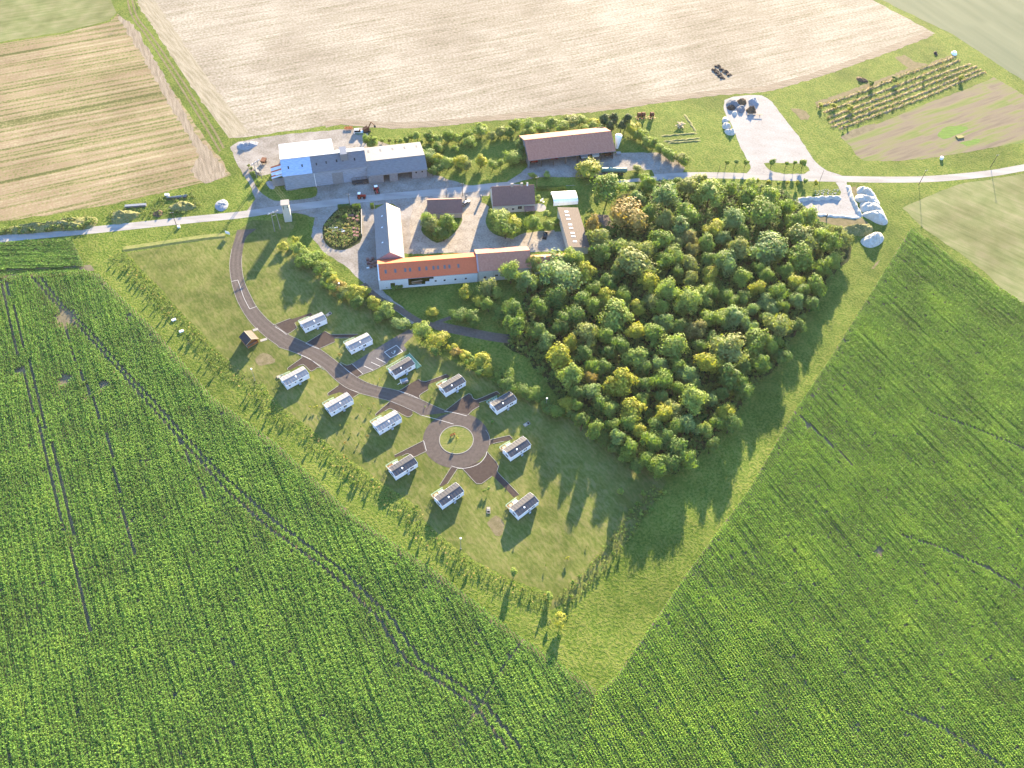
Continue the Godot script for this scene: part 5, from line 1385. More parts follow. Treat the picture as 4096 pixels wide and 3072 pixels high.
	# thin planting stakes along the verges
	for line in [PackedVector2Array([Vector2(-28.7,-144.95),Vector2(-26.51,-146.34),Vector2(-25.48,-145.02),Vector2(-24.25,-144.42),Vector2(-22.92,-142.96),Vector2(-21.58,-142.72),Vector2(-20.05,-141.98),Vector2(-18.85,-141.55)]), PackedVector2Array([Vector2(-15.29,-140.79),Vector2(-13.62,-139.9),Vector2(-12.36,-138.64),Vector2(-11.26,-137.55),Vector2(-10.3,-136.28)]), PackedVector2Array([Vector2(-15.27,-140.4),Vector2(-13.65,-140.01),Vector2(-12.37,-138.58),Vector2(-11.42,-137.48),Vector2(-10.31,-136.22),Vector2(-8.95,-135.33),Vector2(-7.29,-136.11),Vector2(-6.2,-137.03),Vector2(-5.14,-138.28)]),
		PackedVector2Array([Vector2(-51.35,-177.08),Vector2(-50.32,-177.56),Vector2(-49.05,-178.47),Vector2(-47.8,-179.59),Vector2(-47.04,-180.88),Vector2(-45.97,-182.19)]), PackedVector2Array([Vector2(-53.26,-174.73),Vector2(-51.98,-173.64),Vector2(-50.69,-173.35),Vector2(-48.96,-173.29),Vector2(-47.52,-173.01),Vector2(-46.04,-172.53)]), PackedVector2Array([Vector2(-86.56,-189.46),Vector2(-83.5,-188.39),Vector2(-80.79,-187.02),Vector2(-78.26,-186.44),Vector2(-76.07,-185.58)]), PackedVector2Array([Vector2(-50.47,-173.55),Vector2(-49.06,-173.47),Vector2(-47.62,-173.29),Vector2(-46.16,-172.91)]), PackedVector2Array([Vector2(-30.27,-167.55),Vector2(-28.98,-167.07),Vector2(-27.68,-166.41),Vector2(-26.55,-165.92)]), PackedVector2Array([Vector2(-68.24,-186.79),Vector2(-66.78,-185.86),Vector2(-65.13,-184.75),Vector2(-63.64,-183.62)]), PackedVector2Array([Vector2(-28.76,-166.84),Vector2(-27.61,-166.17),Vector2(-26.16,-165.52)]), PackedVector2Array([Vector2(-3.44,-138.74),Vector2(-4.54,-140.17)])]:
		for i in line.size():
			var s := mb()
			bar(s, Vector3.ZERO, Vector3(rng.randf_range(-0.05, 0.05), rng.randf_range(0.7, 1.05), 0), 0.05)
			var o := obj("stake", s, M.pole)
			o.position = Vector3(line[i].x, 0, line[i].y)
			tag(o, "thin planting stake in the verge grass along the campsite road", "stake", "planting stakes along the campsite road")
	lamp_post(Vector3(-12.19,0,-113.45), 6.4, "pale lamp post in the planted strip below the roundabout")
	lamp_post(Vector3(11.97,0,-167.68), 5.4, "pale lamp post in the hedge beside the shaded mobile home")
	lamp_post(Vector3(-87.99,0,-171.62), 6.2, "pale lamp post in the planted strip near the orange cabin")
	lamp_post(Vector3(-66.23,0,-214.7), 5.6, "pale lamp post in the hedge below the loop drive")
	# board by the entrance
	var sg := thing("notice_board", "pale blue notice board on two legs beside the campsite entrance", "sign", Vector3(-115.78,0,-242.65), -0.35)
	st = mb()
	cbox(st, Vector3(0, 1.5, 0), Vector3(2.0, 1.3, 0.07))
	obj("panel", st, M.pale_light, sg)
	for s in [-0.8, 0.8]:
		st = mb()
		bar(st, Vector3(s, 0, 0), Vector3(s, 0.86, 0), 0.09)
		obj("leg", st, M.pole, sg)
	# a low grass bank along the upper edge of the lawn
	var bank := smooth(PackedVector2Array([Vector2(-153.41,-230.71),Vector2(-145.07,-233.4),Vector2(-137.08,-236.08),Vector2(-129,-238.78),Vector2(-122.85,-240.67),Vector2(-116.95,-242.01)]), 2.0)
	st = mb()
	for i in bank.size() - 1:
		var a := Vector3(bank[i].x, 0, bank[i].y)
		var b := Vector3(bank[i + 1].x, 0, bank[i + 1].y)
		var n := Vector3(-(b - a).z, 0, (b - a).x).normalized()
		quad(st, a - n * 2.2, b - n * 2.2, b + Vector3(0, 0.26, 0), a + Vector3(0, 0.26, 0), Vector3.UP)
		quad(st, a + Vector3(0, 0.26, 0), b + Vector3(0, 0.26, 0), b + n * 1.1, a + n * 1.1, Vector3.UP)
	var bk := obj("grass_bank", st, M.bank)
	bk.set_meta("kind", "structure")

func cabin() -> void:
	var a: Vector3 = Vector3(-93.87,0,-185.57)
	var b: Vector3 = Vector3(-90.45,0,-188.87)
	var u := (b - a)
	var t := thing("wooden_cabin", "orange wooden cabin with a black and grey gable roof beside the campsite road", "cabin", a, atan2(-u.z, u.x))
	var L := 4.3
	var D := 4.6
	var he := 2.3
	var hr := 3.5
	var st := mb()
	# roof ridge runs from front to back; walls of boards
	for k in 8:
		st = mb()
		var y0 := he * k / 8.0 + 0.1
		var y1 := he * (k + 1) / 8.0 + 0.08
		box(st, Vector3(0, y0, -D), Vector3(0.08, y1, -1.3))
		box(st, Vector3(L - 0.08, y0, -D), Vector3(L, y1, -1.3))
		box(st, Vector3(0.08, y0, -D), Vector3(L - 0.08, y1, -D + 0.08))
		if k < 3:
			box(st, Vector3(0.08, y0, -0.08), Vector3(L - 0.08, y1, 0))
			box(st, Vector3(L - 0.08, y0, -1.3), Vector3(L, y1, 0.0))
		box(st, Vector3(0.08, y0, -1.38), Vector3(L - 0.08, y1, -1.3))
		obj("wall_board", st, M.orange_wood, t)
	st = mb()
	for z in [-D + 0.02, -1.38]:
		tri(st, Vector3(0, he + 0.08, z), Vector3(L, he + 0.08, z), Vector3(L / 2.0, hr, z), Vector3(0, 0, 1))
		tri(st, Vector3(0, he + 0.08, z - 0.06), Vector3(L, he + 0.08, z - 0.06), Vector3(L / 2.0, hr, z - 0.06), Vector3(0, 0, -1))
	obj("gable_wall", st, M.orange_wood, t)
	for s in [0, 1]:
		st = mb()
		var xe := -0.35 if s == 0 else L + 0.35
		slab(st, Vector3(xe, he - 0.12, 0.1), Vector3(L / 2.0, hr + 0.12, 0.1), Vector3(L / 2.0, hr + 0.12, -D - 0.3), Vector3(xe, he - 0.12, -D - 0.3), 0.08)
		obj("roof_slope", st, M.black_roof if s == 0 else M.brown_sheet, t)
	st = mb()
	for s in [-0.38, L + 0.38]:
		bar(st, Vector3(s, he - 0.14, 0.16), Vector3(L / 2.0, hr + 0.13, 0.16), 0.06, 0.18)
	bar(st, Vector3(L / 2.0, hr + 0.15, 0.14), Vector3(L / 2.0, hr + 0.15, -D - 0.32), 0.2, 0.06)
	obj("bargeboard", st, M.pale_wood, t)
	st = mb()
	box(st, Vector3(0, 0, -D), Vector3(L, 0.1, 0))
	obj("floor", st, M.concrete, t)
	for x in [0.08, L - 0.08]:
		st = mb()
		bar(st, Vector3(x, 0.1, -0.08), Vector3(x, he, -0.08), 0.14)
		obj("post", st, M.orange_wood, t)
	for p in [[Vector3(-93.41,0,-194.61), 1.9], [Vector3(-89.41,0,-190.08), 2.4]]:
		st = mb()
		cbox(st, Vector3(0, 0.04, 0), Vector3(p[1], 0.08, 1.1))
		var o := obj("paving_slab", st, M.kerb)
		o.position = p[0]
		o.rotation.y = 0.5
		o.set_meta("kind", "structure")

func farm() -> void:
	var st: SurfaceTool
	# --- big barn: blue bay, grey bays, lean-to ---
	var b := thing("storage_barn", "long grey barn with pale blue left bay and white rear roof", "barn", Vector3(-99.3, 0, -272.5), deg_to_rad(16.6))
	var L := 34.2
	st = mb()
	wall_x(st, 0.25, L - 0.25, 7.05, 0, 0.25, [[19.6, 24.0, 0, 5.6]])
	obj("front_wall", st, M.blue_wall, b)
	for s in [0.0, L - 0.25]:
		st = mb()
		gable(st, s, 0.25, 13.0 if s > 0 else 21.4, 7.05, 7.05, 10.35, 6.5)
		obj("gable_wall", st, M.blue_wall, b)
	st = mb()
	wall_x(st, 0.25, 21.4, 7.05, -21.1, 0.25)
	wall_x(st, 21.9, L - 0.25, 7.05, -12.75, 0.25)
	box(st, Vector3(21.65, 0, -21.35), Vector3(21.9, 7.0, -13.0))
	obj("rear_wall", st, M.blue_wall, b)
	st = mb()
	slab(st, Vector3(-0.3, 7.1, 0.35), Vector3(11.8, 7.1, 0.35), Vector3(11.8, 10.5, -6.5), Vector3(-0.3, 10.5, -6.5), 0.12)
	obj("roof_slope", st, M.blue_sheet, b)
	st = mb()
	slab(st, Vector3(11.82, 7.1, 0.35), Vector3(L + 0.3, 7.1, 0.35), Vector3(L + 0.3, 10.5, -6.5), Vector3(11.82, 10.5, -6.5), 0.12)
	obj("roof_slope", st, M.grey_sheet, b)
	st = mb()
	slab(st, Vector3(-0.3, 10.495, -6.5), Vector3(21.9, 10.495, -6.5), Vector3(21.9, 7.1, -21.7), Vector3(-0.3, 7.1, -21.7), 0.12)
	obj("rear_slope", st, M.blue_sheet, b)
	st = mb()
	slab(st, Vector3(21.92, 10.495, -6.5), Vector3(L + 0.3, 10.495, -6.5), Vector3(L + 0.3, 7.15, -13.2), Vector3(21.92, 7.15, -13.2), 0.12)
	obj("rear_slope", st, M.blue_sheet, b)
	# ribs of the sheeting, each a small upstand
	for i in 38:
		st = mb()
		var x := 0.1 + i * 0.91
		bar(st, Vector3(x, 7.13, 0.3), Vector3(x, 10.52, -6.45), 0.06, 0.05)
		obj("roof_rib", st, M.blue_sheet if x < 11.8 else M.grey_sheet, b)
	st = mb()
	bar(st, Vector3(-0.3, 10.53, -6.5), Vector3(L + 0.3, 10.53, -6.5), 0.4, 0.06)
	obj("ridge_cap", st, M.zinc, b)
	for p in [[2.6, 0.45], [8.2, 0.47], [14.0, 0.47], [18.1, 0.5], [22.4, 0.53], [24.9, 0.53], [29.8, 0.5]]:
		roof_light(b, p[0], p[1], 0.75, 1.35, 7.0, 10.36, 6.5, M.rooflight, M.glass)
	st = mb()
	for i in 5:
		box(st, Vector3(19.5 + i * 0.92, 0.05, 0.02), Vector3(20.4 + i * 0.92, 5.6, 0.1))
	obj("sliding_door", st, M.grey_wall, b)
	st = mb()
	tube(st, Vector3(12.4, 0, 0.12), Vector3(12.4, 6.7, 0.12), 0.11, 0.11, 8)
	tube(st, Vector3(12.4, 6.7, 0.12), Vector3(11.6, 6.98, 0.3), 0.11, 0.11, 8)
	obj("downpipe", st, M.white_trim, b)
	st = mb()
	tube(st, Vector3(-0.3, 6.98, 0.42), Vector3(L + 0.3, 6.98, 0.42), 0.09, 0.09, 6)
	obj("gutter", st, M.zinc, b)
	st = mb()
	hexa(st, [Vector3(24.2, 8.6, -3.2), Vector3(27.0, 8.6, -3.2), Vector3(27.0, 8.6, -7.6), Vector3(24.2, 8.6, -7.6), Vector3(24.2, 12.0, -3.2), Vector3(27.0, 12.0, -3.2), Vector3(27.0, 12.6, -7.6), Vector3(24.2, 12.6, -7.6)])
	obj("elevator_head", st, M.zinc, b)
	# striped lean-to on the left
	for i in 8:
		st = mb()
		var z := -3.0 - i * 1.0
		slab(st, Vector3(-5.0, 4.1, z), Vector3(-0.1, 5.2, z), Vector3(-0.1, 5.2, z - 0.98), Vector3(-5.0, 4.1, z - 0.98), 0.08)
		obj("lean_to_roof", st, M.red_tile if i in [1, 4, 7] else M.white_sheet, b)
	st = mb()
	wall_x(st, -4.9, -0.05, 3.9, -3.1, 0.2)
	box(st, Vector3(-5.0, 0, -10.8), Vector3(-4.8, 3.9, -3.1))
	obj("lean_to_wall", st, M.grey_wall, b)
	st = mb()
	slab(st, Vector3(-3.2, 4.75, -4.2), Vector3(-0.2, 5.35, -4.2), Vector3(-0.2, 5.35, -5.6), Vector3(-3.2, 4.75, -5.6), 0.05)
	obj("clear_sheet", st, M.pale_light, b)
	# --- second barn ---
	var c := thing("machine_barn", "low grey barn with two open bays facing the yard", "barn", Vector3(-65.7, 0, -279.7), deg_to_rad(16.1))
	gabled(c, 24.7, 18.5, 4.45, 4.5, 7.15, 5.7, M.grey_wall, M.slate_sheet, [[6.3, 8.8, 0, 3.6], [12.3, 18.4, 0, 3.7]], 0.35)
	for i in 5:
		st = mb()
		var x := 1.6 + i * 5.2
		var k := 7.15 - (7.15 - 4.5) * 0.62
		slab(st, Vector3(x, k + 0.19, -5.7 - 12.8 * 0.62), Vector3(x + 0.8, k + 0.19, -5.7 - 12.8 * 0.62), Vector3(x + 0.8, k - 0.3, -5.7 - 12.8 * 0.8), Vector3(x, k - 0.3, -5.7 - 12.8 * 0.8), 0.03)
		obj("roof_light", st, M.rooflight, c)
	st = mb()
	for i in 9:
		box(st, Vector3(18.5 + i * 0.68, 0.1, 0.01), Vector3(18.5 + i * 0.68 + 0.62, 4.3, 0.06))
	for i in 8:
		box(st, Vector3(0.3 + i * 0.75, 0.1, 0.01), Vector3(0.3 + i * 0.75 + 0.7, 4.3, 0.06))
	for i in 5:
		box(st, Vector3(8.9 + i * 0.68, 0.1, 0.01), Vector3(8.9 + i * 0.68 + 0.62, 4.3, 0.06))
	obj("board_cladding", st, M.grey_wall, c)
	window(c, Vector3(20.2, 3.2, 0.07), 0.8, 0.9, Vector3(0, 0, 1), M.stone)
	window(c, Vector3(22.8, 3.3, 0.07), 0.8, 0.9, Vector3(0, 0, 1), M.stone)
	# --- red tiled barn with the broken wall ---
	var r := thing("red_roof_barn", "long barn with bright orange-red roof and broken white wall", "barn", Vector3(-51.8, 0, -218.4), deg_to_rad(11.6))
	gabled(r, 36.9, 10.8, 4.95, 4.95, 7.9, 5.4, M.plaster, M.red_tile, [[10.6, 17.0, 0.9, 4.97], [3.9, 5.6, 1.0, 3.0], [17.0, 18.6, 2.2, 4.97], [18.6, 20.2, 3.4, 4.97]], 0.2)
	for x in [2.6, 6.2, 9.9, 11.7, 15.2, 17.8, 20.5, 22.2, 24.7, 26.5, 29.9]:
		roof_light(r, x, 0.5, 0.8, 1.5, 4.9, 7.9, 5.4, M.rooflight, M.rooflight)
	for x in [20.9, 24.3, 28.4, 32.4]:
		window(r, Vector3(x, 2.3, 0.0), 0.8, 0.8, Vector3(0, 0, 1), M.stone)
	st = mb()
	box(st, Vector3(-0.35, 0, -0.9), Vector3(0.3, 5.3, 0.3))
	obj("corner_pier", st, M.plaster, r)
	st = mb()
	slab(st, Vector3(-0.32, 5.25, 0.3), Vector3(0.12, 5.25, 0.3), Vector3(0.12, 8.25, -5.4), Vector3(-0.32, 8.25, -5.4), 0.15)
	obj("verge_coping", st, M.plaster, r)
	# things stored in the opening
	var jk := thing("timber_stack", "pile of boards and junk showing in the broken barn wall", "timber", Vector3.ZERO, deg_to_rad(11.6))
	jk.position = r.transform * Vector3(13.8, 0, -1.6)
	for i in 7:
		st = mb()
		bar(st, Vector3(-2.2 + rng.randf() * 0.5, 0.3 + i * 0.22, rng.randf_range(-0.6, 0.6)), Vector3(1.5 + rng.randf(), 0.35 + i * 0.24, rng.randf_range(-0.6, 0.6)), 0.3, 0.18)
		obj("board", st, M.pale_wood if i % 2 == 0 else M.deck_wood2, jk)
	# --- brown tiled barn and its lower annexe ---
	var w := thing("tiled_barn", "tall brown-tiled barn joined to the right end of the red-roofed one", "barn", Vector3(-15.4, 0, -226.0), deg_to_rad(11.0))
	gabled(w, 20.3, 11.8, 5.4, 5.4, 8.65, 5.9, M.cream, M.brown_tile, [], 0.2)
	st = mb()
	slab(st, Vector3(-0.3, 5.55, 0.3), Vector3(0.25, 5.55, 0.3), Vector3(0.25, 9.0, -5.9), Vector3(-0.3, 9.0, -5.9), 0.2)
	obj("verge_coping", st, M.pink_wall, w)
	window(w, Vector3(2.6, 2.0, 0), 1.0, 1.0, Vector3(0, 0, 1), M.stone)
	window(w, Vector3(7.0, 2.6, 0), 1.1, 0.9, Vector3(0, 0, 1), M.stone)
	st = mb()
	tube(st, Vector3(5.9, 0, 0.1), Vector3(5.9, 5.2, 0.1), 0.07, 0.07, 6)
	obj("downpipe", st, M.zinc, w)
	var ax := thing("annexe", "low brown-tiled annexe half hidden by trees behind the wood's edge", "annexe", Vector3(4.55, 0, -231.5), deg_to_rad(10.5))
	gabled(ax, 15.5, 7.0, 3.4, 3.4, 5.6, 3.5, M.cream, M.brown_tile, [], 0.2)
	st = mb()
	box(st, Vector3(5.2, 4.6, -3.2), Vector3(5.9, 6.3, -2.6))
	obj("chimney", st, M.plaster, ax)
	# --- open machine shed ---
	var s := thing("open_shed", "large open-fronted shed under a long brown-tiled roof", "shed", Vector3(1.3, 0, -297.1), deg_to_rad(15.6))
	gabled(s, 38.7, 17.2, 4.45, 4.45, 8.35, 8.6, M.grey_wall, M.brown_tile, [], 0.4, true)
	for i in 8:
		st = mb()
		bar(st, Vector3(0.3 + i * 5.44, 0, -0.3), Vector3(0.3 + i * 5.44, 4.35, -0.3), 0.28)
		obj("post", st, M.pole, s)
	st = mb()
	bar(st, Vector3(0, 4.2, -0.3), Vector3(38.7, 4.2, -0.3), 0.2, 0.35)
	obj("eave_beam", st, M.pole, s)
	# --- farmhouse ---
	var h := thing("farmhouse", "farmhouse with steep dark tiled roof and three chimneys by the road", "house", Vector3(-12.2, 0, -266.0), deg_to_rad(10.1))
	gabled(h, 17.1, 11.0, 3.95, 3.95, 9.0, 5.6, M.cream, M.dark_tile, [], 0.25)
	for p in [[7.6, 1.1], [11.7, 0.9], [14.2, 0.6]]:
		st = mb()
		box(st, Vector3(p[0], 8.2, -5.9), Vector3(p[0] + p[1], 10.2, -5.3))
		var ch := obj("chimney", st, M.stone if p[1] > 0.7 else M.white_trim, h)
		st = mb()
		box(st, Vector3(p[0] - 0.08, 10.2, -5.98), Vector3(p[0] + p[1] + 0.08, 10.32, -5.22))
		obj("chimney_cap", st, M.concrete, ch)
	for x in [2.6, 5.4, 8.2]:
		window(h, Vector3(x, 1.7, 0), 1.1, 1.5, Vector3(0, 0, 1), M.white_trim)
	window(h, Vector3(11.0, 2.3, 0), 1.7, 1.6, Vector3(0, 0, 1), M.grey_wall)
	window(h, Vector3(0, 1.7, -3.2), 1.0, 1.4, Vector3(-1, 0, 0), M.white_trim)
	window(h, Vector3(0, 5.6, -5.2), 0.9, 1.2, Vector3(-1, 0, 0), M.white_trim)
	st = mb()
	cbox(st, Vector3(14.2, 1.05, 0.03), Vector3(1.0, 2.1, 0.08))
	obj("door", st, M.white_trim, h)
	st = mb()
	slab(st, Vector3(12.6, 2.4, 2.6), Vector3(17.0, 2.4, 2.6), Vector3(17.0, 3.0, 0.1), Vector3(12.6, 3.0, 0.1), 0.1)
	for x in [12.8, 16.8]:
		bar(st, Vector3(x, 0, 2.5), Vector3(x, 2.3, 2.5), 0.12)
	obj("porch", st, M.dark_tile, h)
	# --- small barn by the gate ---
	var sb := thing("gate_barn", "small barn with dark brown tiles beside the courtyard gate", "barn", Vector3(-38.4, 0, -260.1), deg_to_rad(8.2))
	gabled(sb, 13.8, 9.0, 2.75, 2.75, 5.85, 4.5, M.stone, M.dark_tile, [], 0.2)
	# --- courtyard barn, its ridge running away from the camera ---
	var a := Vector3(-44.4, 0, -231.3)
	var cb := thing("courtyard_barn", "long grey sheet-roofed barn along the left side of the courtyard", "barn", a, deg_to_rad(101.0))
	gabled(cb, 28.4, 10.1, 4.95, 4.95, 8.3, 5.05, M.pink_wall, M.slate_sheet, [], 0.2)
	for p in [[7.0, 0.5], [15.5, 0.45], [22.0, 0.4]]:
		st = mb()
		var y := lerpf(8.3, 4.95, p[1]) + 0.16
		slab(st, Vector3(p[0], y + 0.2, -5.05 - 5.05 * p[1] + 0.3), Vector3(p[0] + 0.5, y + 0.2, -5.05 - 5.05 * p[1] + 0.3), Vector3(p[0] + 0.5, y - 0.1, -5.05 - 5.05 * p[1] - 0.3), Vector3(p[0], y - 0.1, -5.05 - 5.05 * p[1] - 0.3), 0.05)
		obj("roof_light", st, M.pale_light, cb)
	# --- roof-lit hall ---
	var k := thing("roof_lit_hall", "narrow hall with brown single-pitch roof and eight pale roof lights", "hall", Vector3(18.9, 0, -243.8), deg_to_rad(101.5))
	st = mb()
	wall_x(st, 0, 23.4, 3.4, 0, 0.25)
	wall_x(st, 0, 23.4, 4.35, -7.9, 0.25)
	obj("long_wall", st, M.cream, k)
	k.rotation.y = deg_to_rad(101.5)
	st = mb()
	for x in [0.0, 23.15]:
		hexa(st, [Vector3(x, 0, -0.25), Vector3(x + 0.25, 0, -0.25), Vector3(x + 0.25, 0, -7.9), Vector3(x, 0, -7.9), Vector3(x, 3.4, -0.25), Vector3(x + 0.25, 3.4, -0.25), Vector3(x + 0.25, 4.35, -7.9), Vector3(x, 4.35, -7.9)])
	obj("end_wall", st, M.cream, k)
	k.position = Vector3(26.9, 0, -245.4)
	st = mb()
	slab(st, Vector3(-0.3, 3.6, 0.3), Vector3(23.7, 3.6, 0.3), Vector3(23.7, 4.6, -8.4), Vector3(-0.3, 4.6, -8.4), 0.14)
	obj("roof_slope", st, M.brown_sheet, k)
	for i in 8:
		st = mb()
		var x: float = [2.6, 5.6, 7.6, 10.5, 12.6, 16.0, 18.2, 20.5][i]
		slab(st, Vector3(x, 4.25, -4.4), Vector3(x + 0.75, 4.25, -4.4), Vector3(x + 0.75, 4.4, -5.9), Vector3(x, 4.4, -5.9), 0.06)
		obj("roof_light", st, M.pale_light, k)
	# --- pool shelter: arched translucent hoops ---
	var ps := thing("pool_shelter", "white arched pool shelter with clear panels in the garden", "shelter", Vector3(12.6, 0, -273.0), deg_to_rad(12.0))
	for i in 5:
		var x0 := i * 2.1
		var hh := 2.6 - i * 0.06
		st = mb()
		var pp := Vector3.ZERO
		for q in 11:
			var an := PI * q / 10.0
			var p := Vector3(x0, hh * pow(sin(an), 0.35), -3.6 - cos(an) * -3.6)
			if q > 0:
				slab(st, pp, p, p + Vector3(2.06, 0, 0), pp + Vector3(2.06, 0, 0), 0.05)
			pp = p
		obj("hoop_panel", st, M.white_trim, ps)
	st = mb()
	box(st, Vector3(0.3, 0.02, -0.4), Vector3(10.3, 0.12, -0.1))
	obj("sill", st, M.kerb, ps)
	# --- transformer tower ---
	var tt := thing("transformer_tower", "tall square cream transformer tower with flat roof slab", "tower", Vector3(-95.5, 0, -252.5), deg_to_rad(13.0))
	st = mb()
	hexa(st, [Vector3(0, 0, 0), Vector3(2.9, 0, 0), Vector3(2.9, 0, -2.9), Vector3(0, 0, -2.9), Vector3(0.1, 8.6, -0.1), Vector3(2.8, 8.6, -0.1), Vector3(2.8, 8.6, -2.8), Vector3(0.1, 8.6, -2.8)])
	obj("shaft", st, M.cream, tt)
	st = mb()
	box(st, Vector3(-0.2, 8.6, -3.1), Vector3(3.1, 8.85, 0.2))
	obj("roof_slab", st, M.concrete, tt)
	for i in 3:
		st = mb()
		cbox(st, Vector3(0.7, 7.9 - i * 0.55, 0.0), Vector3(0.35, 0.2, 0.3))
		obj("vent", st, M.dark_in, tt)
		st = mb()
		tube(st, Vector3(0.7 + i * 0.75, 8.0, -2.9), Vector3(0.7 + i * 0.75, 8.0, -3.5), 0.1, 0.08, 6)
		obj("insulator", st, M.white_trim, tt)
	st = mb()
	cbox(st, Vector3(2.3, 7.6, 0.0), Vector3(0.3, 0.5, 0.3))
	obj("vent", st, M.dark_in, tt)
	var p1 := h_pylon(Vector3(-98.3,0,-246.78), Vector3(-96.38,0,-248.3), 9.3, "pale twin-pole pylon left of the transformer tower")
	var p2 := h_pylon(Vector3(-112.36,0,-277.03), Vector3(-111.05,0,-279.04), 9.0, "pale twin-pole pylon at the yard entrance bushes")
	for i in 3:
		wire(Vector3(-95.2 + i * 0.9, 8.0, -256.0 - i * 0.2), p2.position + Vector3(-1.2 + i * 1.2, 9.4, 0.9 - i * 0.7), 0.4, ["left", "middle", "right"][i] + " wire between the transformer tower and the pylon by the yard")

func yard_things() -> void:
	var st: SurfaceTool
	tractor(Vector3(-67.54,0,-270.5), 0.12, "red tractor with white cab roof parked in the open yard")
	tractor(Vector3(-61.8,0,-274.97), -1.2, "red tractor with white cab roof close to the barn wall")
	car(Vector3(9.54,0,-253.86), 1.45, "parked_car", "small black car parked in the shaded courtyard", M.black_paint)
	car(Vector3(-75.92,0,-314.64), 0.15, "white_van", "white van standing behind the big barn", M.white_trim, true)
	car(Vector3(-23.87,0,-270.79), 0.9, "silver_car", "silver car at the courtyard gate beside the small barn", M.zinc)
	# flat trailer before the barn
	var t := thing("flat_trailer", "dark flat trailer with a headboard against the barn wall", "trailer", Vector3(-69.68,0,-279.75), 0.27)
	st = mb()
	box(st, Vector3(-3.2, 0.85, -1.1), Vector3(3.4, 1.0, 1.1))
	obj("bed", st, M.dark_metal, t)
	st = mb()
	for x in [-3.1, -1.0, 1.2, 3.3]:
		bar(st, Vector3(x, 1.0, -1.05), Vector3(x, 2.3, -1.05), 0.08)
	bar(st, Vector3(-3.1, 2.3, -1.05), Vector3(3.3, 2.3, -1.05), 0.08)
	bar(st, Vector3(-3.1, 1.65, -1.05), Vector3(3.3, 1.65, -1.05), 0.06)
	obj("side_rail", st, M.dark_metal, t)
	for x in [-2.2, 1.6, 2.6]:
		for s in [-0.9, 0.9]:
			wheel(t, Vector3(x, 0.45, s), 0.45, 0.28, M.zinc)
	# green tanker
	var g := thing("tank_trailer", "long green tank trailer parked between shed and road", "trailer", Vector3(38.3,0,-296.86), deg_to_rad(6.0))
	st = mb()
	tube(st, Vector3(-5.4, 2.15, 0), Vector3(5.4, 2.15, 0), 1.05, 1.05, 16)
	obj("tank", st, M.tank_green, g)
	st = mb()
	for x in [-5.4, 5.4]:
		tube(st, Vector3(x, 2.15, 0), Vector3(x + signf(x) * 0.35, 2.15, 0), 1.05, 0.6, 16)
	obj("end_cap", st, M.tank_green, g)
	st = mb()
	cbox(st, Vector3(0.2, 3.25, 0), Vector3(0.9, 0.25, 0.7))
	tube(st, Vector3(-1.5, 3.15, 0), Vector3(-1.5, 3.35, 0), 0.35, 0.35, 10)
	obj("hatch", st, M.pale_green, g)
	st = mb()
	bar(st, Vector3(-5.2, 0.95, 0), Vector3(5.2, 0.95, 0), 0.9, 0.2)
	obj("chassis", st, M.dark_metal, g)
	for x in [2.6, 3.8, -3.6]:
		for s in [-0.95, 0.95]:
			wheel(g, Vector3(x, 0.5, s), 0.5, 0.3, M.zinc)
	# silo
	var s := thing("feed_silo", "white hopper silo on legs at the right end of the open shed", "silo", Vector3(40.18,0,-314.46), 0.0)
	st = mb()
	tube(st, Vector3(0, 6.4, 0), Vector3(0, 7.5, 0), 1.5, 1.5, 18)
	obj("body", st, M.white_trim, s)
	st = mb()
	tube(st, Vector3(0, 7.5, 0), Vector3(0, 7.95, 0), 1.5, 0.6, 18)
	obj("top_cone", st, M.white_trim, s)
	st = mb()
	tube(st, Vector3(0, 0.8, 0), Vector3(0, 6.4, 0), 0.62, 1.5, 18)
	obj("hopper", st, M.white_trim, s)
	for i in 4:
		st = mb()
		var e := Vector3(cos(TAU * i / 4 + 0.4), 0, sin(TAU * i / 4 + 0.4))
		bar(st, e * 1.0, e * 1.1 + Vector3(0, 3.8, 0), 0.1)
		obj("leg", st, M.zinc, s)
	st = mb()
	cbox(st, Vector3(0, 0.55, 0), Vector3(2.0, 1.1, 1.5))
	var wt := obj("water_tank", st, M.pale_heap)
	wt.position = Vector3(40.89,0,-310.9)
	wt.rotation.y = 0.2
	tag(wt, "pale square water tank below the white silo", "tank")
	# implements inside and before the shed
	var imp := [[Vector3(3.37,0,-301.56), M.red_paint, "red implement at the left end of the open shed"], [Vector3(12.08,0,-304.7), M.red_paint, "red implement with blue frame in the third bay of the shed"], [Vector3(25.5,0,-306.71), M.pale_blue, "pale blue implement in the middle of the open shed"], [Vector3(30.54,0,-308.21), M.white_trim, "white tank implement in the right half of the open shed"], [Vector3(36.21,0,-309.77), M.rust, "rusty implement in the last bay of the shed"]]
	for q in imp:
		var o := thing("farm_implement", q[2], "implement", q[0], 0.25, "implements in the open shed")
		st = mb()
		hexa(st, [Vector3(-1.4, 0.5, -0.8), Vector3(1.4, 0.5, -0.8), Vector3(1.4, 0.5, 0.8), Vector3(-1.4, 0.5, 0.8), Vector3(-1.6, 1.5, -0.9), Vector3(1.6, 1.5, -0.9), Vector3(1.6, 1.3, 0.9), Vector3(-1.6, 1.3, 0.9)])
		obj("hopper", st, q[1], o)
		st = mb()
		bar(st, Vector3(-1.8, 0.4, 0.6), Vector3(1.8, 0.4, 0.6), 0.14)
		bar(st, Vector3(0, 0.4, 0.6), Vector3(0, 0.4, 1.8), 0.12)
		obj("frame", st, M.dark_metal, o)
		for x in [-1.3, 1.3]:
			wheel(o, Vector3(x, 0.35, 0.5), 0.35, 0.2, M.zinc)
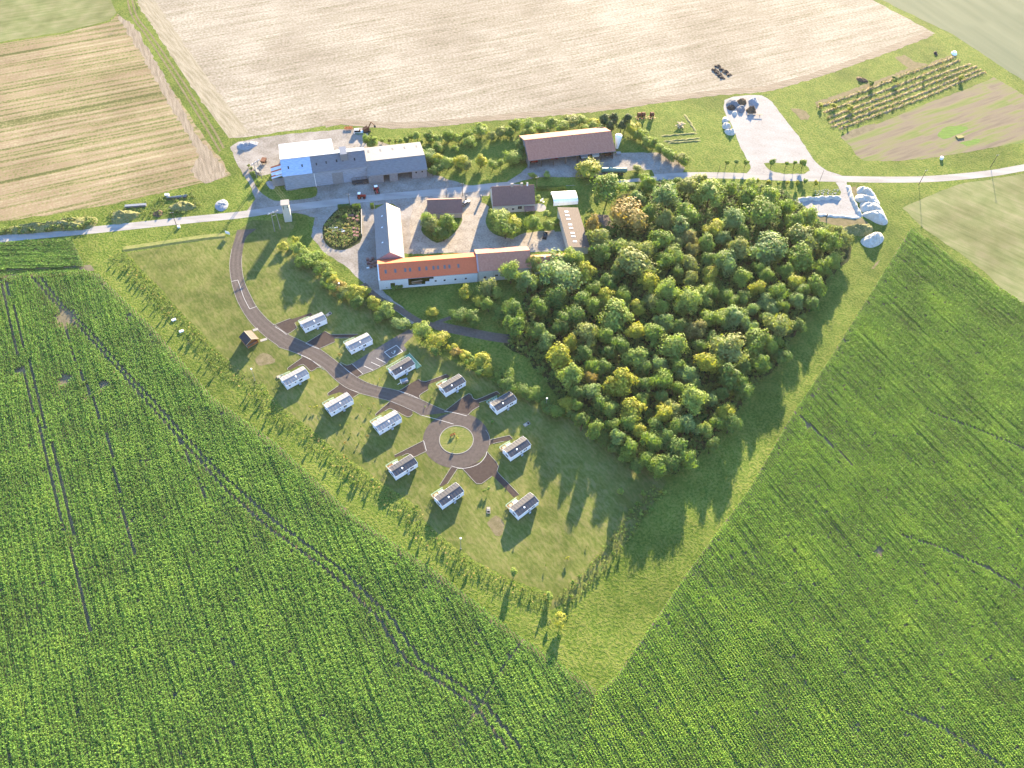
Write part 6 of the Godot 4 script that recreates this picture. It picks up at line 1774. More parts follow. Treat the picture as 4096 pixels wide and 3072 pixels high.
	# three red hoppers at the hedge corner
	for q in [[Vector3(51.26,0,-339.46), "leftmost"], [Vector3(53.19,0,-340.03), "middle"], [Vector3(57.24,0,-340.46), "rightmost"]]:
		var o := thing("grain_drum", q[1] + " of three red farm drums on frames at the meadow corner", "drum", q[0], 0.3, "red farm drums in the meadow")
		st = mb()
		tube(st, Vector3(-0.7, 1.9, 0), Vector3(0.7, 1.9, 0), 1.15, 1.0, 14)
		obj("drum", st, M.rust, o)
		st = mb()
		tube(st, Vector3(0.7, 1.9, 0), Vector3(0.95, 1.9, 0), 1.0, 0.7, 14)
		obj("end_plate", st, M.red_paint, o)
		st = mb()
		for z in [-0.8, 0.8]:
			bar(st, Vector3(-0.9, 0.0, z), Vector3(-0.5, 1.6, z * 0.8), 0.12)
			bar(st, Vector3(1.1, 0.0, z), Vector3(0.5, 1.6, z * 0.8), 0.12)
			bar(st, Vector3(-1.6, 0.35, z), Vector3(2.0, 0.35, z), 0.12)
		obj("frame", st, M.red_paint, o)
		for z in [-0.95, 0.95]:
			wheel(o, Vector3(0.2, 0.45, z), 0.45, 0.22, M.zinc)
	# pale beams stacked in the meadow
	var bm := thing("beam_pile", "pile of pale wooden beams crossing each other in the meadow", "timber", Vector3(70.26,0,-335.79), 0.4)
	for i in 9:
		st = mb()
		var an := -0.5 + rng.randf_range(-0.7, 0.7) + (1.3 if i % 4 == 0 else 0.0)
		var cpos := Vector3(rng.randf_range(-0.9, 0.9), 0.25 + i * 0.14, rng.randf_range(-0.8, 0.8))
		var e := Vector3(cos(an), rng.randf_range(-0.08, 0.16), sin(an)) * rng.randf_range(1.2, 2.2)
		bar(st, cpos - e, cpos + e, 0.3, 0.26)
		obj("beam", st, M.pale_wood, bm)
	# excavator arm and red harrow behind the barn
	var ex := thing("excavator", "brown excavator with bent arm behind the big barn", "excavator", Vector3(-72.5,0,-316.13), 0.5)
	st = mb()
	box(st, Vector3(-1.6, 0.05, -1.1), Vector3(1.6, 0.75, -0.6))
	box(st, Vector3(-1.6, 0.05, 0.6), Vector3(1.6, 0.75, 1.1))
	obj("track", st, M.rubber, ex)
	st = mb()
	hexa(st, [Vector3(-1.5, 0.8, -1.0), Vector3(1.0, 0.8, -1.0), Vector3(1.0, 0.8, 1.0), Vector3(-1.5, 0.8, 1.0), Vector3(-1.5, 1.8, -0.9), Vector3(0.6, 2.5, -0.9), Vector3(0.6, 2.5, 0.9), Vector3(-1.5, 1.8, 0.9)])
	obj("cab", st, M.rust, ex)
	st = mb()
	bar(st, Vector3(0.8, 1.4, 0), Vector3(2.4, 4.2, 0), 0.35)
	bar(st, Vector3(2.4, 4.2, 0), Vector3(4.0, 2.2, 0), 0.28)
	obj("arm", st, M.rust, ex)
	st = mb()
	hexa(st, [Vector3(3.6, 1.3, -0.5), Vector3(4.4, 1.3, -0.5), Vector3(4.4, 1.3, 0.5), Vector3(3.6, 1.3, 0.5), Vector3(3.8, 2.2, -0.5), Vector3(4.3, 2.2, -0.5), Vector3(4.3, 2.2, 0.5), Vector3(3.8, 2.2, 0.5)])
	obj("bucket", st, M.dark_metal, ex)
	var hw := thing("harrow", "orange-red harrow frame at the field edge behind the barn", "implement", Vector3(-80.82,0,-317.07), 0.2)
	st = mb()
	for i in 4:
		bar(st, Vector3(-1.8, 0.6, -0.9 + i * 0.6), Vector3(1.8, 0.6, -0.9 + i * 0.6), 0.12)
	for i in 6:
		bar(st, Vector3(-1.7 + i * 0.68, 0.6, -0.9), Vector3(-1.7 + i * 0.68, 0.6, 0.9), 0.1)
	obj("frame", st, M.red_paint, hw)
	st = mb()
	for i in 6:
		for j in 3:
			bar(st, Vector3(-1.7 + i * 0.68, 0.6, -0.8 + j * 0.8), Vector3(-1.7 + i * 0.68, 0.02, -0.7 + j * 0.8), 0.06)
	for x in [-1.0, 1.0]:
		bar(st, Vector3(x, 0.6, 0), Vector3(x * 0.4, 1.8, 0), 0.1)
	obj("tine", st, M.red_paint, hw)
	var gp := thing("green_container", "green open container beside the white van", "container", Vector3(-75.3,0,-314.12), 0.1)
	st = mb()
	wall_x(st, -1.6, 1.6, 1.0, 0.8, 0.08)
	wall_x(st, -1.6, 1.6, 1.0, -0.72, 0.08)
	box(st, Vector3(-1.6, 0, -0.72), Vector3(-1.52, 1.0, 0.72))
	box(st, Vector3(1.52, 0, -0.72), Vector3(1.6, 1.0, 0.72))
	box(st, Vector3(-1.52, 0, -0.72), Vector3(1.52, 0.1, 0.72))
	obj("shell", st, M.tank_green, gp)
	# rusty cart and boards by the yard entrance
	var rc := thing("rusty_cart", "rust-red cart standing left of the striped lean-to", "cart", Vector3(-112.5,0,-289.35), 1.45)
	st = mb()
	hexa(st, [Vector3(-1.2, 0.7, -0.8), Vector3(1.2, 0.7, -0.8), Vector3(1.2, 0.7, 0.8), Vector3(-1.2, 0.7, 0.8), Vector3(-1.4, 1.8, -1.0), Vector3(1.4, 1.8, -1.0), Vector3(1.4, 1.8, 1.0), Vector3(-1.4, 1.8, 1.0)])
	obj("box", st, M.rust, rc)
	st = mb()
	bar(st, Vector3(-1.2, 0.6, 0), Vector3(-2.8, 0.4, 0), 0.14)
	obj("drawbar", st, M.rust, rc)
	for z in [-0.95, 0.95]:
		wheel(rc, Vector3(0, 0.5, z), 0.5, 0.22, M.rust)
	# heaps and stacks
	heap("rubble_heap", PackedVector2Array([Vector2(-127.23,-300.18),Vector2(-126.47,-302.44),Vector2(-122.43,-303.3),Vector2(-118.17,-303.31),Vector2(-118.18,-301.12),Vector2(-120.25,-298.74),Vector2(-122.77,-297.19),Vector2(-125.92,-298.16)]), 1.0, M.pale_heap, "pale rubble heap at the upper left corner of the yard", "heap", "rubble heaps", 0.6, 3)
	heap("rubble_heap", PackedVector2Array([Vector2(-108.76,-276.66),Vector2(-106.95,-277.64),Vector2(-104.77,-275.87),Vector2(-104.31,-272.75),Vector2(-105.71,-272.22),Vector2(-107.73,-274.38)]), 0.5, M.pale_heap, "low grey rubble heap on the grass before the blue barn", "heap", "rubble heaps", 0.7, 4)
	heap("chalk_heap", PackedVector2Array([Vector2(-125.57,-258.93),Vector2(-125.6,-262.47),Vector2(-123.25,-264.13),Vector2(-120.89,-262.21),Vector2(-120.44,-258.72),Vector2(-122.59,-256.41)]), 0.8, M.pale_heap, "pale grey rubble heap beside the country road left of the yard", "heap", "rubble heaps", 0.5, 5)
	heap("grass_mound", PackedVector2Array([Vector2(-203.13,-235.26),Vector2(-204.22,-237.78),Vector2(-197.06,-239.78),Vector2(-188.98,-241.88),Vector2(-183.69,-244.4),Vector2(-176.85,-247.76),Vector2(-170.28,-248.39),Vector2(-168.43,-244.5),Vector2(-171.59,-240.86),Vector2(-182.42,-238.84),Vector2(-194.62,-236.06)]), 1.9, M.weeds, "long overgrown earth mound along the left end of the road", "mound", "overgrown mounds", 0.4, 6)
	heap("grass_mound", PackedVector2Array([Vector2(-164.35,-248.27),Vector2(-164.63,-251.68),Vector2(-161.11,-253.4),Vector2(-156.01,-253.2),Vector2(-153.8,-252.03),Vector2(-155.35,-248.45),Vector2(-158.85,-245.41),Vector2(-162.34,-245.08)]), 1.6, M.weeds, "round overgrown mound beside the road below the metal sheets", "mound", "overgrown mounds", 0.5, 7)
	heap("grass_mound", PackedVector2Array([Vector2(-143.97,-257.15),Vector2(-141.66,-260.2),Vector2(-138.26,-261.24),Vector2(-132.96,-258.92),Vector2(-134.17,-256.69),Vector2(-138.24,-254.91),Vector2(-142.01,-255.24)]), 1.3, M.weeds, "overgrown mound with reddish earth near the utility pole", "mound", "overgrown mounds", 0.6, 8)
	heap("earth_heap", PackedVector2Array([Vector2(-148.72,-251.82),Vector2(-148.47,-253.92),Vector2(-146.02,-254.85),Vector2(-144.94,-252.88),Vector2(-146.09,-250.7)]), 0.8, M.brown_heap, "small brown earth heap between two overgrown mounds", "heap", "", 0.6, 9)
	var ms := thing("sheet_stack", "stack of long grey metal sheets on the verge", "metal sheets", Vector3(-156.8,0,-256.26), 0.22)
	for i in 5:
		st = mb()
		cbox(st, Vector3(rng.randf_range(-0.2, 0.2), 0.35 + i * 0.13, 0), Vector3(8.2, 0.1, 1.5 - i * 0.06))
		obj("sheet", st, M.zinc, ms)
	st = mb()
	for x in [-3.0, 0.0, 3.0]:
		cbox(st, Vector3(x, 0.15, 0), Vector3(0.3, 0.3, 1.6))
	obj("bearer", st, M.pole, ms)
	var pl := thing("pipe_stack", "pile of grey pipes and brushwood on the verge", "pipes", Vector3(-142.49,0,-262.97), 0.25)
	for i in 8:
		st = mb()
		var z := rng.randf_range(-0.8, 0.8)
		tube(st, Vector3(-4.2 + rng.randf(), 0.2 + (i % 3) * 0.3, z), Vector3(3.6 + rng.randf(), 0.2 + (i % 3) * 0.3, z + rng.randf_range(-0.5, 0.5)), 0.16, 0.16, 8)
		obj("pipe", st, M.zinc if i % 3 else M.pole, pl)
	var wb := obj_box(Vector3(1.6, 0.9, 1.1), M.white_trim, "white_crate", Vector3(-146.53,0,-264.01), 0.2)
	tag(wb, "white crate behind the pile of pipes", "crate")
	var bs := thing("board_stack", "stack of pale boards leaning by the pylon at the yard", "boards", Vector3(-114.19,0,-283.39), -0.9)
	for i in 6:
		st = mb()
		bar(st, Vector3(-2.6 + rng.randf_range(-0.3, 0.3), 0.4 + i * 0.16, -0.8 + i * 0.3), Vector3(2.6, 0.5 + i * 0.16, -0.8 + i * 0.3 + rng.randf_range(-0.3, 0.3)), 0.45, 0.12)
		obj("board", st, M.kerb, bs)
	# brick pallets: in the flower bed and beside the red barn
	var spots := [Vector3(-67.26,0,-250.8), Vector3(-66,0,-250.56), Vector3(-66.9,0,-248.68), Vector3(-65.53,0,-248.45), Vector3(-66.34,0,-246.77), Vector3(-65.22,0,-246.52), Vector3(-67.25,0,-258.12), Vector3(-66.77,0,-255.95), Vector3(-70.22,0,-258.21), Vector3(-69.16,0,-258.49), Vector3(-70.39,0,-256.34), Vector3(-68.46,0,-256.52), Vector3(-59,0,-233.76), Vector3(-57.96,0,-233.18), Vector3(-57.22,0,-234.43), Vector3(-58.45,0,-231.79), Vector3(-57.13,0,-231.57), Vector3(-56.08,0,-232.34), Vector3(-55.71,0,-230.7), Vector3(-57.22,0,-229.89)]
	for i in spots.size():
		var o := thing("brick_pallet", "pink-brown brick pallet, " + BRICK_WORDS[i], "bricks", spots[i], rng.randf_range(0.1, 0.4), "brick pallets in the flower bed" if i < 12 else "brick pallets by the barn")
		for j in 3:
			st = mb()
			for q in 3:
				cbox(st, Vector3(-0.36 + q * 0.37, 0.27 + j * 0.26, 0), Vector3(0.34, 0.23, 1.05))
			obj("brick_course", st, M.pink_brick, o)
		st = mb()
		for q in [-0.4, 0.0, 0.4]:
			cbox(st, Vector3(q, 0.07, 0), Vector3(0.12, 0.14, 1.1))
		obj("pallet", st, M.pole, o)
	var slabs := [Vector3(-76.45,0,-250.66), Vector3(-74.97,0,-249.18), Vector3(-73.84,0,-249.64), Vector3(-72.36,0,-250.14), Vector3(-74.7,0,-251.01), Vector3(-71.34,0,-249.16), Vector3(-57.98,0,-229.49)]
	for i in slabs.size():
		var o := obj_box(Vector3(1.7 if i else 2.4, 0.35, 0.6), M.plaster, "stone_block", slabs[i], 0.35)
		tag(o, "white stone block lying among the flower bed weeds" if i < 6 else "white stone block beside the brick pallets at the barn", "stone", "white stone blocks")
	# trimmed hedge blocks and the bed's wall
	for q in [[Vector3(-73.23,0,-262.78), 5.0, 2.0, "trimmed hedge block with a pole behind the flower bed"], [Vector3(-68.35,0,-263.25), 3.4, 2.2, "square trimmed hedge block at the drive's corner"], [Vector3(-62.06,0,-264.62), 1.5, 2.0, "narrow trimmed hedge block at the head of the long grey barn"]]:
		hedge(q[0], 0.22, q[1], 1.6, q[2], q[3])
	hedge(Vector3(11.51,0,-283.77), 0.12, 12.5, 1.5, 1.3, "long low trimmed hedge behind the farmhouse along the road")
	var fw: PackedVector2Array = PackedVector2Array([Vector2(-66.09,-262.34),Vector2(-63.58,-247.56)])
	st = mb()
	bar(st, Vector3(fw[0].x, 0.5, fw[0].y), Vector3(fw[1].x, 0.5, fw[1].y), 0.35, 1.0)
	var gw := obj("garden_wall", st, M.stone)
	tag(gw, "low straight stone wall along the right side of the flower bed", "wall")
	for q in [[Vector3(-24.14,0,-273.31), "left stone gate pillar at the courtyard entrance"], [Vector3(-17.91,0,-273.92), "right stone gate pillar at the courtyard entrance"]]:
		var o := thing("gate_pillar", q[1], "pillar", q[0], 0.15, "courtyard gate pillars")
		st = mb()
		box(st, Vector3(-0.35, 0, -0.35), Vector3(0.35, 2.3, 0.35))
		obj("shaft", st, M.stone, o)
		st = mb()
		hexa(st, [Vector3(-0.45, 2.3, -0.45), Vector3(0.45, 2.3, -0.45), Vector3(0.45, 2.3, 0.45), Vector3(-0.45, 2.3, 0.45), Vector3(-0.2, 2.6, -0.2), Vector3(0.2, 2.6, -0.2), Vector3(0.2, 2.6, 0.2), Vector3(-0.2, 2.6, 0.2)])
		obj("cap", st, M.concrete, o)
	# terrace and chairs at the house
	var ter := PackedVector2Array()
	var tc: Vector3 = Vector3(6.76,0,-271.44)
	for i in 20:
		ter.append(Vector2(tc.x + cos(TAU * i / 20) * 2.8, tc.z + sin(TAU * i / 20) * 2.6))
	sheet("patio", ter, 0.03, M.chalk_ground)
	for q in [[Vector3(7.26,0,-275.44), "nearest the house"], [Vector3(8.34,0,-274.84), "nearest the patio"], [Vector3(7.84,0,-276.43), "farthest from the patio"]]:
		var o := thing("garden_chair", "white garden chair on the grass, " + q[1], "chair", q[0], rng.randf() * 6.0, "garden chairs by the house")
		st = mb()
		cbox(st, Vector3(0, 0.42, 0), Vector3(0.6, 0.06, 0.6))
		obj("seat", st, M.white_trim, o)
		st = mb()
		cbox(st, Vector3(0, 0.75, -0.3), Vector3(0.6, 0.6, 0.06))
		obj("backrest", st, M.white_trim, o)
		for p in [Vector3(-0.25, 0, -0.25), Vector3(0.25, 0, -0.25), Vector3(-0.25, 0, 0.25), Vector3(0.25, 0, 0.25)]:
			st = mb()
			bar(st, p, p + Vector3(0, 0.4, 0), 0.06)
			obj("leg", st, M.white_trim, o)
	# poles
	utility_pole(Vector3(-70.92,0,-263.28), 7.6, "wooden pole rising from the trimmed hedge block")
	utility_pole(Vector3(5.08,0,-283.52), 6.3, "wooden pole at the right end of the farmhouse")
	utility_pole(Vector3(-25.81,0,-275.73), 6.8, "wooden pole beside the left gate pillar")
	utility_pole(Vector3(-32.44,0,-274.38), 3.4, "short wooden pole on the road edge behind the small barn")
	utility_pole(Vector3(-137.31,0,-246.3), 7.2, "wooden pole with a white box at its foot left of the entrance", true)
	utility_pole(Vector3(-179.56,0,-239.07), 4.8, "short leaning pole beside the long overgrown mound")
	utility_pole(Vector3(173.31,0,-302.92), 7.9, "wooden pole beside the road above the right crop field")
	utility_pole(Vector3(209.97,0,-319.1), 6.8, "wooden pole at the far right end of the road")
	utility_pole(Vector3(129.38,0,-301.5), 5.4, "thin pole at the chalk lot's road corner", false, 0.1)
	utility_pole(Vector3(84.34,0,-301.38), 5.0, "thin pole beside the row of young trees left of the chalk lot", false, 0.1)
	utility_pole(Vector3(-206.24,0,-407.94), 7.0, "wooden pole beside the cart track between the two upper fields")
	var pb := obj_box(Vector3(1.0, 0.9, 0.9), M.white_trim, "cabinet", Vector3(-136.18,0,-245.51), 0.4)
	tag(pb, "white cabinet at the foot of the roadside pole", "cabinet")

const BRICK_WORDS := ["left in the upper row of the flower bed's lower stack", "right in the upper row of the flower bed's lower stack", "left in the middle row of the flower bed's lower stack", "right in the middle row of the flower bed's lower stack", "left in the bottom row of the flower bed's lower stack", "right in the bottom row of the flower bed's lower stack",
	"upper one of the pair beside the garden wall", "lower one of the pair beside the garden wall", "upper left of four by the bed's round shrub", "upper right of four by the bed's round shrub", "lower left of four by the bed's round shrub", "lower right of four by the bed's round shrub",
	"leftmost of the back row beside the red-roofed barn", "second of the back row beside the red-roofed barn", "nearest the grey barn beside the red-roofed barn", "leftmost of the middle row beside the red-roofed barn", "middle of the middle row beside the red-roofed barn", "rightmost of the middle row beside the red-roofed barn", "touching the red-roofed barn's corner, front right", "front left of the stacks beside the red-roofed barn"]

func obj_box(s: Vector3, m: Material, called: String, at: Vector3, turn: float) -> MeshInstance3D:
	var st := mb()
	var c := 0.04
	var lo := Vector3(-s.x / 2.0, 0, -s.z / 2.0)
	var hi := Vector3(s.x / 2.0, s.y, s.z / 2.0)
	hexa(st, [lo, Vector3(hi.x, 0, lo.z), Vector3(hi.x, 0, hi.z), Vector3(lo.x, 0, hi.z), Vector3(lo.x, s.y - c, lo.z), Vector3(hi.x, s.y - c, lo.z), Vector3(hi.x, s.y - c, hi.z), Vector3(lo.x, s.y - c, hi.z)])
	hexa(st, [Vector3(lo.x, s.y - c, lo.z), Vector3(hi.x, s.y - c, lo.z), Vector3(hi.x, s.y - c, hi.z), Vector3(lo.x, s.y - c, hi.z), Vector3(lo.x + c, s.y, lo.z + c), Vector3(hi.x - c, s.y, lo.z + c), Vector3(hi.x - c, s.y, hi.z - c), Vector3(lo.x + c, s.y, hi.z - c)])
	var o := obj(called, st, m)
	o.position = at
	o.rotation.y = turn
	return o

# a clipped hedge: a box of leaf faces with a few twigs inside
func hedge(at: Vector3, turn: float, L: float, W: float, H: float, label: String) -> void:
	var t := thing("clipped_hedge", label, "hedge", at, turn, "clipped hedges")
	var v := PackedVector3Array()
	var n := PackedVector3Array()
	var col := PackedColorArray()
	for k in int(L * 420):
		var p := Vector3(rng.randf_range(-L / 2, L / 2), rng.randf_range(0.05, H), rng.randf_range(-W / 2, W / 2))
		var f := rng.randi() % 4
		if f == 0: p.y = H - rng.randf() * 0.12
		elif f == 1: p.z = W / 2 - rng.randf() * 0.12
		elif f == 2: p.z = -W / 2 + rng.randf() * 0.12
		var u := Vector3(rng.randfn(), rng.randfn() + 0.5, rng.randfn()).normalized()
		var a := u.cross(Vector3(rng.randfn(), rng.randfn(), rng.randfn())).normalized() * 0.15
		var b := u.cross(a)
		var br := rng.randf_range(0.7, 1.25)
		for q in [p - a, p + b, p + a, p - a, p + a, p - b]:
			v.append(q)
			n.append(u)
			col.append(Color(br, br, br))
	var arr := []
	arr.resize(Mesh.ARRAY_MAX)
	arr[Mesh.ARRAY_VERTEX] = v
	arr[Mesh.ARRAY_NORMAL] = n
	arr[Mesh.ARRAY_COLOR] = col
	var m := ArrayMesh.new()
	m.add_surface_from_arrays(Mesh.PRIMITIVE_TRIANGLES, arr)
	put("foliage", m, M.leaf_d, t)
	var st := mb()
	for i in int(L / 0.5):
		var x := -L / 2 + 0.25 + i * 0.5
		tube(st, Vector3(x, 0, 0), Vector3(x, H * 0.8, 0), 0.04, 0.015, 5)
	obj("stems", st, M.bark, t)

# a low uneven bank following a line
func bed_row(pts: PackedVector2Array, w: float, h: float, m: Material, label: String, group: String) -> void:
	var p := smooth(pts, 0.8)
	var f := FastNoiseLite.new()
	f.seed = pts.size() * 7 + int(absf(pts[0].x))
	f.frequency = 0.35
	var st := SurfaceTool.new()
	st.begin(Mesh.PRIMITIVE_TRIANGLES)
	var o := Vector3(p[0].x, 0, p[0].y)
	var prev := []
	for i in p.size():
		var d := (p[mini(i + 1, p.size() - 1)] - p[maxi(i - 1, 0)]).normalized()
		var n := Vector3(-d.y, 0, d.x)
		var wob := f.get_noise_2d(i * 0.8, 3.0) * w * 0.5
		var ww := w * (1.0 + 0.5 * f.get_noise_2d(i * 0.8, 40.0))
		var endf := minf(1.0, minf(i, p.size() - 1 - i) / 2.0)
		var row := []
		for k in 7:
			var t := k / 6.0 * 2.0 - 1.0
			var y := h * cos(t * PI / 2.0) * (1.0 + 0.9 * f.get_noise_2d(i * 0.8, 80.0 + k * 1.2)) * endf
			row.append(Vector3(p[i].x, y if absf(t) < 0.99 else -0.03, p[i].y) - o + n * (wob + t * ww * 0.62))
		if i > 0:
			for k in 6:
				quad(st, prev[k], prev[k + 1], row[k + 1], row[k], Vector3.UP)
		prev = row
	var q := obj("planting_row", st, m)
	q.position = o
	tag(q, label, "planting row" if m != M.chalk else "bank", group)

func right_side() -> void:
	var st: SurfaceTool
	# chalk spoil beside the pit
	heap("chalk_heap", PackedVector2Array([Vector2(144.18,-293.93),Vector2(144.91,-297.44),Vector2(146.93,-298.8),Vector2(149.2,-297.87),Vector2(151.22,-295.76),Vector2(152.37,-292.07),Vector2(151.45,-290.1),Vector2(147.87,-291.63),Vector2(145.27,-293.27)]), 2.2, M.chalk, "topmost lobe of the long white chalk spoil heap by the road", "heap", "chalk spoil heaps", 0.3, 21)
	heap("chalk_heap", PackedVector2Array([Vector2(142.5,-291.11),Vector2(144.85,-293.61),Vector2(148.62,-292.84),Vector2(152.2,-291.3),Vector2(152.84,-287.62),Vector2(150.52,-285.92),Vector2(146.89,-287.05),Vector2(143.48,-288.21),Vector2(142.48,-289.23)]), 2.0, M.chalk, "second lobe of the long white chalk spoil heap", "heap", "chalk spoil heaps", 0.3, 22)
	heap("chalk_heap", PackedVector2Array([Vector2(143.44,-284.49),Vector2(144.32,-287.54),Vector2(148.12,-288.28),Vector2(151.85,-287.53),Vector2(153.23,-283.97),Vector2(152.88,-281.38),Vector2(149.44,-281.05),Vector2(145.6,-281.04),Vector2(143.63,-281.95)]), 2.0, M.chalk, "third lobe of the long white chalk spoil heap", "heap", "chalk spoil heaps", 0.3, 23)
	heap("chalk_heap", PackedVector2Array([Vector2(143.24,-280.09),Vector2(146.33,-282.21),Vector2(150.76,-282.63),Vector2(152.88,-281.38),Vector2(153.75,-277.85),Vector2(153.17,-275.29),Vector2(151.22,-274.04),Vector2(148.55,-274.85),Vector2(146.36,-276.78),Vector2(144.72,-278.06)]), 2.6, M.chalk, "lowest and tallest lobe of the long white chalk spoil heap", "heap", "chalk spoil heaps", 0.2, 24)
	heap("chalk_heap", PackedVector2Array([Vector2(139.13,-262.81),Vector2(140.53,-265),Vector2(143.84,-267.38),Vector2(146.87,-269.4),Vector2(149.03,-268.56),Vector2(149.67,-266.2),Vector2(148.32,-263.33),Vector2(145.41,-260.68),Vector2(142.11,-259.36),Vector2(139.81,-260.5)]), 2.4, M.chalk, "separate rounded white chalk heap nearest the crop field", "heap", "chalk spoil heaps", 0.4, 25)
	heap("earth_mound", PackedVector2Array([Vector2(132.97,-270.55),Vector2(136.63,-272.3),Vector2(141.61,-273.48),Vector2(145,-273.8),Vector2(146.3,-271.1),Vector2(144.08,-267.4),Vector2(140.03,-265.99),Vector2(135.62,-267.3)]), 1.8, M.weeds, "dark overgrown earth mound between the wood and the chalk heap", "mound", "overgrown mounds", 0.6, 26)
	sheet("chalk_pit", ragged(PackedVector2Array([Vector2(115.8,-287),Vector2(118.39,-288.01),Vector2(125.39,-289.06),Vector2(132.98,-290.56),Vector2(136.44,-292.03),Vector2(137.4,-294.4),Vector2(136.9,-298.19),Vector2(136.17,-300.84),Vector2(141.32,-301.74),Vector2(140.94,-298.59),Vector2(140.92,-293.61),Vector2(141.48,-289.13),Vector2(142.11,-285.1),Vector2(142.89,-281.88),Vector2(143.41,-278.66),Vector2(137.76,-277.94),Vector2(130.71,-278.53),Vector2(123.54,-278.56),Vector2(119.48,-282.92)]), 0.25), 0.022, M.chalk_ground)
	bed_row(PackedVector2Array([Vector2(117.62,-287.74),Vector2(122.81,-288.25),Vector2(127.8,-288.92),Vector2(132.87,-289.98),Vector2(136.64,-290.54)]), 2.0, 1.0, M.chalk, "raised chalk bank along the upper edge of the pit", "chalk banks")
	bed_row(PackedVector2Array([Vector2(141.1,-299.38),Vector2(141.16,-294.77),Vector2(141.22,-290.23),Vector2(141.77,-285.81),Vector2(142.4,-281.83),Vector2(143,-278.98)]), 1.6, 0.9, M.chalk, "raised chalk bank along the right edge of the pit ramp", "chalk banks")
	bed_row(PackedVector2Array([Vector2(123.44,-278.01),Vector2(128.24,-278.11),Vector2(132.97,-277.84),Vector2(138.95,-277.87),Vector2(142.6,-278.22)]), 1.6, 0.35, M.chalk, "low chalk bank along the lower edge of the pit", "chalk banks")
	sheet("dry_ground", ragged(PackedVector2Array([Vector2(123.83,-277.51),Vector2(132.93,-277.66),Vector2(142.6,-278.22),Vector2(144.9,-275.57),Vector2(145,-273.8),Vector2(134.07,-271.35),Vector2(129.54,-272.34),Vector2(124.15,-273.95)]), 0.4), 0.018, M.dry)
	sheet("dry_ground", ragged(PackedVector2Array([Vector2(141.54,-297.88),Vector2(144.98,-298.99),Vector2(144.18,-293.93),Vector2(142.87,-291.15),Vector2(142.43,-293.75)]), 0.3), 0.018, M.dry)
	var rub := crop_rock(5)
	scatter("rubble", "white chalk rubble strewn above the pit", "rubble", PackedVector2Array([Vector2(124.77,-293.92),Vector2(129.42,-295.15),Vector2(136.52,-296.23),Vector2(136.54,-291.28),Vector2(129,-290.17),Vector2(124.37,-291.6)]), rub, M.chalk, 1.2, 0.2, 0.6, 31, 0.1)
	var ps := thing("wooden_post", "dark wooden post standing at the lower edge of the chalk pit", "post", Vector3(127.82,0,-277.17), 0.0)
	st = mb()
	bar(st, Vector3.ZERO, Vector3(0, 1.4, 0), 0.35)
	obj("shaft", st, M.pole, ps)
	# heaps on the chalk lot
	heap("gravel_heap", PackedVector2Array([Vector2(93.76,-355),Vector2(95.13,-358.54),Vector2(97.61,-360.24),Vector2(99.64,-357.9),Vector2(99.96,-355.12),Vector2(98.11,-353.23),Vector2(95.15,-352.91)]), 2.0, M.grey_heap, "large grey gravel heap at the lot's upper left corner", "heap", "heaps on the chalk lot", 0.2, 41)
	heap("gravel_heap", PackedVector2Array([Vector2(93.84,-352.77),Vector2(95.31,-354.33),Vector2(97.65,-354.86),Vector2(98.41,-352.99),Vector2(97.19,-350.91),Vector2(94.9,-350.66)]), 1.2, M.dark_heap, "dark heap just below the large grey gravel heap", "heap", "heaps on the chalk lot", 0.2, 42)
	heap("earth_heap", PackedVector2Array([Vector2(99.41,-358.72),Vector2(101.61,-360.68),Vector2(103.5,-360.03),Vector2(104.21,-357.83),Vector2(102.97,-355.72),Vector2(100.69,-355.76)]), 1.7, M.brown_heap, "brown earth heap between two gravel heaps", "heap", "heaps on the chalk lot", 0.25, 43)
	heap("gravel_heap", PackedVector2Array([Vector2(105.09,-359.63),Vector2(106.98,-361.55),Vector2(108.61,-361.45),Vector2(110.18,-358.49),Vector2(109.55,-356.16),Vector2(107.19,-355.62),Vector2(105.72,-356.87)]), 1.8, M.pale_heap, "pale blue-grey gravel heap at the right of the group", "heap", "heaps on the chalk lot", 0.25, 44)
	heap("gravel_heap", PackedVector2Array([Vector2(98.47,-352.16),Vector2(99.89,-354.55),Vector2(101.87,-354.76),Vector2(102.91,-352.64),Vector2(101.58,-349.72),Vector2(99.55,-348.95)]), 1.5, M.grey_heap, "grey gravel heap in the front of the group", "heap", "heaps on the chalk lot", 0.2, 45)
	heap("gravel_heap", PackedVector2Array([Vector2(95.79,-348.55),Vector2(97.1,-350.07),Vector2(98.6,-349.13),Vector2(98.21,-347.16),Vector2(96.71,-346.72)]), 0.9, M.chalk, "small white heap at the front left of the group", "heap", "heaps on the chalk lot", 0.2, 46)
	heap("rubbish_pile", PackedVector2Array([Vector2(102.77,-351.51),Vector2(104.3,-353.35),Vector2(106.35,-354.13),Vector2(107.45,-352.58),Vector2(107.73,-349.84),Vector2(105.66,-348.79),Vector2(103.73,-348.85)]), 1.6, M.brown_heap, "brown pile of broken wood on the chalk lot", "pile", "heaps on the chalk lot", 0.8, 47)
	var lg := thing("long_beam", "long pale beam lying on trestles before the heaps", "beam", Vector3(106.46,0,-347.5), 0.05)
	st = mb()
	bar(st, Vector3(-3.6, 0.75, 0), Vector3(3.8, 0.8, 0), 0.3, 0.22)
	obj("beam", st, M.pale_wood, lg)
	for x in [-2.8, -0.4, 2.6]:
		st = mb()
		bar(st, Vector3(x, 0, -0.3), Vector3(x, 0.66, 0), 0.12)
		bar(st, Vector3(x, 0, 0.3), Vector3(x, 0.66, 0), 0.12)
		obj("trestle", st, M.pole, lg)
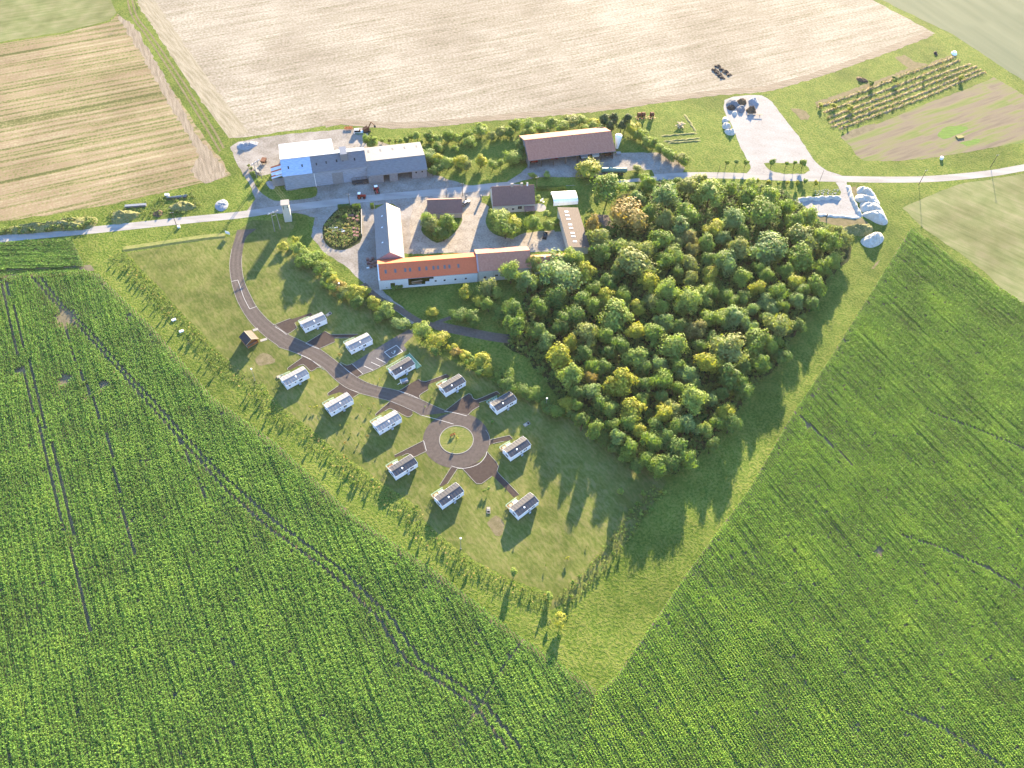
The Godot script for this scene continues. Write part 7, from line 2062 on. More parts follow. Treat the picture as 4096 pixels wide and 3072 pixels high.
	heap("spoil_heap", PackedVector2Array([Vector2(90.86,-343.1),Vector2(91.68,-344.82),Vector2(93.24,-344.44),Vector2(93.97,-342.35),Vector2(92.44,-340.04),Vector2(90.57,-340.37)]), 1.2, M.chalk, "uppermost of the three grassy white heaps left of the lot", "heap", "grassy white heaps", 0.5, 48)
	heap("spoil_heap", PackedVector2Array([Vector2(90.39,-338.75),Vector2(91.86,-340.51),Vector2(93.67,-339.63),Vector2(94.33,-337.04),Vector2(92.55,-335.26),Vector2(90.37,-335.56)]), 1.3, M.chalk, "middle of the three grassy white heaps left of the lot", "heap", "grassy white heaps", 0.5, 49)
	heap("spoil_heap", PackedVector2Array([Vector2(90.83,-334.02),Vector2(93.19,-335.33),Vector2(95.3,-334.5),Vector2(95.85,-332.45),Vector2(94.24,-330.72),Vector2(91.76,-330.98)]), 1.5, M.chalk, "lowest of the three grassy white heaps left of the lot", "heap", "grassy white heaps", 0.4, 50)
	var mk := PackedVector2Array([Vector2(91.39,-385.02),Vector2(92.76,-382.89),Vector2(93.7,-380.58),Vector2(94.67,-378.58),Vector2(93.5,-388.57),Vector2(95.16,-386.16),Vector2(96.81,-383.78),Vector2(98.12,-381.37)])
	for i in 8:
		var q := PackedVector2Array()
		for k in 8:
			q.append(mk[i] + Vector2(cos(TAU * k / 8), sin(TAU * k / 8)) * rng.randf_range(1.3, 2.1))
		heap("manure_heap", q, 0.55, M.dark_heap, "dark manure heap lying on the pale stubble field", "heap", "dark manure heaps on the stubble", 0.6, 60 + i)
	# mulched planting rows
	var rows := [PackedVector2Array([Vector2(138.24,-358),Vector2(146.09,-362.63),Vector2(169.14,-377.6),Vector2(188.8,-391.94),Vector2(205.27,-402.18),Vector2(220.28,-412.5)]), PackedVector2Array([Vector2(140.52,-353.77),Vector2(159.62,-366.41),Vector2(181.52,-380.58),Vector2(204.85,-397.09),Vector2(221.71,-409.21)]), PackedVector2Array([Vector2(141.46,-349.46),Vector2(161.5,-362.8),Vector2(182.41,-376.71),Vector2(204.45,-392.07),Vector2(226.52,-406.33)]), PackedVector2Array([Vector2(141.58,-345.48),Vector2(160.52,-358.17),Vector2(186.62,-375.6),Vector2(208.72,-390.92),Vector2(229.26,-404.52)]), PackedVector2Array([Vector2(142.27,-342.32),Vector2(164.66,-357.13),Vector2(190.63,-373.7),Vector2(212.99,-389.76),Vector2(230.77,-401.73)]), PackedVector2Array([Vector2(145.46,-341.24),Vector2(168.78,-356.09),Vector2(195.02,-373.41),Vector2(214.64,-387.51),Vector2(231.91,-399.34)])]
	var nth := ["first", "second", "third", "fourth", "fifth", "sixth"]
	for i in 6:
		bed_row(rows[i], 1.3, 0.28, M.dry_obj, nth[i] + " mulched planting row counted from the stubble field", "mulched planting rows")
		scatter("dry_grass", "dry grass growing on the " + nth[i] + " mulched planting row", "grass", ribbon(rows[i], 2.0), TUFT, M.straw, 1.3, 0.35, 0.8, 70 + i)
		scatter("weeds", "green weeds between the stalks of the " + nth[i] + " mulched planting row", "weeds", ribbon(rows[i], 2.2), TUFT, M.tuft, 1.0, 0.3, 0.9, 170 + i, 0.4)
	sheet("dry_ground", ragged(PackedVector2Array([Vector2(137.87,-362.11),Vector2(149.54,-369.15),Vector2(166.15,-380.45),Vector2(181.06,-390.24),Vector2(192.16,-398.15),Vector2(188.31,-405.33),Vector2(187.49,-407.82),Vector2(192.97,-411.06),Vector2(196.28,-405.4),Vector2(203.57,-402.83),Vector2(208.59,-407.69),Vector2(219.81,-414.19),Vector2(219.67,-412),Vector2(205.38,-402.62),Vector2(188.9,-392.37),Vector2(169.31,-378.41),Vector2(147.73,-364.34),Vector2(138.24,-358)]), 0.5), 0.019, M.dry)
	var r2 := [PackedVector2Array([Vector2(73.1,-345.07),Vector2(75.18,-339.16),Vector2(77.31,-331.96)]), PackedVector2Array([Vector2(61.06,-326.57),Vector2(69.31,-328.68),Vector2(77.83,-330.76)]), PackedVector2Array([Vector2(62.06,-322.58),Vector2(69.85,-324.75),Vector2(78.95,-326.94)]), PackedVector2Array([Vector2(63.85,-321.61),Vector2(71.4,-323.41),Vector2(79,-325.23)])]
	var w2 := ["slanting", "upper", "middle", "lower"]
	for i in 4:
		bed_row(r2[i], 1.1, 0.25, M.weeds, w2[i] + " short planting row in the meadow left of the chalk lot", "short planting rows")
	heap("straw_heap", PackedVector2Array([Vector2(162.72,-385.71),Vector2(164,-387.48),Vector2(167.2,-385.4),Vector2(168.53,-383.13),Vector2(165.57,-381.99),Vector2(163.13,-383.32)]), 0.8, M.brown_heap, "brown straw heap above the mulched rows", "heap", "", 0.5, 81)
	heap("manure_heap", PackedVector2Array([Vector2(209.28,-414.71),Vector2(210.62,-416.19),Vector2(211.24,-413.19),Vector2(210.15,-411.76)]), 0.8, M.dark_heap, "black heap in the grass above the planting rows", "heap", "", 0.4, 82)
	for q in [[Vector3(-123.41,0,-196.64), "upper"], [Vector3(-119.14,0,-191.46), "lower"]]:
		var wb := obj_box(Vector3(1.5, 0.5, 0.9), M.white_trim, "white_box", q[0], 0.6)
		tag(wb, q[1] + " of two white boxes lying in the planted strip", "box", "white boxes in the planted strip")
	heap("white_sack", PackedVector2Array([Vector2(218.84,-415.83),Vector2(220.2,-417.31),Vector2(221.91,-416.63),Vector2(221.4,-413.94),Vector2(219.55,-413.29)]), 1.2, M.white_trim, "white wrapped bale at the upper end of the planting rows", "bale", "", 0.1, 83)
	var tb := thing("water_trough", "white round water tank at the edge of the vegetable field", "tank", Vector3(188.56,0,-322.68), 0.0)
	st = mb()
	tube(st, Vector3(0, 0, 0), Vector3(0, 1.1, 0), 0.75, 0.75, 14)
	obj("tank", st, M.white_trim, tb)
	st = mb()
	tube(st, Vector3(0, 1.1, 0), Vector3(0, 1.25, 0), 0.8, 0.6, 14)
	obj("lid", st, M.white_trim, tb)
	var ob := obj_box(Vector3(3.4, 0.5, 2.0), M.leaf_box, "cold_frame", Vector3(201.99,0,-340.48), 0.35)
	tag(ob, "yellow-green cold frame at the end of a row in the vegetable field", "cold frame")

func crop_rock(sd: int) -> ArrayMesh:
	var r := RandomNumberGenerator.new()
	r.seed = sd
	var st := mb()
	hexa(st, [Vector3(-0.5, -0.1, -0.4), Vector3(0.5, -0.1, -0.45), Vector3(0.45, -0.1, 0.5), Vector3(-0.4, -0.1, 0.4), Vector3(-0.3, 0.5, -0.2), Vector3(0.25, 0.6, -0.3), Vector3(0.3, 0.45, 0.3), Vector3(-0.25, 0.55, 0.25)])
	st.generate_normals()
	return st.commit()

var TUFT: ArrayMesh

func plants() -> void:
	for i in 9:
		CROWNS.append(crown(100 + i, 46, 95, 0.062, 1.0))
	for i in 6:
		BUSHES.append(crown(200 + i, 26, 80, 0.095, 1.0))
	for i in 3:
		CONES.append(crown(300 + i, 46, 70, 0.06, 1.0, 1.0))
	for i in 6:
		SAPLINGS.append(crown(400 + i, 12, 26, 0.17, 1.0))
	for i in 4:
		TRUNKS.append(trunk_mesh(500 + i, 6))
	tree_labels()
	for i in TREES.size():
		var t: Array = TREES[i]
		plant_tree(t[0], t[1], t[2], t[3], t[4], t[5], tree_label[i])
	# the planted strip round the campsite lawn: young shrubs in two rows
	var line := smooth(PackedVector2Array([Vector2(-155.47,-228.65),Vector2(-144.42,-218.11),Vector2(-136.41,-210.87),Vector2(-124.37,-198.93),Vector2(-110.93,-186.3),Vector2(-100.23,-176.16)]), 1.0)
	line.append_array(smooth(PackedVector2Array([Vector2(-87.72,-168.97),Vector2(-80.18,-160.37),Vector2(-70.51,-153.35),Vector2(-62.59,-147.23),Vector2(-54.51,-141.57),Vector2(-46.63,-136.05),Vector2(-38.98,-130.91),Vector2(-32.45,-126.55),Vector2(-26.99,-123.14)]), 1.0))
	line.append_array(smooth(PackedVector2Array([Vector2(-27.33,-120.46),Vector2(-20.28,-114.85),Vector2(-13.46,-109.88),Vector2(-4.14,-104.74),Vector2(4,-101.29),Vector2(11.54,-98.79),Vector2(15.04,-98.1)]), 1.0))
	var up := smooth(PackedVector2Array([Vector2(17.65,-98.28),Vector2(22.43,-102.77),Vector2(26.89,-108.29),Vector2(31.47,-113.97),Vector2(36.2,-120.33),Vector2(40.14,-126.82),Vector2(44.16,-132.43),Vector2(49.29,-138.83)]), 1.0)
	var kinds := ["g", "l", "g", "l", "b", "g", "d", "m"]
	for part in [[line, 3.0], [up, 3.2]]:
		var l: PackedVector2Array = part[0]
		var acc := 0.0
		for i in range(1, l.size()):
			acc += l[i].distance_to(l[i - 1])
			if acc < part[1]:
				continue
			acc = 0.0
			var n := (l[i] - l[i - 1]).normalized().orthogonal()
			for s in [-1.0, 1.0]:
				if rng.randf() < 0.1:
					continue
				var p: Vector2 = l[i] + n * (s * 1.7 + rng.randf_range(-0.8, 0.8)) + (l[i] - l[i - 1]).normalized() * rng.randf_range(-0.8, 0.8)
				var h := rng.randf_range(1.0, 2.7)
				var rad := h * rng.randf_range(0.2, 0.34)
				var o := thing("young_shrub", "young shrub in the weedy planted strip between lawn and crop", "shrub", Vector3(p.x, 0, p.y), rng.randf() * TAU, "young shrubs of the planted strip")
				var t := put("stem", TRUNKS[rng.randi() % 4], M.bark, o)
				t.scale = Vector3.ONE * h * 0.8
				var cr := put("crown", SAPLINGS[rng.randi() % SAPLINGS.size()], M["leaf_" + kinds[rng.randi() % kinds.size()]], o)
				cr.scale = Vector3(rad, h * 0.44, rad)
				cr.position.y = h * 0.12

	var band := ribbon(line, 6.0)
	sheet("weedy_strip", ragged(ribbon(smooth(PackedVector2Array([Vector2(-155.47,-228.65),Vector2(-144.42,-218.11),Vector2(-136.41,-210.87),Vector2(-124.37,-198.93),Vector2(-110.93,-186.3),Vector2(-100.23,-176.16)]), 3.0), 6.2), 0.5, 1.5), 0.0245, M.meadow)
	sheet("weedy_strip", ragged(ribbon(smooth(PackedVector2Array([Vector2(-87.72,-168.97),Vector2(-80.18,-160.37),Vector2(-70.51,-153.35),Vector2(-62.59,-147.23),Vector2(-54.51,-141.57),Vector2(-46.63,-136.05),Vector2(-38.98,-130.91),Vector2(-32.45,-126.55),Vector2(-26.99,-123.14)]), 3.0), 6.2), 0.5, 1.5), 0.0265, M.meadow)
	sheet("weedy_strip", ragged(ribbon(smooth(PackedVector2Array([Vector2(-27.33,-120.46),Vector2(-20.28,-114.85),Vector2(-13.46,-109.88),Vector2(-4.14,-104.74),Vector2(4,-101.29),Vector2(11.54,-98.79),Vector2(15.04,-98.1)]), 3.0), 6.2), 0.5, 1.5), 0.0285, M.meadow)
	scatter("weeds", "rough weeds covering the planted strip beside the crop", "weeds", band, TUFT, M.weed_leaf, 1.7, 0.3, 0.65, 91, 0.4)
	scatter("dry_grass", "dry straw-coloured grass in the planted strip", "grass", band, TUFT, M.straw, 0.18, 0.3, 0.7, 92, 0.3)
	scatter("weeds", "thin weeds along the right arm of the planted strip", "weeds", ribbon(up, 5.0), TUFT, M.tuft, 1.3, 0.4, 1.0, 93, 0.4)
	# the weedy flower bed
	scatter("weeds", "weeds and flowers filling the bed inside the loop drive", "weeds", PackedVector2Array([Vector2(-78.43,-246.77),Vector2(-79.21,-252.09),Vector2(-77.62,-257.06),Vector2(-75.18,-261.48),Vector2(-70.86,-263.31),Vector2(-67.19,-263.67),Vector2(-64.31,-247.42),Vector2(-65.66,-243.32),Vector2(-69.13,-240.06),Vector2(-73.57,-239.97),Vector2(-76.8,-242.94)]), TUFT, M.tuft, 2.4, 0.4, 1.2, 94, 0.5)
	scatter("dry_grass", "dry stalks among the weeds of the loop drive bed", "grass", PackedVector2Array([Vector2(-78.43,-246.77),Vector2(-79.21,-252.09),Vector2(-77.62,-257.06),Vector2(-75.18,-261.48),Vector2(-70.86,-263.31),Vector2(-67.19,-263.67),Vector2(-64.31,-247.42),Vector2(-65.66,-243.32),Vector2(-69.13,-240.06),Vector2(-73.57,-239.97),Vector2(-76.8,-242.94)]), TUFT, M.straw, 0.9, 0.4, 1.0, 95, 0.3)
	scatter("weeds", "rough grass growing on the long mound by the road", "weeds", PackedVector2Array([Vector2(-203.13,-235.26),Vector2(-204.22,-237.78),Vector2(-197.06,-239.78),Vector2(-188.98,-241.88),Vector2(-183.69,-244.4),Vector2(-176.85,-247.76),Vector2(-170.28,-248.39),Vector2(-168.43,-244.5),Vector2(-171.59,-240.86),Vector2(-182.42,-238.84),Vector2(-194.62,-236.06)]), TUFT, M.tuft, 1.5, 0.8, 2.2, 96, 0.4)
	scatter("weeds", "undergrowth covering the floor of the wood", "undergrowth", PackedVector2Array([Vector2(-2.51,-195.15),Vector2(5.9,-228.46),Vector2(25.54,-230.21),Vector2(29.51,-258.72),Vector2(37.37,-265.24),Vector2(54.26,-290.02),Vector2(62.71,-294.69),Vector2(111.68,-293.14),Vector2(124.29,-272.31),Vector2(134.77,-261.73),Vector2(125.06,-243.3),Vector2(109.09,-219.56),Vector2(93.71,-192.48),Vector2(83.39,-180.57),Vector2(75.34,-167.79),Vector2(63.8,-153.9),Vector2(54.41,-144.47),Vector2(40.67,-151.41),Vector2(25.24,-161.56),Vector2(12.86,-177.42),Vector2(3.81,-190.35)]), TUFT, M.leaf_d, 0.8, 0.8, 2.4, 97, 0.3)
	scatter("weeds", "rough verge grass around the pile of pipes and mounds", "weeds", PackedVector2Array([Vector2(-168.09,-248.6),Vector2(-161.58,-256.15),Vector2(-149.93,-262.96),Vector2(-137.57,-268.52),Vector2(-130.84,-261.25),Vector2(-133.58,-254.66),Vector2(-150.5,-250.28),Vector2(-162.11,-244.42)]), TUFT, M.tuft, 0.7, 0.5, 1.2, 98, 0.4)

var tree_label := []

func side_word(d: Vector2) -> String:
	if absf(d.x) > absf(d.y) * 1.4:
		return "left of" if d.x > 0 else "right of"
	return "behind" if d.y > 0 else "in front of"

func zone(x: float, z: float) -> String:
	if z > -168.0:
		return "at the wood's lower tip"
	if z < -252.0:
		return "at the wood's roadside end"
	if x < 28.0 - (z + 240.0) * -0.12:
		return "on the wood's farm side"
	if x > 78.0 - (z + 168.0) * 0.45:
		return "on the wood's crop side"
	return "in the wood's middle"

# every tree is told apart by its colour and size, its neighbour and its part of the place
func tree_labels() -> void:
	var seen := {}
	for i in TREES.size():
		var t: Array = TREES[i]
		var w: String = TREE_WORDS[t[4]][0]
		var p := Vector2(t[0], t[1])
		var near := []
		for j in TREES.size():
			if j != i and TREES[j][5] == t[5]:
				near.append([p.distance_to(Vector2(TREES[j][0], TREES[j][1])), j])
		near.sort()
		var head: String = ("large " if t[2] > 4.6 else ("small " if t[2] < 2.3 else "")) + w
		var place: String = PLACES[t[5]][0]
		var noun := "tree"
		var tail := place.substr(place.find(" ") + 1)
		if t[5] == "wood":
			tail = zone(t[0], t[1])
		else:
			noun = ""
			tail = place
		var best := ""
		for k in mini(near.size(), 7):
			var o: Array = TREES[near[k][1]]
			var rel: String = side_word(Vector2(o[0], o[1]) - p) + " a " + ("large " if o[2] > 4.6 else "") + TREE_WORDS[o[4]][0] + " one"
			var l: String = (head + " tree " + rel + " " + tail) if t[5] == "wood" else (head + " " + tail + ", " + rel)
			if not seen.has(l) and l.split(" ").size() <= 16:
				best = l
				break
		if best == "":
			best = head + " " + place
		seen[best] = true
		tree_label.append(best)

const TREES := [
	[35.22,-278.46,7.38,13,"g","wood"], [47.54,-273.93,3.67,10.08,"b","wood"], [50.65,-282.92,4.17,10.87,"g","wood"], [43.22,-263.26,8.92,13,"o","wood"],
	[51,-265.45,3.61,9.98,"g","wood"], [59.42,-274.28,5.77,13,"b","wood"], [67.72,-283.96,4.21,10.94,"m","wood"], [64.28,-287.25,2.36,7.98,"d","wood"],
	[73.58,-286.78,3.82,10.32,"m","wood"], [77.14,-277.66,7.34,13,"l","wood"], [67.97,-263.89,6.3,13,"g","wood"], [56.76,-261.27,4.39,11.22,"m","wood"],
	[63.47,-256.15,5.16,12.45,"b","wood"], [85.11,-283.78,4.25,11.01,"g","wood"], [92.39,-280.03,5.1,12.36,"g","wood"], [95.46,-288.47,3.02,9.03,"l","wood"],
	[84.21,-263.67,5.31,12.69,"b","wood"], [77.07,-258.84,4.17,10.88,"y","wood"], [96.71,-268.81,7.3,13,"g","wood"], [102.68,-279.38,4.27,11.03,"l","wood"],
	[108.31,-275.13,4.25,11,"g","wood"], [116.43,-268.49,4.65,11.63,"l","wood"], [109.82,-265.59,4.59,11.55,"g","wood"], [54.76,-249.12,5.29,12.66,"g","wood"],
	[61.48,-249.7,2.72,8.55,"m","wood"], [66.74,-250.95,3.13,9.21,"r","wood"], [73.59,-249.83,3.93,10.48,"g","wood"], [30.68,-248.75,5,12.2,"m","wood"],
	[30.97,-240.53,4.53,11.45,"d","wood"], [37.69,-244.64,4.2,10.91,"l","wood"], [43.23,-243.85,3.81,10.3,"m","wood"], [48.25,-243.14,4.59,11.54,"m","wood"],
	[55.24,-237.47,4.54,11.47,"g","wood"], [60.32,-242.23,4.45,11.32,"l","wood"], [68.17,-246.07,3.26,9.41,"r","wood"], [66.26,-237.89,3.96,10.54,"m","wood"],
	[73.19,-240.28,3.07,9.11,"d","wood"], [44.83,-234.93,8.06,13,"m","wood"], [27.9,-257.23,3.91,10.46,"o","wood"], [79.82,-237.99,5.4,12.83,"b","wood"],
	[85.56,-245.41,4.71,11.74,"m","wood"], [96.61,-247.89,7.78,13,"b","wood"], [72.66,-232.4,3.78,10.24,"y","wood"], [85.38,-230.47,3.8,10.28,"g","wood"],
	[90.34,-226.69,3.4,9.64,"y","wood"], [95.08,-232.62,3.46,9.73,"g","wood"], [98.53,-226.05,4.57,11.51,"g","wood"], [102.28,-237.34,3.51,9.82,"g","wood"],
	[109.93,-243.41,6.23,13,"g","wood"], [112.68,-255.54,6.15,13,"m","wood"], [119.45,-258.92,4.15,10.84,"l","wood"], [122.64,-253.69,4.12,10.79,"g","wood"],
	[123.03,-244.7,3.23,9.37,"l","wood"], [129.54,-257.2,3.33,9.54,"m","wood"], [127.17,-262.58,3.36,9.58,"m","wood"], [117.42,-240.74,3.59,9.94,"g","wood"],
	[105.93,-231.24,3.87,10.4,"y","wood"], [113.8,-229.62,4.28,11.05,"g","wood"], [105.17,-221.58,3.41,9.66,"b","wood"], [15.49,-227.13,9.11,13,"b","wood"],
	[20.41,-236.55,4.33,11.12,"l","wood"], [-3,-226.15,4.36,11.18,"l","wood"], [3.6,-220.88,4.17,10.86,"b","wood"], [5.38,-231.65,3.53,9.85,"m","wood"],
	[25.48,-228.13,3.81,10.29,"y","wood"], [28.29,-221.63,3.46,9.74,"g","wood"], [33.1,-216.11,3.57,9.91,"y","wood"], [28.87,-211.94,3.53,9.85,"g","wood"],
	[48.83,-224.19,3.81,10.29,"y","wood"], [55.19,-220.93,4.97,12.15,"l","wood"], [64.88,-228.98,3.36,9.57,"m","wood"], [62.24,-216.06,6.38,13,"l","wood"],
	[69.03,-220.17,3.67,10.07,"l","wood"], [49.16,-216.54,3.6,9.95,"m","wood"], [39.46,-218.59,3.6,9.96,"g","wood"], [36.22,-206.3,6.44,13,"l","wood"],
	[44.92,-212.97,2.7,8.52,"y","wood"], [53.7,-206.34,3.88,10.41,"b","wood"], [74.22,-209.9,3.96,10.54,"l","wood"], [80.41,-208.73,5.07,12.31,"b","wood"],
	[69.27,-207.88,3.57,9.92,"g","wood"], [87.2,-215.52,2.94,8.91,"b","wood"], [92.98,-219.74,3.13,9.22,"b","wood"], [86.34,-206.79,3.25,9.4,"b","wood"],
	[94.84,-207.06,5.26,12.62,"m","wood"], [94.84,-215.59,3.11,9.18,"b","wood"], [106.84,-226.9,3.07,9.11,"d","wood"], [48.74,-198.22,4.5,11.39,"g","wood"],
	[42.56,-200.19,3.46,9.73,"y","wood"], [64.95,-202.57,4.09,10.74,"r","wood"], [55.95,-192.95,5.36,12.78,"l","wood"], [85.51,-198.22,5.83,13,"g","wood"],
	[75.5,-193.71,6.83,13,"m","wood"], [92.01,-197.64,4.14,10.82,"g","wood"], [42.29,-188.15,4.31,11.1,"l","wood"], [50.86,-186.46,3.37,9.59,"b","wood"],
	[67.39,-186.6,4.64,11.63,"y","wood"], [86.62,-190.17,4.19,10.91,"g","wood"], [60.34,-183.1,3.91,10.45,"b","wood"], [50.92,-178.81,4.25,10.99,"g","wood"],
	[74.62,-179.29,5.28,12.65,"d","wood"], [25.25,-196.32,4.36,11.18,"m","wood"], [19.68,-193.18,3.04,9.06,"y","wood"], [15.99,-185.42,5.18,12.49,"y","wood"],
	[11.35,-193.36,3.03,9.05,"b","wood"], [0.36,-199.08,5.13,12.41,"d","wood"], [-1.04,-207.92,4.18,10.89,"d","wood"], [7.81,-198.7,3.96,10.54,"d","wood"],
	[15.92,-199.99,3.08,9.13,"d","wood"], [33.37,-198.29,3.77,10.24,"g","wood"], [27.87,-183.33,3.31,9.49,"g","wood"], [18.7,-177.57,4.7,11.72,"l","wood"],
	[26.58,-177.81,2.61,8.38,"o","wood"], [32.86,-174.51,3.51,9.82,"y","wood"], [37.84,-175.6,5.11,12.37,"y","wood"], [27.1,-171,3.22,9.35,"b","wood"],
	[33.98,-165.43,2.87,8.79,"l","wood"], [40.66,-164.36,4.35,11.16,"y","wood"], [50.08,-163.62,3.53,9.84,"y","wood"], [54.97,-166.98,3.76,10.21,"m","wood"],
	[61.88,-169.51,5.12,12.39,"l","wood"], [57.08,-176.16,2.64,8.43,"g","wood"], [70.99,-167.04,3.81,10.29,"y","wood"], [67.29,-172.13,2.64,8.43,"b","wood"],
	[58.49,-159.97,3.71,10.14,"b","wood"], [64.1,-158.95,2.88,8.82,"l","wood"], [39.39,-160.3,3.16,9.26,"g","wood"], [36.11,-154.07,3.12,9.19,"b","wood"],
	[42.74,-157.12,2.52,8.23,"y","wood"], [46.36,-153.05,3.76,10.21,"g","wood"], [50.8,-155.66,3.66,10.06,"d","wood"], [28.19,-155.69,3.12,9.18,"g","wood"],
	[23.94,-159.38,2.63,8.41,"d","wood"], [39.58,-150.42,3.6,9.95,"g","wood"], [53.4,-150.41,4.26,11.01,"d","wood"], [58.1,-148.08,3.87,10.4,"g","wood"],
	[48.18,-143.69,4.06,10.69,"g","wood"], [44.29,-146.71,3.08,9.13,"g","wood"], [51.31,-144.86,3.58,9.93,"d","wood"], [73.07,-162.18,3.12,9.2,"d","wood"],
	[79.18,-176.69,3.37,9.59,"d","wood"], [66.04,-153.54,2.86,8.77,"d","wood"], [94.57,-193.19,3.18,9.29,"d","wood"], [103.07,-208.32,3.09,9.14,"d","wood"],
	[110.8,-221.25,3.2,9.32,"d","wood"], [14.23,-213.45,4.95,12.13,"d","wood"], [23.28,-214.75,4.26,11.02,"d","wood"], [8.88,-209.03,3.84,10.35,"d","wood"],
	[20.54,-206.06,4.18,10.88,"d","wood"], [37.28,-193.45,3.53,9.85,"d","wood"], [33.9,-189.87,3.23,9.37,"d","wood"], [44.89,-184.07,3,9.01,"d","wood"],
	[23.98,-188.2,3.21,9.33,"d","wood"], [84.63,-220.8,3.34,9.55,"d","wood"], [77.74,-222.16,3.33,9.54,"g","wood"], [73.01,-223.88,3.11,9.18,"g","wood"],
	[60.97,-233.09,2.85,8.76,"d","wood"], [101.25,-247.03,3.18,9.29,"g","wood"], [88.99,-256.5,3.62,9.99,"d","wood"], [80.37,-252.74,3.17,9.27,"b","wood"],
	[108.66,-256.42,3.27,9.42,"g","wood"], [92.56,-237.7,3.25,9.41,"g","wood"], [98.43,-218.38,2.99,8.99,"g","wood"], [31.81,-183.02,2.98,8.97,"d","wood"],
	[59.45,-203.78,2.95,8.92,"d","wood"], [45.17,-175.95,2.75,8.61,"d","wood"], [65.51,-195.33,2.91,8.86,"d","wood"], [71.21,-199.21,3.16,9.25,"d","wood"],
	[79.93,-187.73,3.1,9.17,"d","wood"], [56.78,-185.24,2.69,8.51,"g","wood"], [51.34,-172.29,2.94,8.9,"d","wood"], [44.26,-170.26,2.72,8.55,"g","wood"],
	[61.97,-177.28,2.79,8.67,"d","wood"], [70.76,-175.42,3,9,"d","wood"], [39.25,-211.19,3.18,9.29,"d","wood"], [33.97,-223.99,3.63,10.01,"d","wood"],
	[36.99,-229.55,3.31,9.5,"d","wood"], [17.15,-204.85,4.16,10.86,"d","wood"], [52.44,-212.31,3.21,9.34,"g","wood"], [80.32,-219.63,3.1,9.16,"g","wood"],
	[91.69,-210.25,2.92,8.88,"d","wood"], [68.89,-162.9,2.59,8.35,"g","wood"], [47.41,-158.81,2.85,8.76,"d","wood"], [54.27,-159.44,2.67,8.48,"g","wood"],
	[33.85,-159.39,2.64,8.43,"g","wood"], [30.25,-167.48,2.88,8.8,"d","wood"], [22.7,-170.95,2.7,8.52,"d","wood"], [22.72,-166.35,2.42,8.07,"g","wood"],
	[-37.8,-254.73,3.14,9,"l","courtyard"], [-35.89,-250.41,3.4,9,"m","courtyard"], [-29.38,-251.46,3.7,10,"g","courtyard"], [-30.74,-247.3,3.8,8,"d","courtyard"],
	[-9.21,-254.85,5.06,11,"l","courtyard"], [-2.83,-254.72,4.45,10,"y","courtyard"], [-6.36,-251.18,5,9.5,"g","courtyard"], [4.64,-256.74,3.73,9,"g","courtyard"],
	[11.24,-258.03,2.22,4.5,"g","courtyard"], [9.94,-265.17,1.65,3.5,"l","courtyard"], [-20.06,-216.17,2.85,7,"y","courtyard"], [-11.36,-218.68,3.69,9,"m","courtyard"],
	[-8.23,-216.5,2.44,7,"l","courtyard"], [5.49,-275.69,1.69,2.5,"l","garden"], [13.89,-261.35,1.34,3,"g","garden"], [-14,-211.96,3.02,6,"y","pathside"],
	[-31.18,-207.78,2.39,3.5,"y","pathside"], [-21.02,-206.17,3.38,6,"d","pathside"], [-15.41,-204.31,2.97,6,"d","pathside"], [-10.41,-210.63,3.01,7,"g","pathside"],
	[-2.8,-208.54,3,7,"d","pathside"], [-5.64,-206.5,2.98,6,"d","pathside"], [-43.7,-311.42,2.64,5.69,"g","farmhedge"], [-39.43,-310.79,1.88,4.4,"l","farmhedge"],
	[-34.82,-313.16,2.84,6,"g","farmhedge"], [-30.52,-312.34,2.2,4.94,"l","farmhedge"], [-27.73,-315.11,2.65,5.71,"l","farmhedge"], [-20.67,-318.11,3.81,6,"l","farmhedge"],
	[-25.13,-309.19,2.81,5.97,"l","farmhedge"], [-16.23,-315.47,2.52,5.49,"m","farmhedge"], [-12.83,-319.58,2.87,6,"m","farmhedge"], [-9.08,-318.08,2.67,5.73,"g","farmhedge"],
	[-5.64,-322.81,3.2,6,"g","farmhedge"], [-0.17,-325.08,3.73,6,"l","farmhedge"], [5.38,-323.68,2.7,5.78,"g","farmhedge"], [10.26,-326.61,3.23,6,"g","farmhedge"],
	[15.22,-324.89,3.09,6,"l","farmhedge"], [19.52,-329.11,4.03,6,"m","farmhedge"], [23.56,-331.07,3.13,6,"l","farmhedge"], [26.32,-325.53,2.58,5.59,"l","farmhedge"],
	[30.08,-330.07,2.61,5.64,"y","farmhedge"], [29.45,-326.77,2.27,5.05,"l","farmhedge"], [-2.35,-317.81,2.22,4.97,"l","farmhedge"], [1.87,-319.26,2.22,4.98,"l","farmhedge"],
	[7.34,-321.24,1.91,4.45,"m","farmhedge"], [51.54,-323.55,2.59,5.6,"l","farmhedge"], [47.45,-327.36,3.58,6,"y","farmhedge"], [49.02,-322.28,2.58,5.59,"g","farmhedge"],
	[54.09,-318.92,2.44,5.34,"l","farmhedge"], [56.71,-317.04,2.56,5.55,"g","farmhedge"], [59.54,-313.71,2.67,5.74,"l","farmhedge"], [62.39,-311.06,2.66,5.72,"g","farmhedge"],
	[64.68,-309.01,2.52,5.49,"l","farmhedge"], [67.59,-307.85,2.52,5.49,"m","farmhedge"], [69.63,-306.76,2.39,5.27,"g","farmhedge"], [53.14,-322.97,1.94,4.49,"l","farmhedge"],
	[34.72,-329.5,3.61,9,"k","conifers"], [39.06,-331.47,3.31,9,"k","conifers"], [44.56,-330.86,3.44,9.5,"k","conifers"], [42.09,-327.02,2.75,8,"k","conifers"],
	[37.12,-325.8,2.61,8,"k","conifers"], [-38.75,-304.43,2.35,5.16,"g","orchard"], [-42.58,-298.78,2.76,5.81,"b","orchard"], [-38.28,-294.38,2.91,6,"g","orchard"],
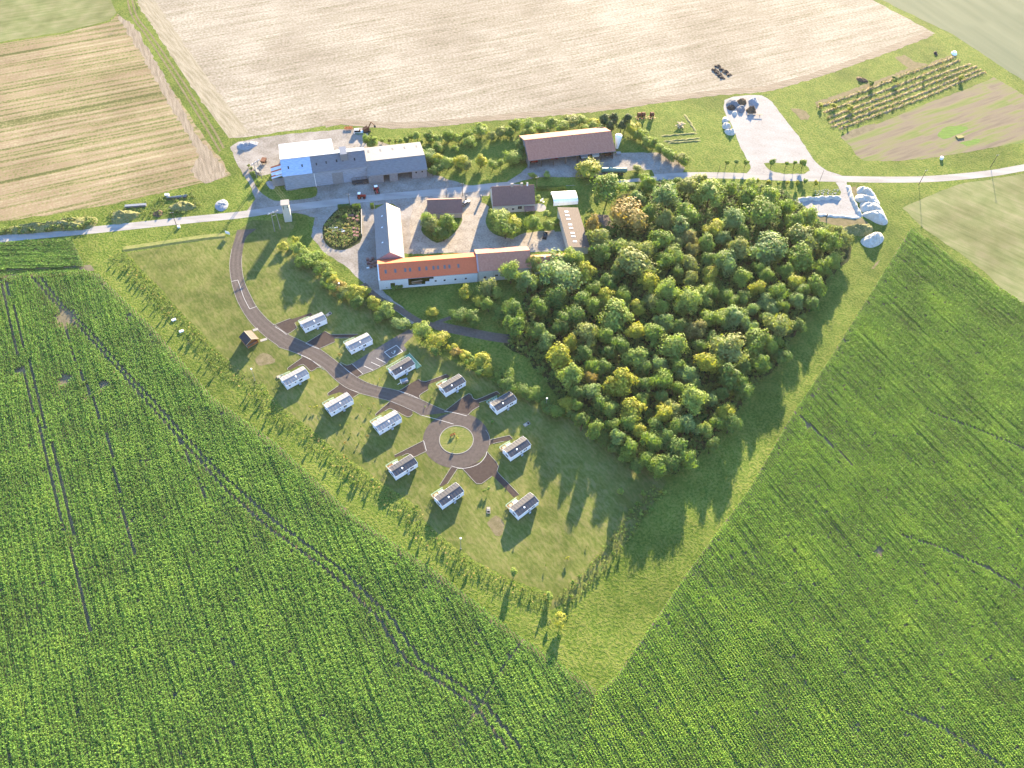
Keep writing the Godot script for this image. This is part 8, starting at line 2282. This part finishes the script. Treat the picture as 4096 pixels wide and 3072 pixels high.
	[-33.46,-292.98,2.9,6,"l","orchard"], [-28.15,-295.72,3.76,6,"y","orchard"], [-25.31,-293.3,2.41,5.26,"m","orchard"], [-19.63,-295.61,3.15,6,"y","orchard"],
	[-14.26,-294.3,2.53,5.45,"g","orchard"], [-10.81,-295.54,2.11,4.78,"g","orchard"], [-6.34,-299.85,4.03,6,"l","orchard"], [-3.17,-308.49,3.23,6,"d","orchard"],
	[-2.55,-301.63,3.55,6,"d","orchard"], [-0.93,-304.98,2.78,5.84,"d","orchard"], [25.49,-294.9,5.58,7.5,"y","orchard"], [48.94,-300.06,2.33,3,"m","orchard"],
	[2.98,-290.11,1.9,2.6,"l","verge"], [9.07,-291.5,2.27,2.8,"l","verge"], [27.96,-269.85,1.42,2,"g","verge"], [32.66,-285.47,2.07,3,"g","verge"],
	[51.39,-292.61,2.9,5,"g","verge"], [44.12,-285.57,2.97,5,"d","verge"], [-70.43,-305.2,2.1,6.5,"g","barnhedge"], [-67.59,-303.98,2.51,7,"l","barnhedge"],
	[-61.02,-308.35,0.89,3,"m","barnhedge"], [-58.3,-309.01,0.84,3,"m","barnhedge"], [-56.27,-308.67,1.11,3,"l","barnhedge"], [-53.92,-309.4,1.53,3.95,"d","barnhedge"],
	[-51.75,-311.31,1.62,4.1,"g","barnhedge"], [-49.11,-311.79,1.85,4.46,"l","barnhedge"], [-45.12,-312.15,1.9,4.55,"g","barnhedge"], [-42.21,-312.4,1.54,3.96,"l","barnhedge"],
	[-39.18,-311.69,1.25,3.51,"d","barnhedge"], [-35.01,-313.16,2.38,5.31,"g","barnhedge"], [-38.43,-304.62,2.2,5.02,"m","barnhedge"], [-43.09,-296.9,2.99,6.28,"b","barnhedge"],
	[-38.46,-294.99,2.43,5.38,"y","barnhedge"], [-37.67,-289.96,2.53,5.56,"d","barnhedge"], [-39.5,-287.71,2.12,4.9,"d","barnhedge"], [-64.24,-308.17,1.39,3,"l","barnhedge"],
	[-47.13,-308.29,1.11,3,"g","barnhedge"], [-31.04,-304.94,1.37,3.69,"l","barnhedge"], [-92.7,-237.05,1.93,3,"y","camphedge"], [-88.92,-241.46,1.29,3.2,"y","camphedge"],
	[-86.19,-234.66,2.64,5.46,"l","camphedge"], [-82.07,-232.61,2.49,5.23,"l","camphedge"], [-79.05,-231.39,3.24,5.5,"g","camphedge"], [-80.35,-227.23,3.57,5.5,"g","camphedge"],
	[-75.33,-225.58,3.32,5.5,"g","camphedge"], [-72.16,-221.68,2.72,5.5,"l","camphedge"], [-69.45,-219.64,2.4,5.1,"y","camphedge"], [-66.99,-215.53,2.68,5.5,"o","camphedge"],
	[-63.42,-214.27,2.36,5.04,"o","camphedge"], [-60.59,-212.58,2.65,5.47,"y","camphedge"], [-58.12,-214.07,2.48,5.22,"l","camphedge"], [-84.82,-230,2.25,4.88,"d","camphedge"],
	[-72.56,-217.86,1.96,4.44,"d","camphedge"], [-65.52,-211.58,1.71,4.06,"d","camphedge"], [-69.25,-216.08,2.6,5.39,"g","camphedge"], [-63.76,-213.64,2.57,5.36,"m","camphedge"],
	[-59.1,-213.44,3.76,5.8,"y","camphedge"], [-59.18,-208.84,2.54,5.31,"d","camphedge"], [-51.78,-207.85,3.57,5.8,"y","camphedge"], [-47.13,-206.02,3.26,5.8,"l","camphedge"],
	[-49.07,-202.4,2.49,5.23,"d","camphedge"], [-41.76,-200.04,2.88,5.8,"b","camphedge"], [-32.74,-197.87,3.34,5.8,"l","camphedge"], [-27.19,-193.5,3.39,5.8,"y","camphedge"],
	[-27.82,-187.96,1.59,3.89,"d","camphedge"], [-22.04,-190.39,1.68,3.82,"y","camphedge"], [-20.2,-188.63,1.72,3.88,"o","camphedge"], [-17.19,-187.15,2,4.3,"y","camphedge"],
	[-11.97,-184.51,3.03,5.5,"y","camphedge"], [-8.64,-180.94,2.25,4.67,"y","camphedge"], [-14.85,-184.87,1.99,4.28,"g","camphedge"], [-11.19,-180.33,1.87,4.11,"d","camphedge"],
	[-2.16,-178.81,2.71,5.36,"g","camphedge"], [-1.5,-175.37,2.55,5.12,"d","camphedge"], [-4.94,-178.42,1.86,4.09,"g","camphedge"], [3.71,-173.78,1.84,4.07,"d","camphedge"],
	[8.16,-172.04,2.53,5.09,"g","camphedge"], [11.76,-168.05,1.82,4.03,"d","camphedge"], [3.41,-172.83,2.56,5,"d","camphedge"], [7.67,-171.38,2.93,5,"d","camphedge"],
	[15.47,-165.61,2.9,5,"g","camphedge"], [18.91,-167.61,2.41,4.91,"y","camphedge"], [12.29,-165.75,1.89,4.13,"d","camphedge"], [21.8,-164,2.2,4.6,"d","camphedge"],
	[31.72,-154.81,2.6,5,"d","camphedge"], [35.31,-151.3,2.46,5,"d","camphedge"], [38.3,-148.67,2.58,5,"g","camphedge"], [42.42,-145.37,2.57,5,"d","camphedge"],
	[36.41,-135.68,1.34,3,"l","lawn tree"], [17.97,-92.19,2.28,4.2,"y","lawn tree"], [14.86,-91.95,0.88,2,"m","lawn tree"], [4.1,-105.86,1.34,4,"l","lawn tree"],
	[14.44,-99.54,1.33,3,"l","lawn tree"], [19.79,-112.2,0.64,2,"y","lawn tree"], [43.35,-135.79,1.05,2.5,"g","lawn tree"], [45.25,-130.65,0.95,2.2,"g","lawn tree"],
	[39.58,-129.73,0.76,2,"g","lawn tree"], [48.91,-136.85,0.67,2,"y","lawn tree"], [13.38,-109.5,0.36,1.4,"g","lawn tree"], [25.52,-116.7,0.37,1,"m","lawn tree"],
	[108.63,-308.59,1.78,5.2,"g","roadside young"], [114.94,-307.87,1.1,4.2,"g","roadside young"], [118.76,-308.83,1.11,4.5,"g","roadside young"], [122.56,-309.18,1.9,5.2,"l","roadside young"],
	[96.82,-307.21,1.34,4.6,"g","roadside young"], [92.66,-307.03,1.08,4.2,"b","roadside young"], [88.12,-305.76,1.27,4.6,"g","roadside young"], [105.66,-296.13,1.25,3.2,"y","roadside south"],
	[109.8,-295.49,1.13,3.2,"l","roadside south"], [113.69,-295.88,1.14,3.2,"y","roadside south"], [118.11,-296.79,1.14,3.2,"y","roadside south"], [121.87,-298.1,1.15,3.2,"b","roadside south"],
	[126.23,-297.31,1.34,3.6,"y","roadside south"], [98.67,-295.09,1.87,4,"b","roadside south"], [100.49,-295.36,1.25,3.4,"y","roadside south"], [139.73,-357.95,1.44,2.6,"y","plantation"],
	[145.86,-358.2,1.64,2.8,"y","plantation"], [153.49,-356.88,1.84,3.4,"y","plantation"], [168.46,-378.87,1.53,3.2,"d","plantation"], [181.46,-384.23,1.97,3.4,"d","plantation"],
	[196.67,-387.75,1.16,2.6,"l","plantation"], [215.93,-389.91,1.62,3,"y","plantation"], [188.1,-388.27,0.94,2,"l","plantation"], [163.22,-357.7,0.88,2,"y","plantation"],
	[167.89,-357.14,0.69,1.8,"l","plantation"], [147.41,-341.85,0.66,2,"l","plantation"], [150.16,-343.94,0.66,2,"l","plantation"], [175.14,-361.64,0.6,2,"l","plantation"],
	[172.42,-360.69,0.49,1.6,"y","plantation"], [208.41,-391.14,0.64,2.4,"l","plantation"], [174.51,-382.21,0.72,1.6,"m","plantation"], [160.55,-371.78,0.6,1.6,"m","plantation"],
	[169.32,-369.91,0.8,1.6,"l","plantation"], [192.75,-387.87,0.63,1.8,"m","plantation"], [180.17,-376.91,0.92,2,"l","plantation"], [154.14,-352.23,0.67,1.6,"l","plantation"],
	[155.79,-347.9,0.57,1.6,"l","plantation"], [148.24,-363.89,0.68,1.4,"l","plantation"], [206.25,-388.78,0.53,1.6,"l","plantation"], [-71.69,-257.01,1.2,2.4,"g","flower bed"],
	[-77.16,-247.15,0.86,1.2,"y","flower bed"], [-118.24,-285.39,0.88,2.2,"m","yard edge"], [-110.88,-274.54,1.61,3.5,"l","yard edge"], [-110.99,-272.45,1.07,2.5,"g","yard edge"],
	[-114.61,-280.1,1.22,2.6,"g","yard edge"], [-116.58,-283.65,0.96,2,"m","yard edge"], [-47.06,-219.48,1.83,2.2,"g","barn wall"], [-44.58,-219.7,1.48,2.2,"d","barn wall"],
	[-49.35,-219.34,0.91,1.6,"d","barn wall"], [-17.01,-152.31,0.62,2.6,"y","island"], [-6.77,-133.33,0.68,1.8,"g","lawn young"], [-5.25,-134.06,0.68,2,"l","lawn young"],
	[-44.09,-160.57,0,1,"g","lawn young"], [-27.09,-168.81,0.55,1,"l","lawn young"], [-5.94,-160.06,0.71,1.4,"g","lawn young"], [-67.01,-161.36,0.46,1.6,"y","lawn sapling"],
	[-65.61,-161.18,0.46,1.6,"y","lawn sapling"], [-64.82,-161.81,0.46,1.6,"y","lawn sapling"], [-50.06,-163.39,0.46,1.8,"l","lawn sapling"], [-47.36,-162.05,0.46,1.6,"l","lawn sapling"],
	[-46.19,-164.63,0.32,1.2,"o","lawn sapling"], [-53.02,-148.39,0.53,1,"o","lawn sapling"], [-48.11,-151.12,0.45,1.4,"l","lawn sapling"], [-49.1,-147.52,0.35,1,"y","lawn sapling"],
	[-46.11,-151.18,0.53,1.6,"o","lawn sapling"], [-51.87,-152.13,0.36,1,"m","lawn sapling"], [-55.69,-154.96,0.36,1.2,"m","lawn sapling"], [-48.96,-154.93,0.36,1.2,"l","lawn sapling"],
	[-45.75,-175.37,0.37,1,"y","lawn sapling"], [-61.39,-185.31,0.67,0.8,"o","lawn sapling"], [-46.74,-148.07,0.31,1.2,"l","lawn sapling"], [-53.56,-155.65,0.32,1.2,"l","lawn sapling"],
	[-28.84,-164.89,0.36,0.8,"g","lawn sapling"], [-27.22,-168.84,0.46,0.7,"m","lawn sapling"], [-47.27,-133.19,0.86,2,"g","strip extra"], [-46.12,-134.88,0.77,2,"l","strip extra"],
]
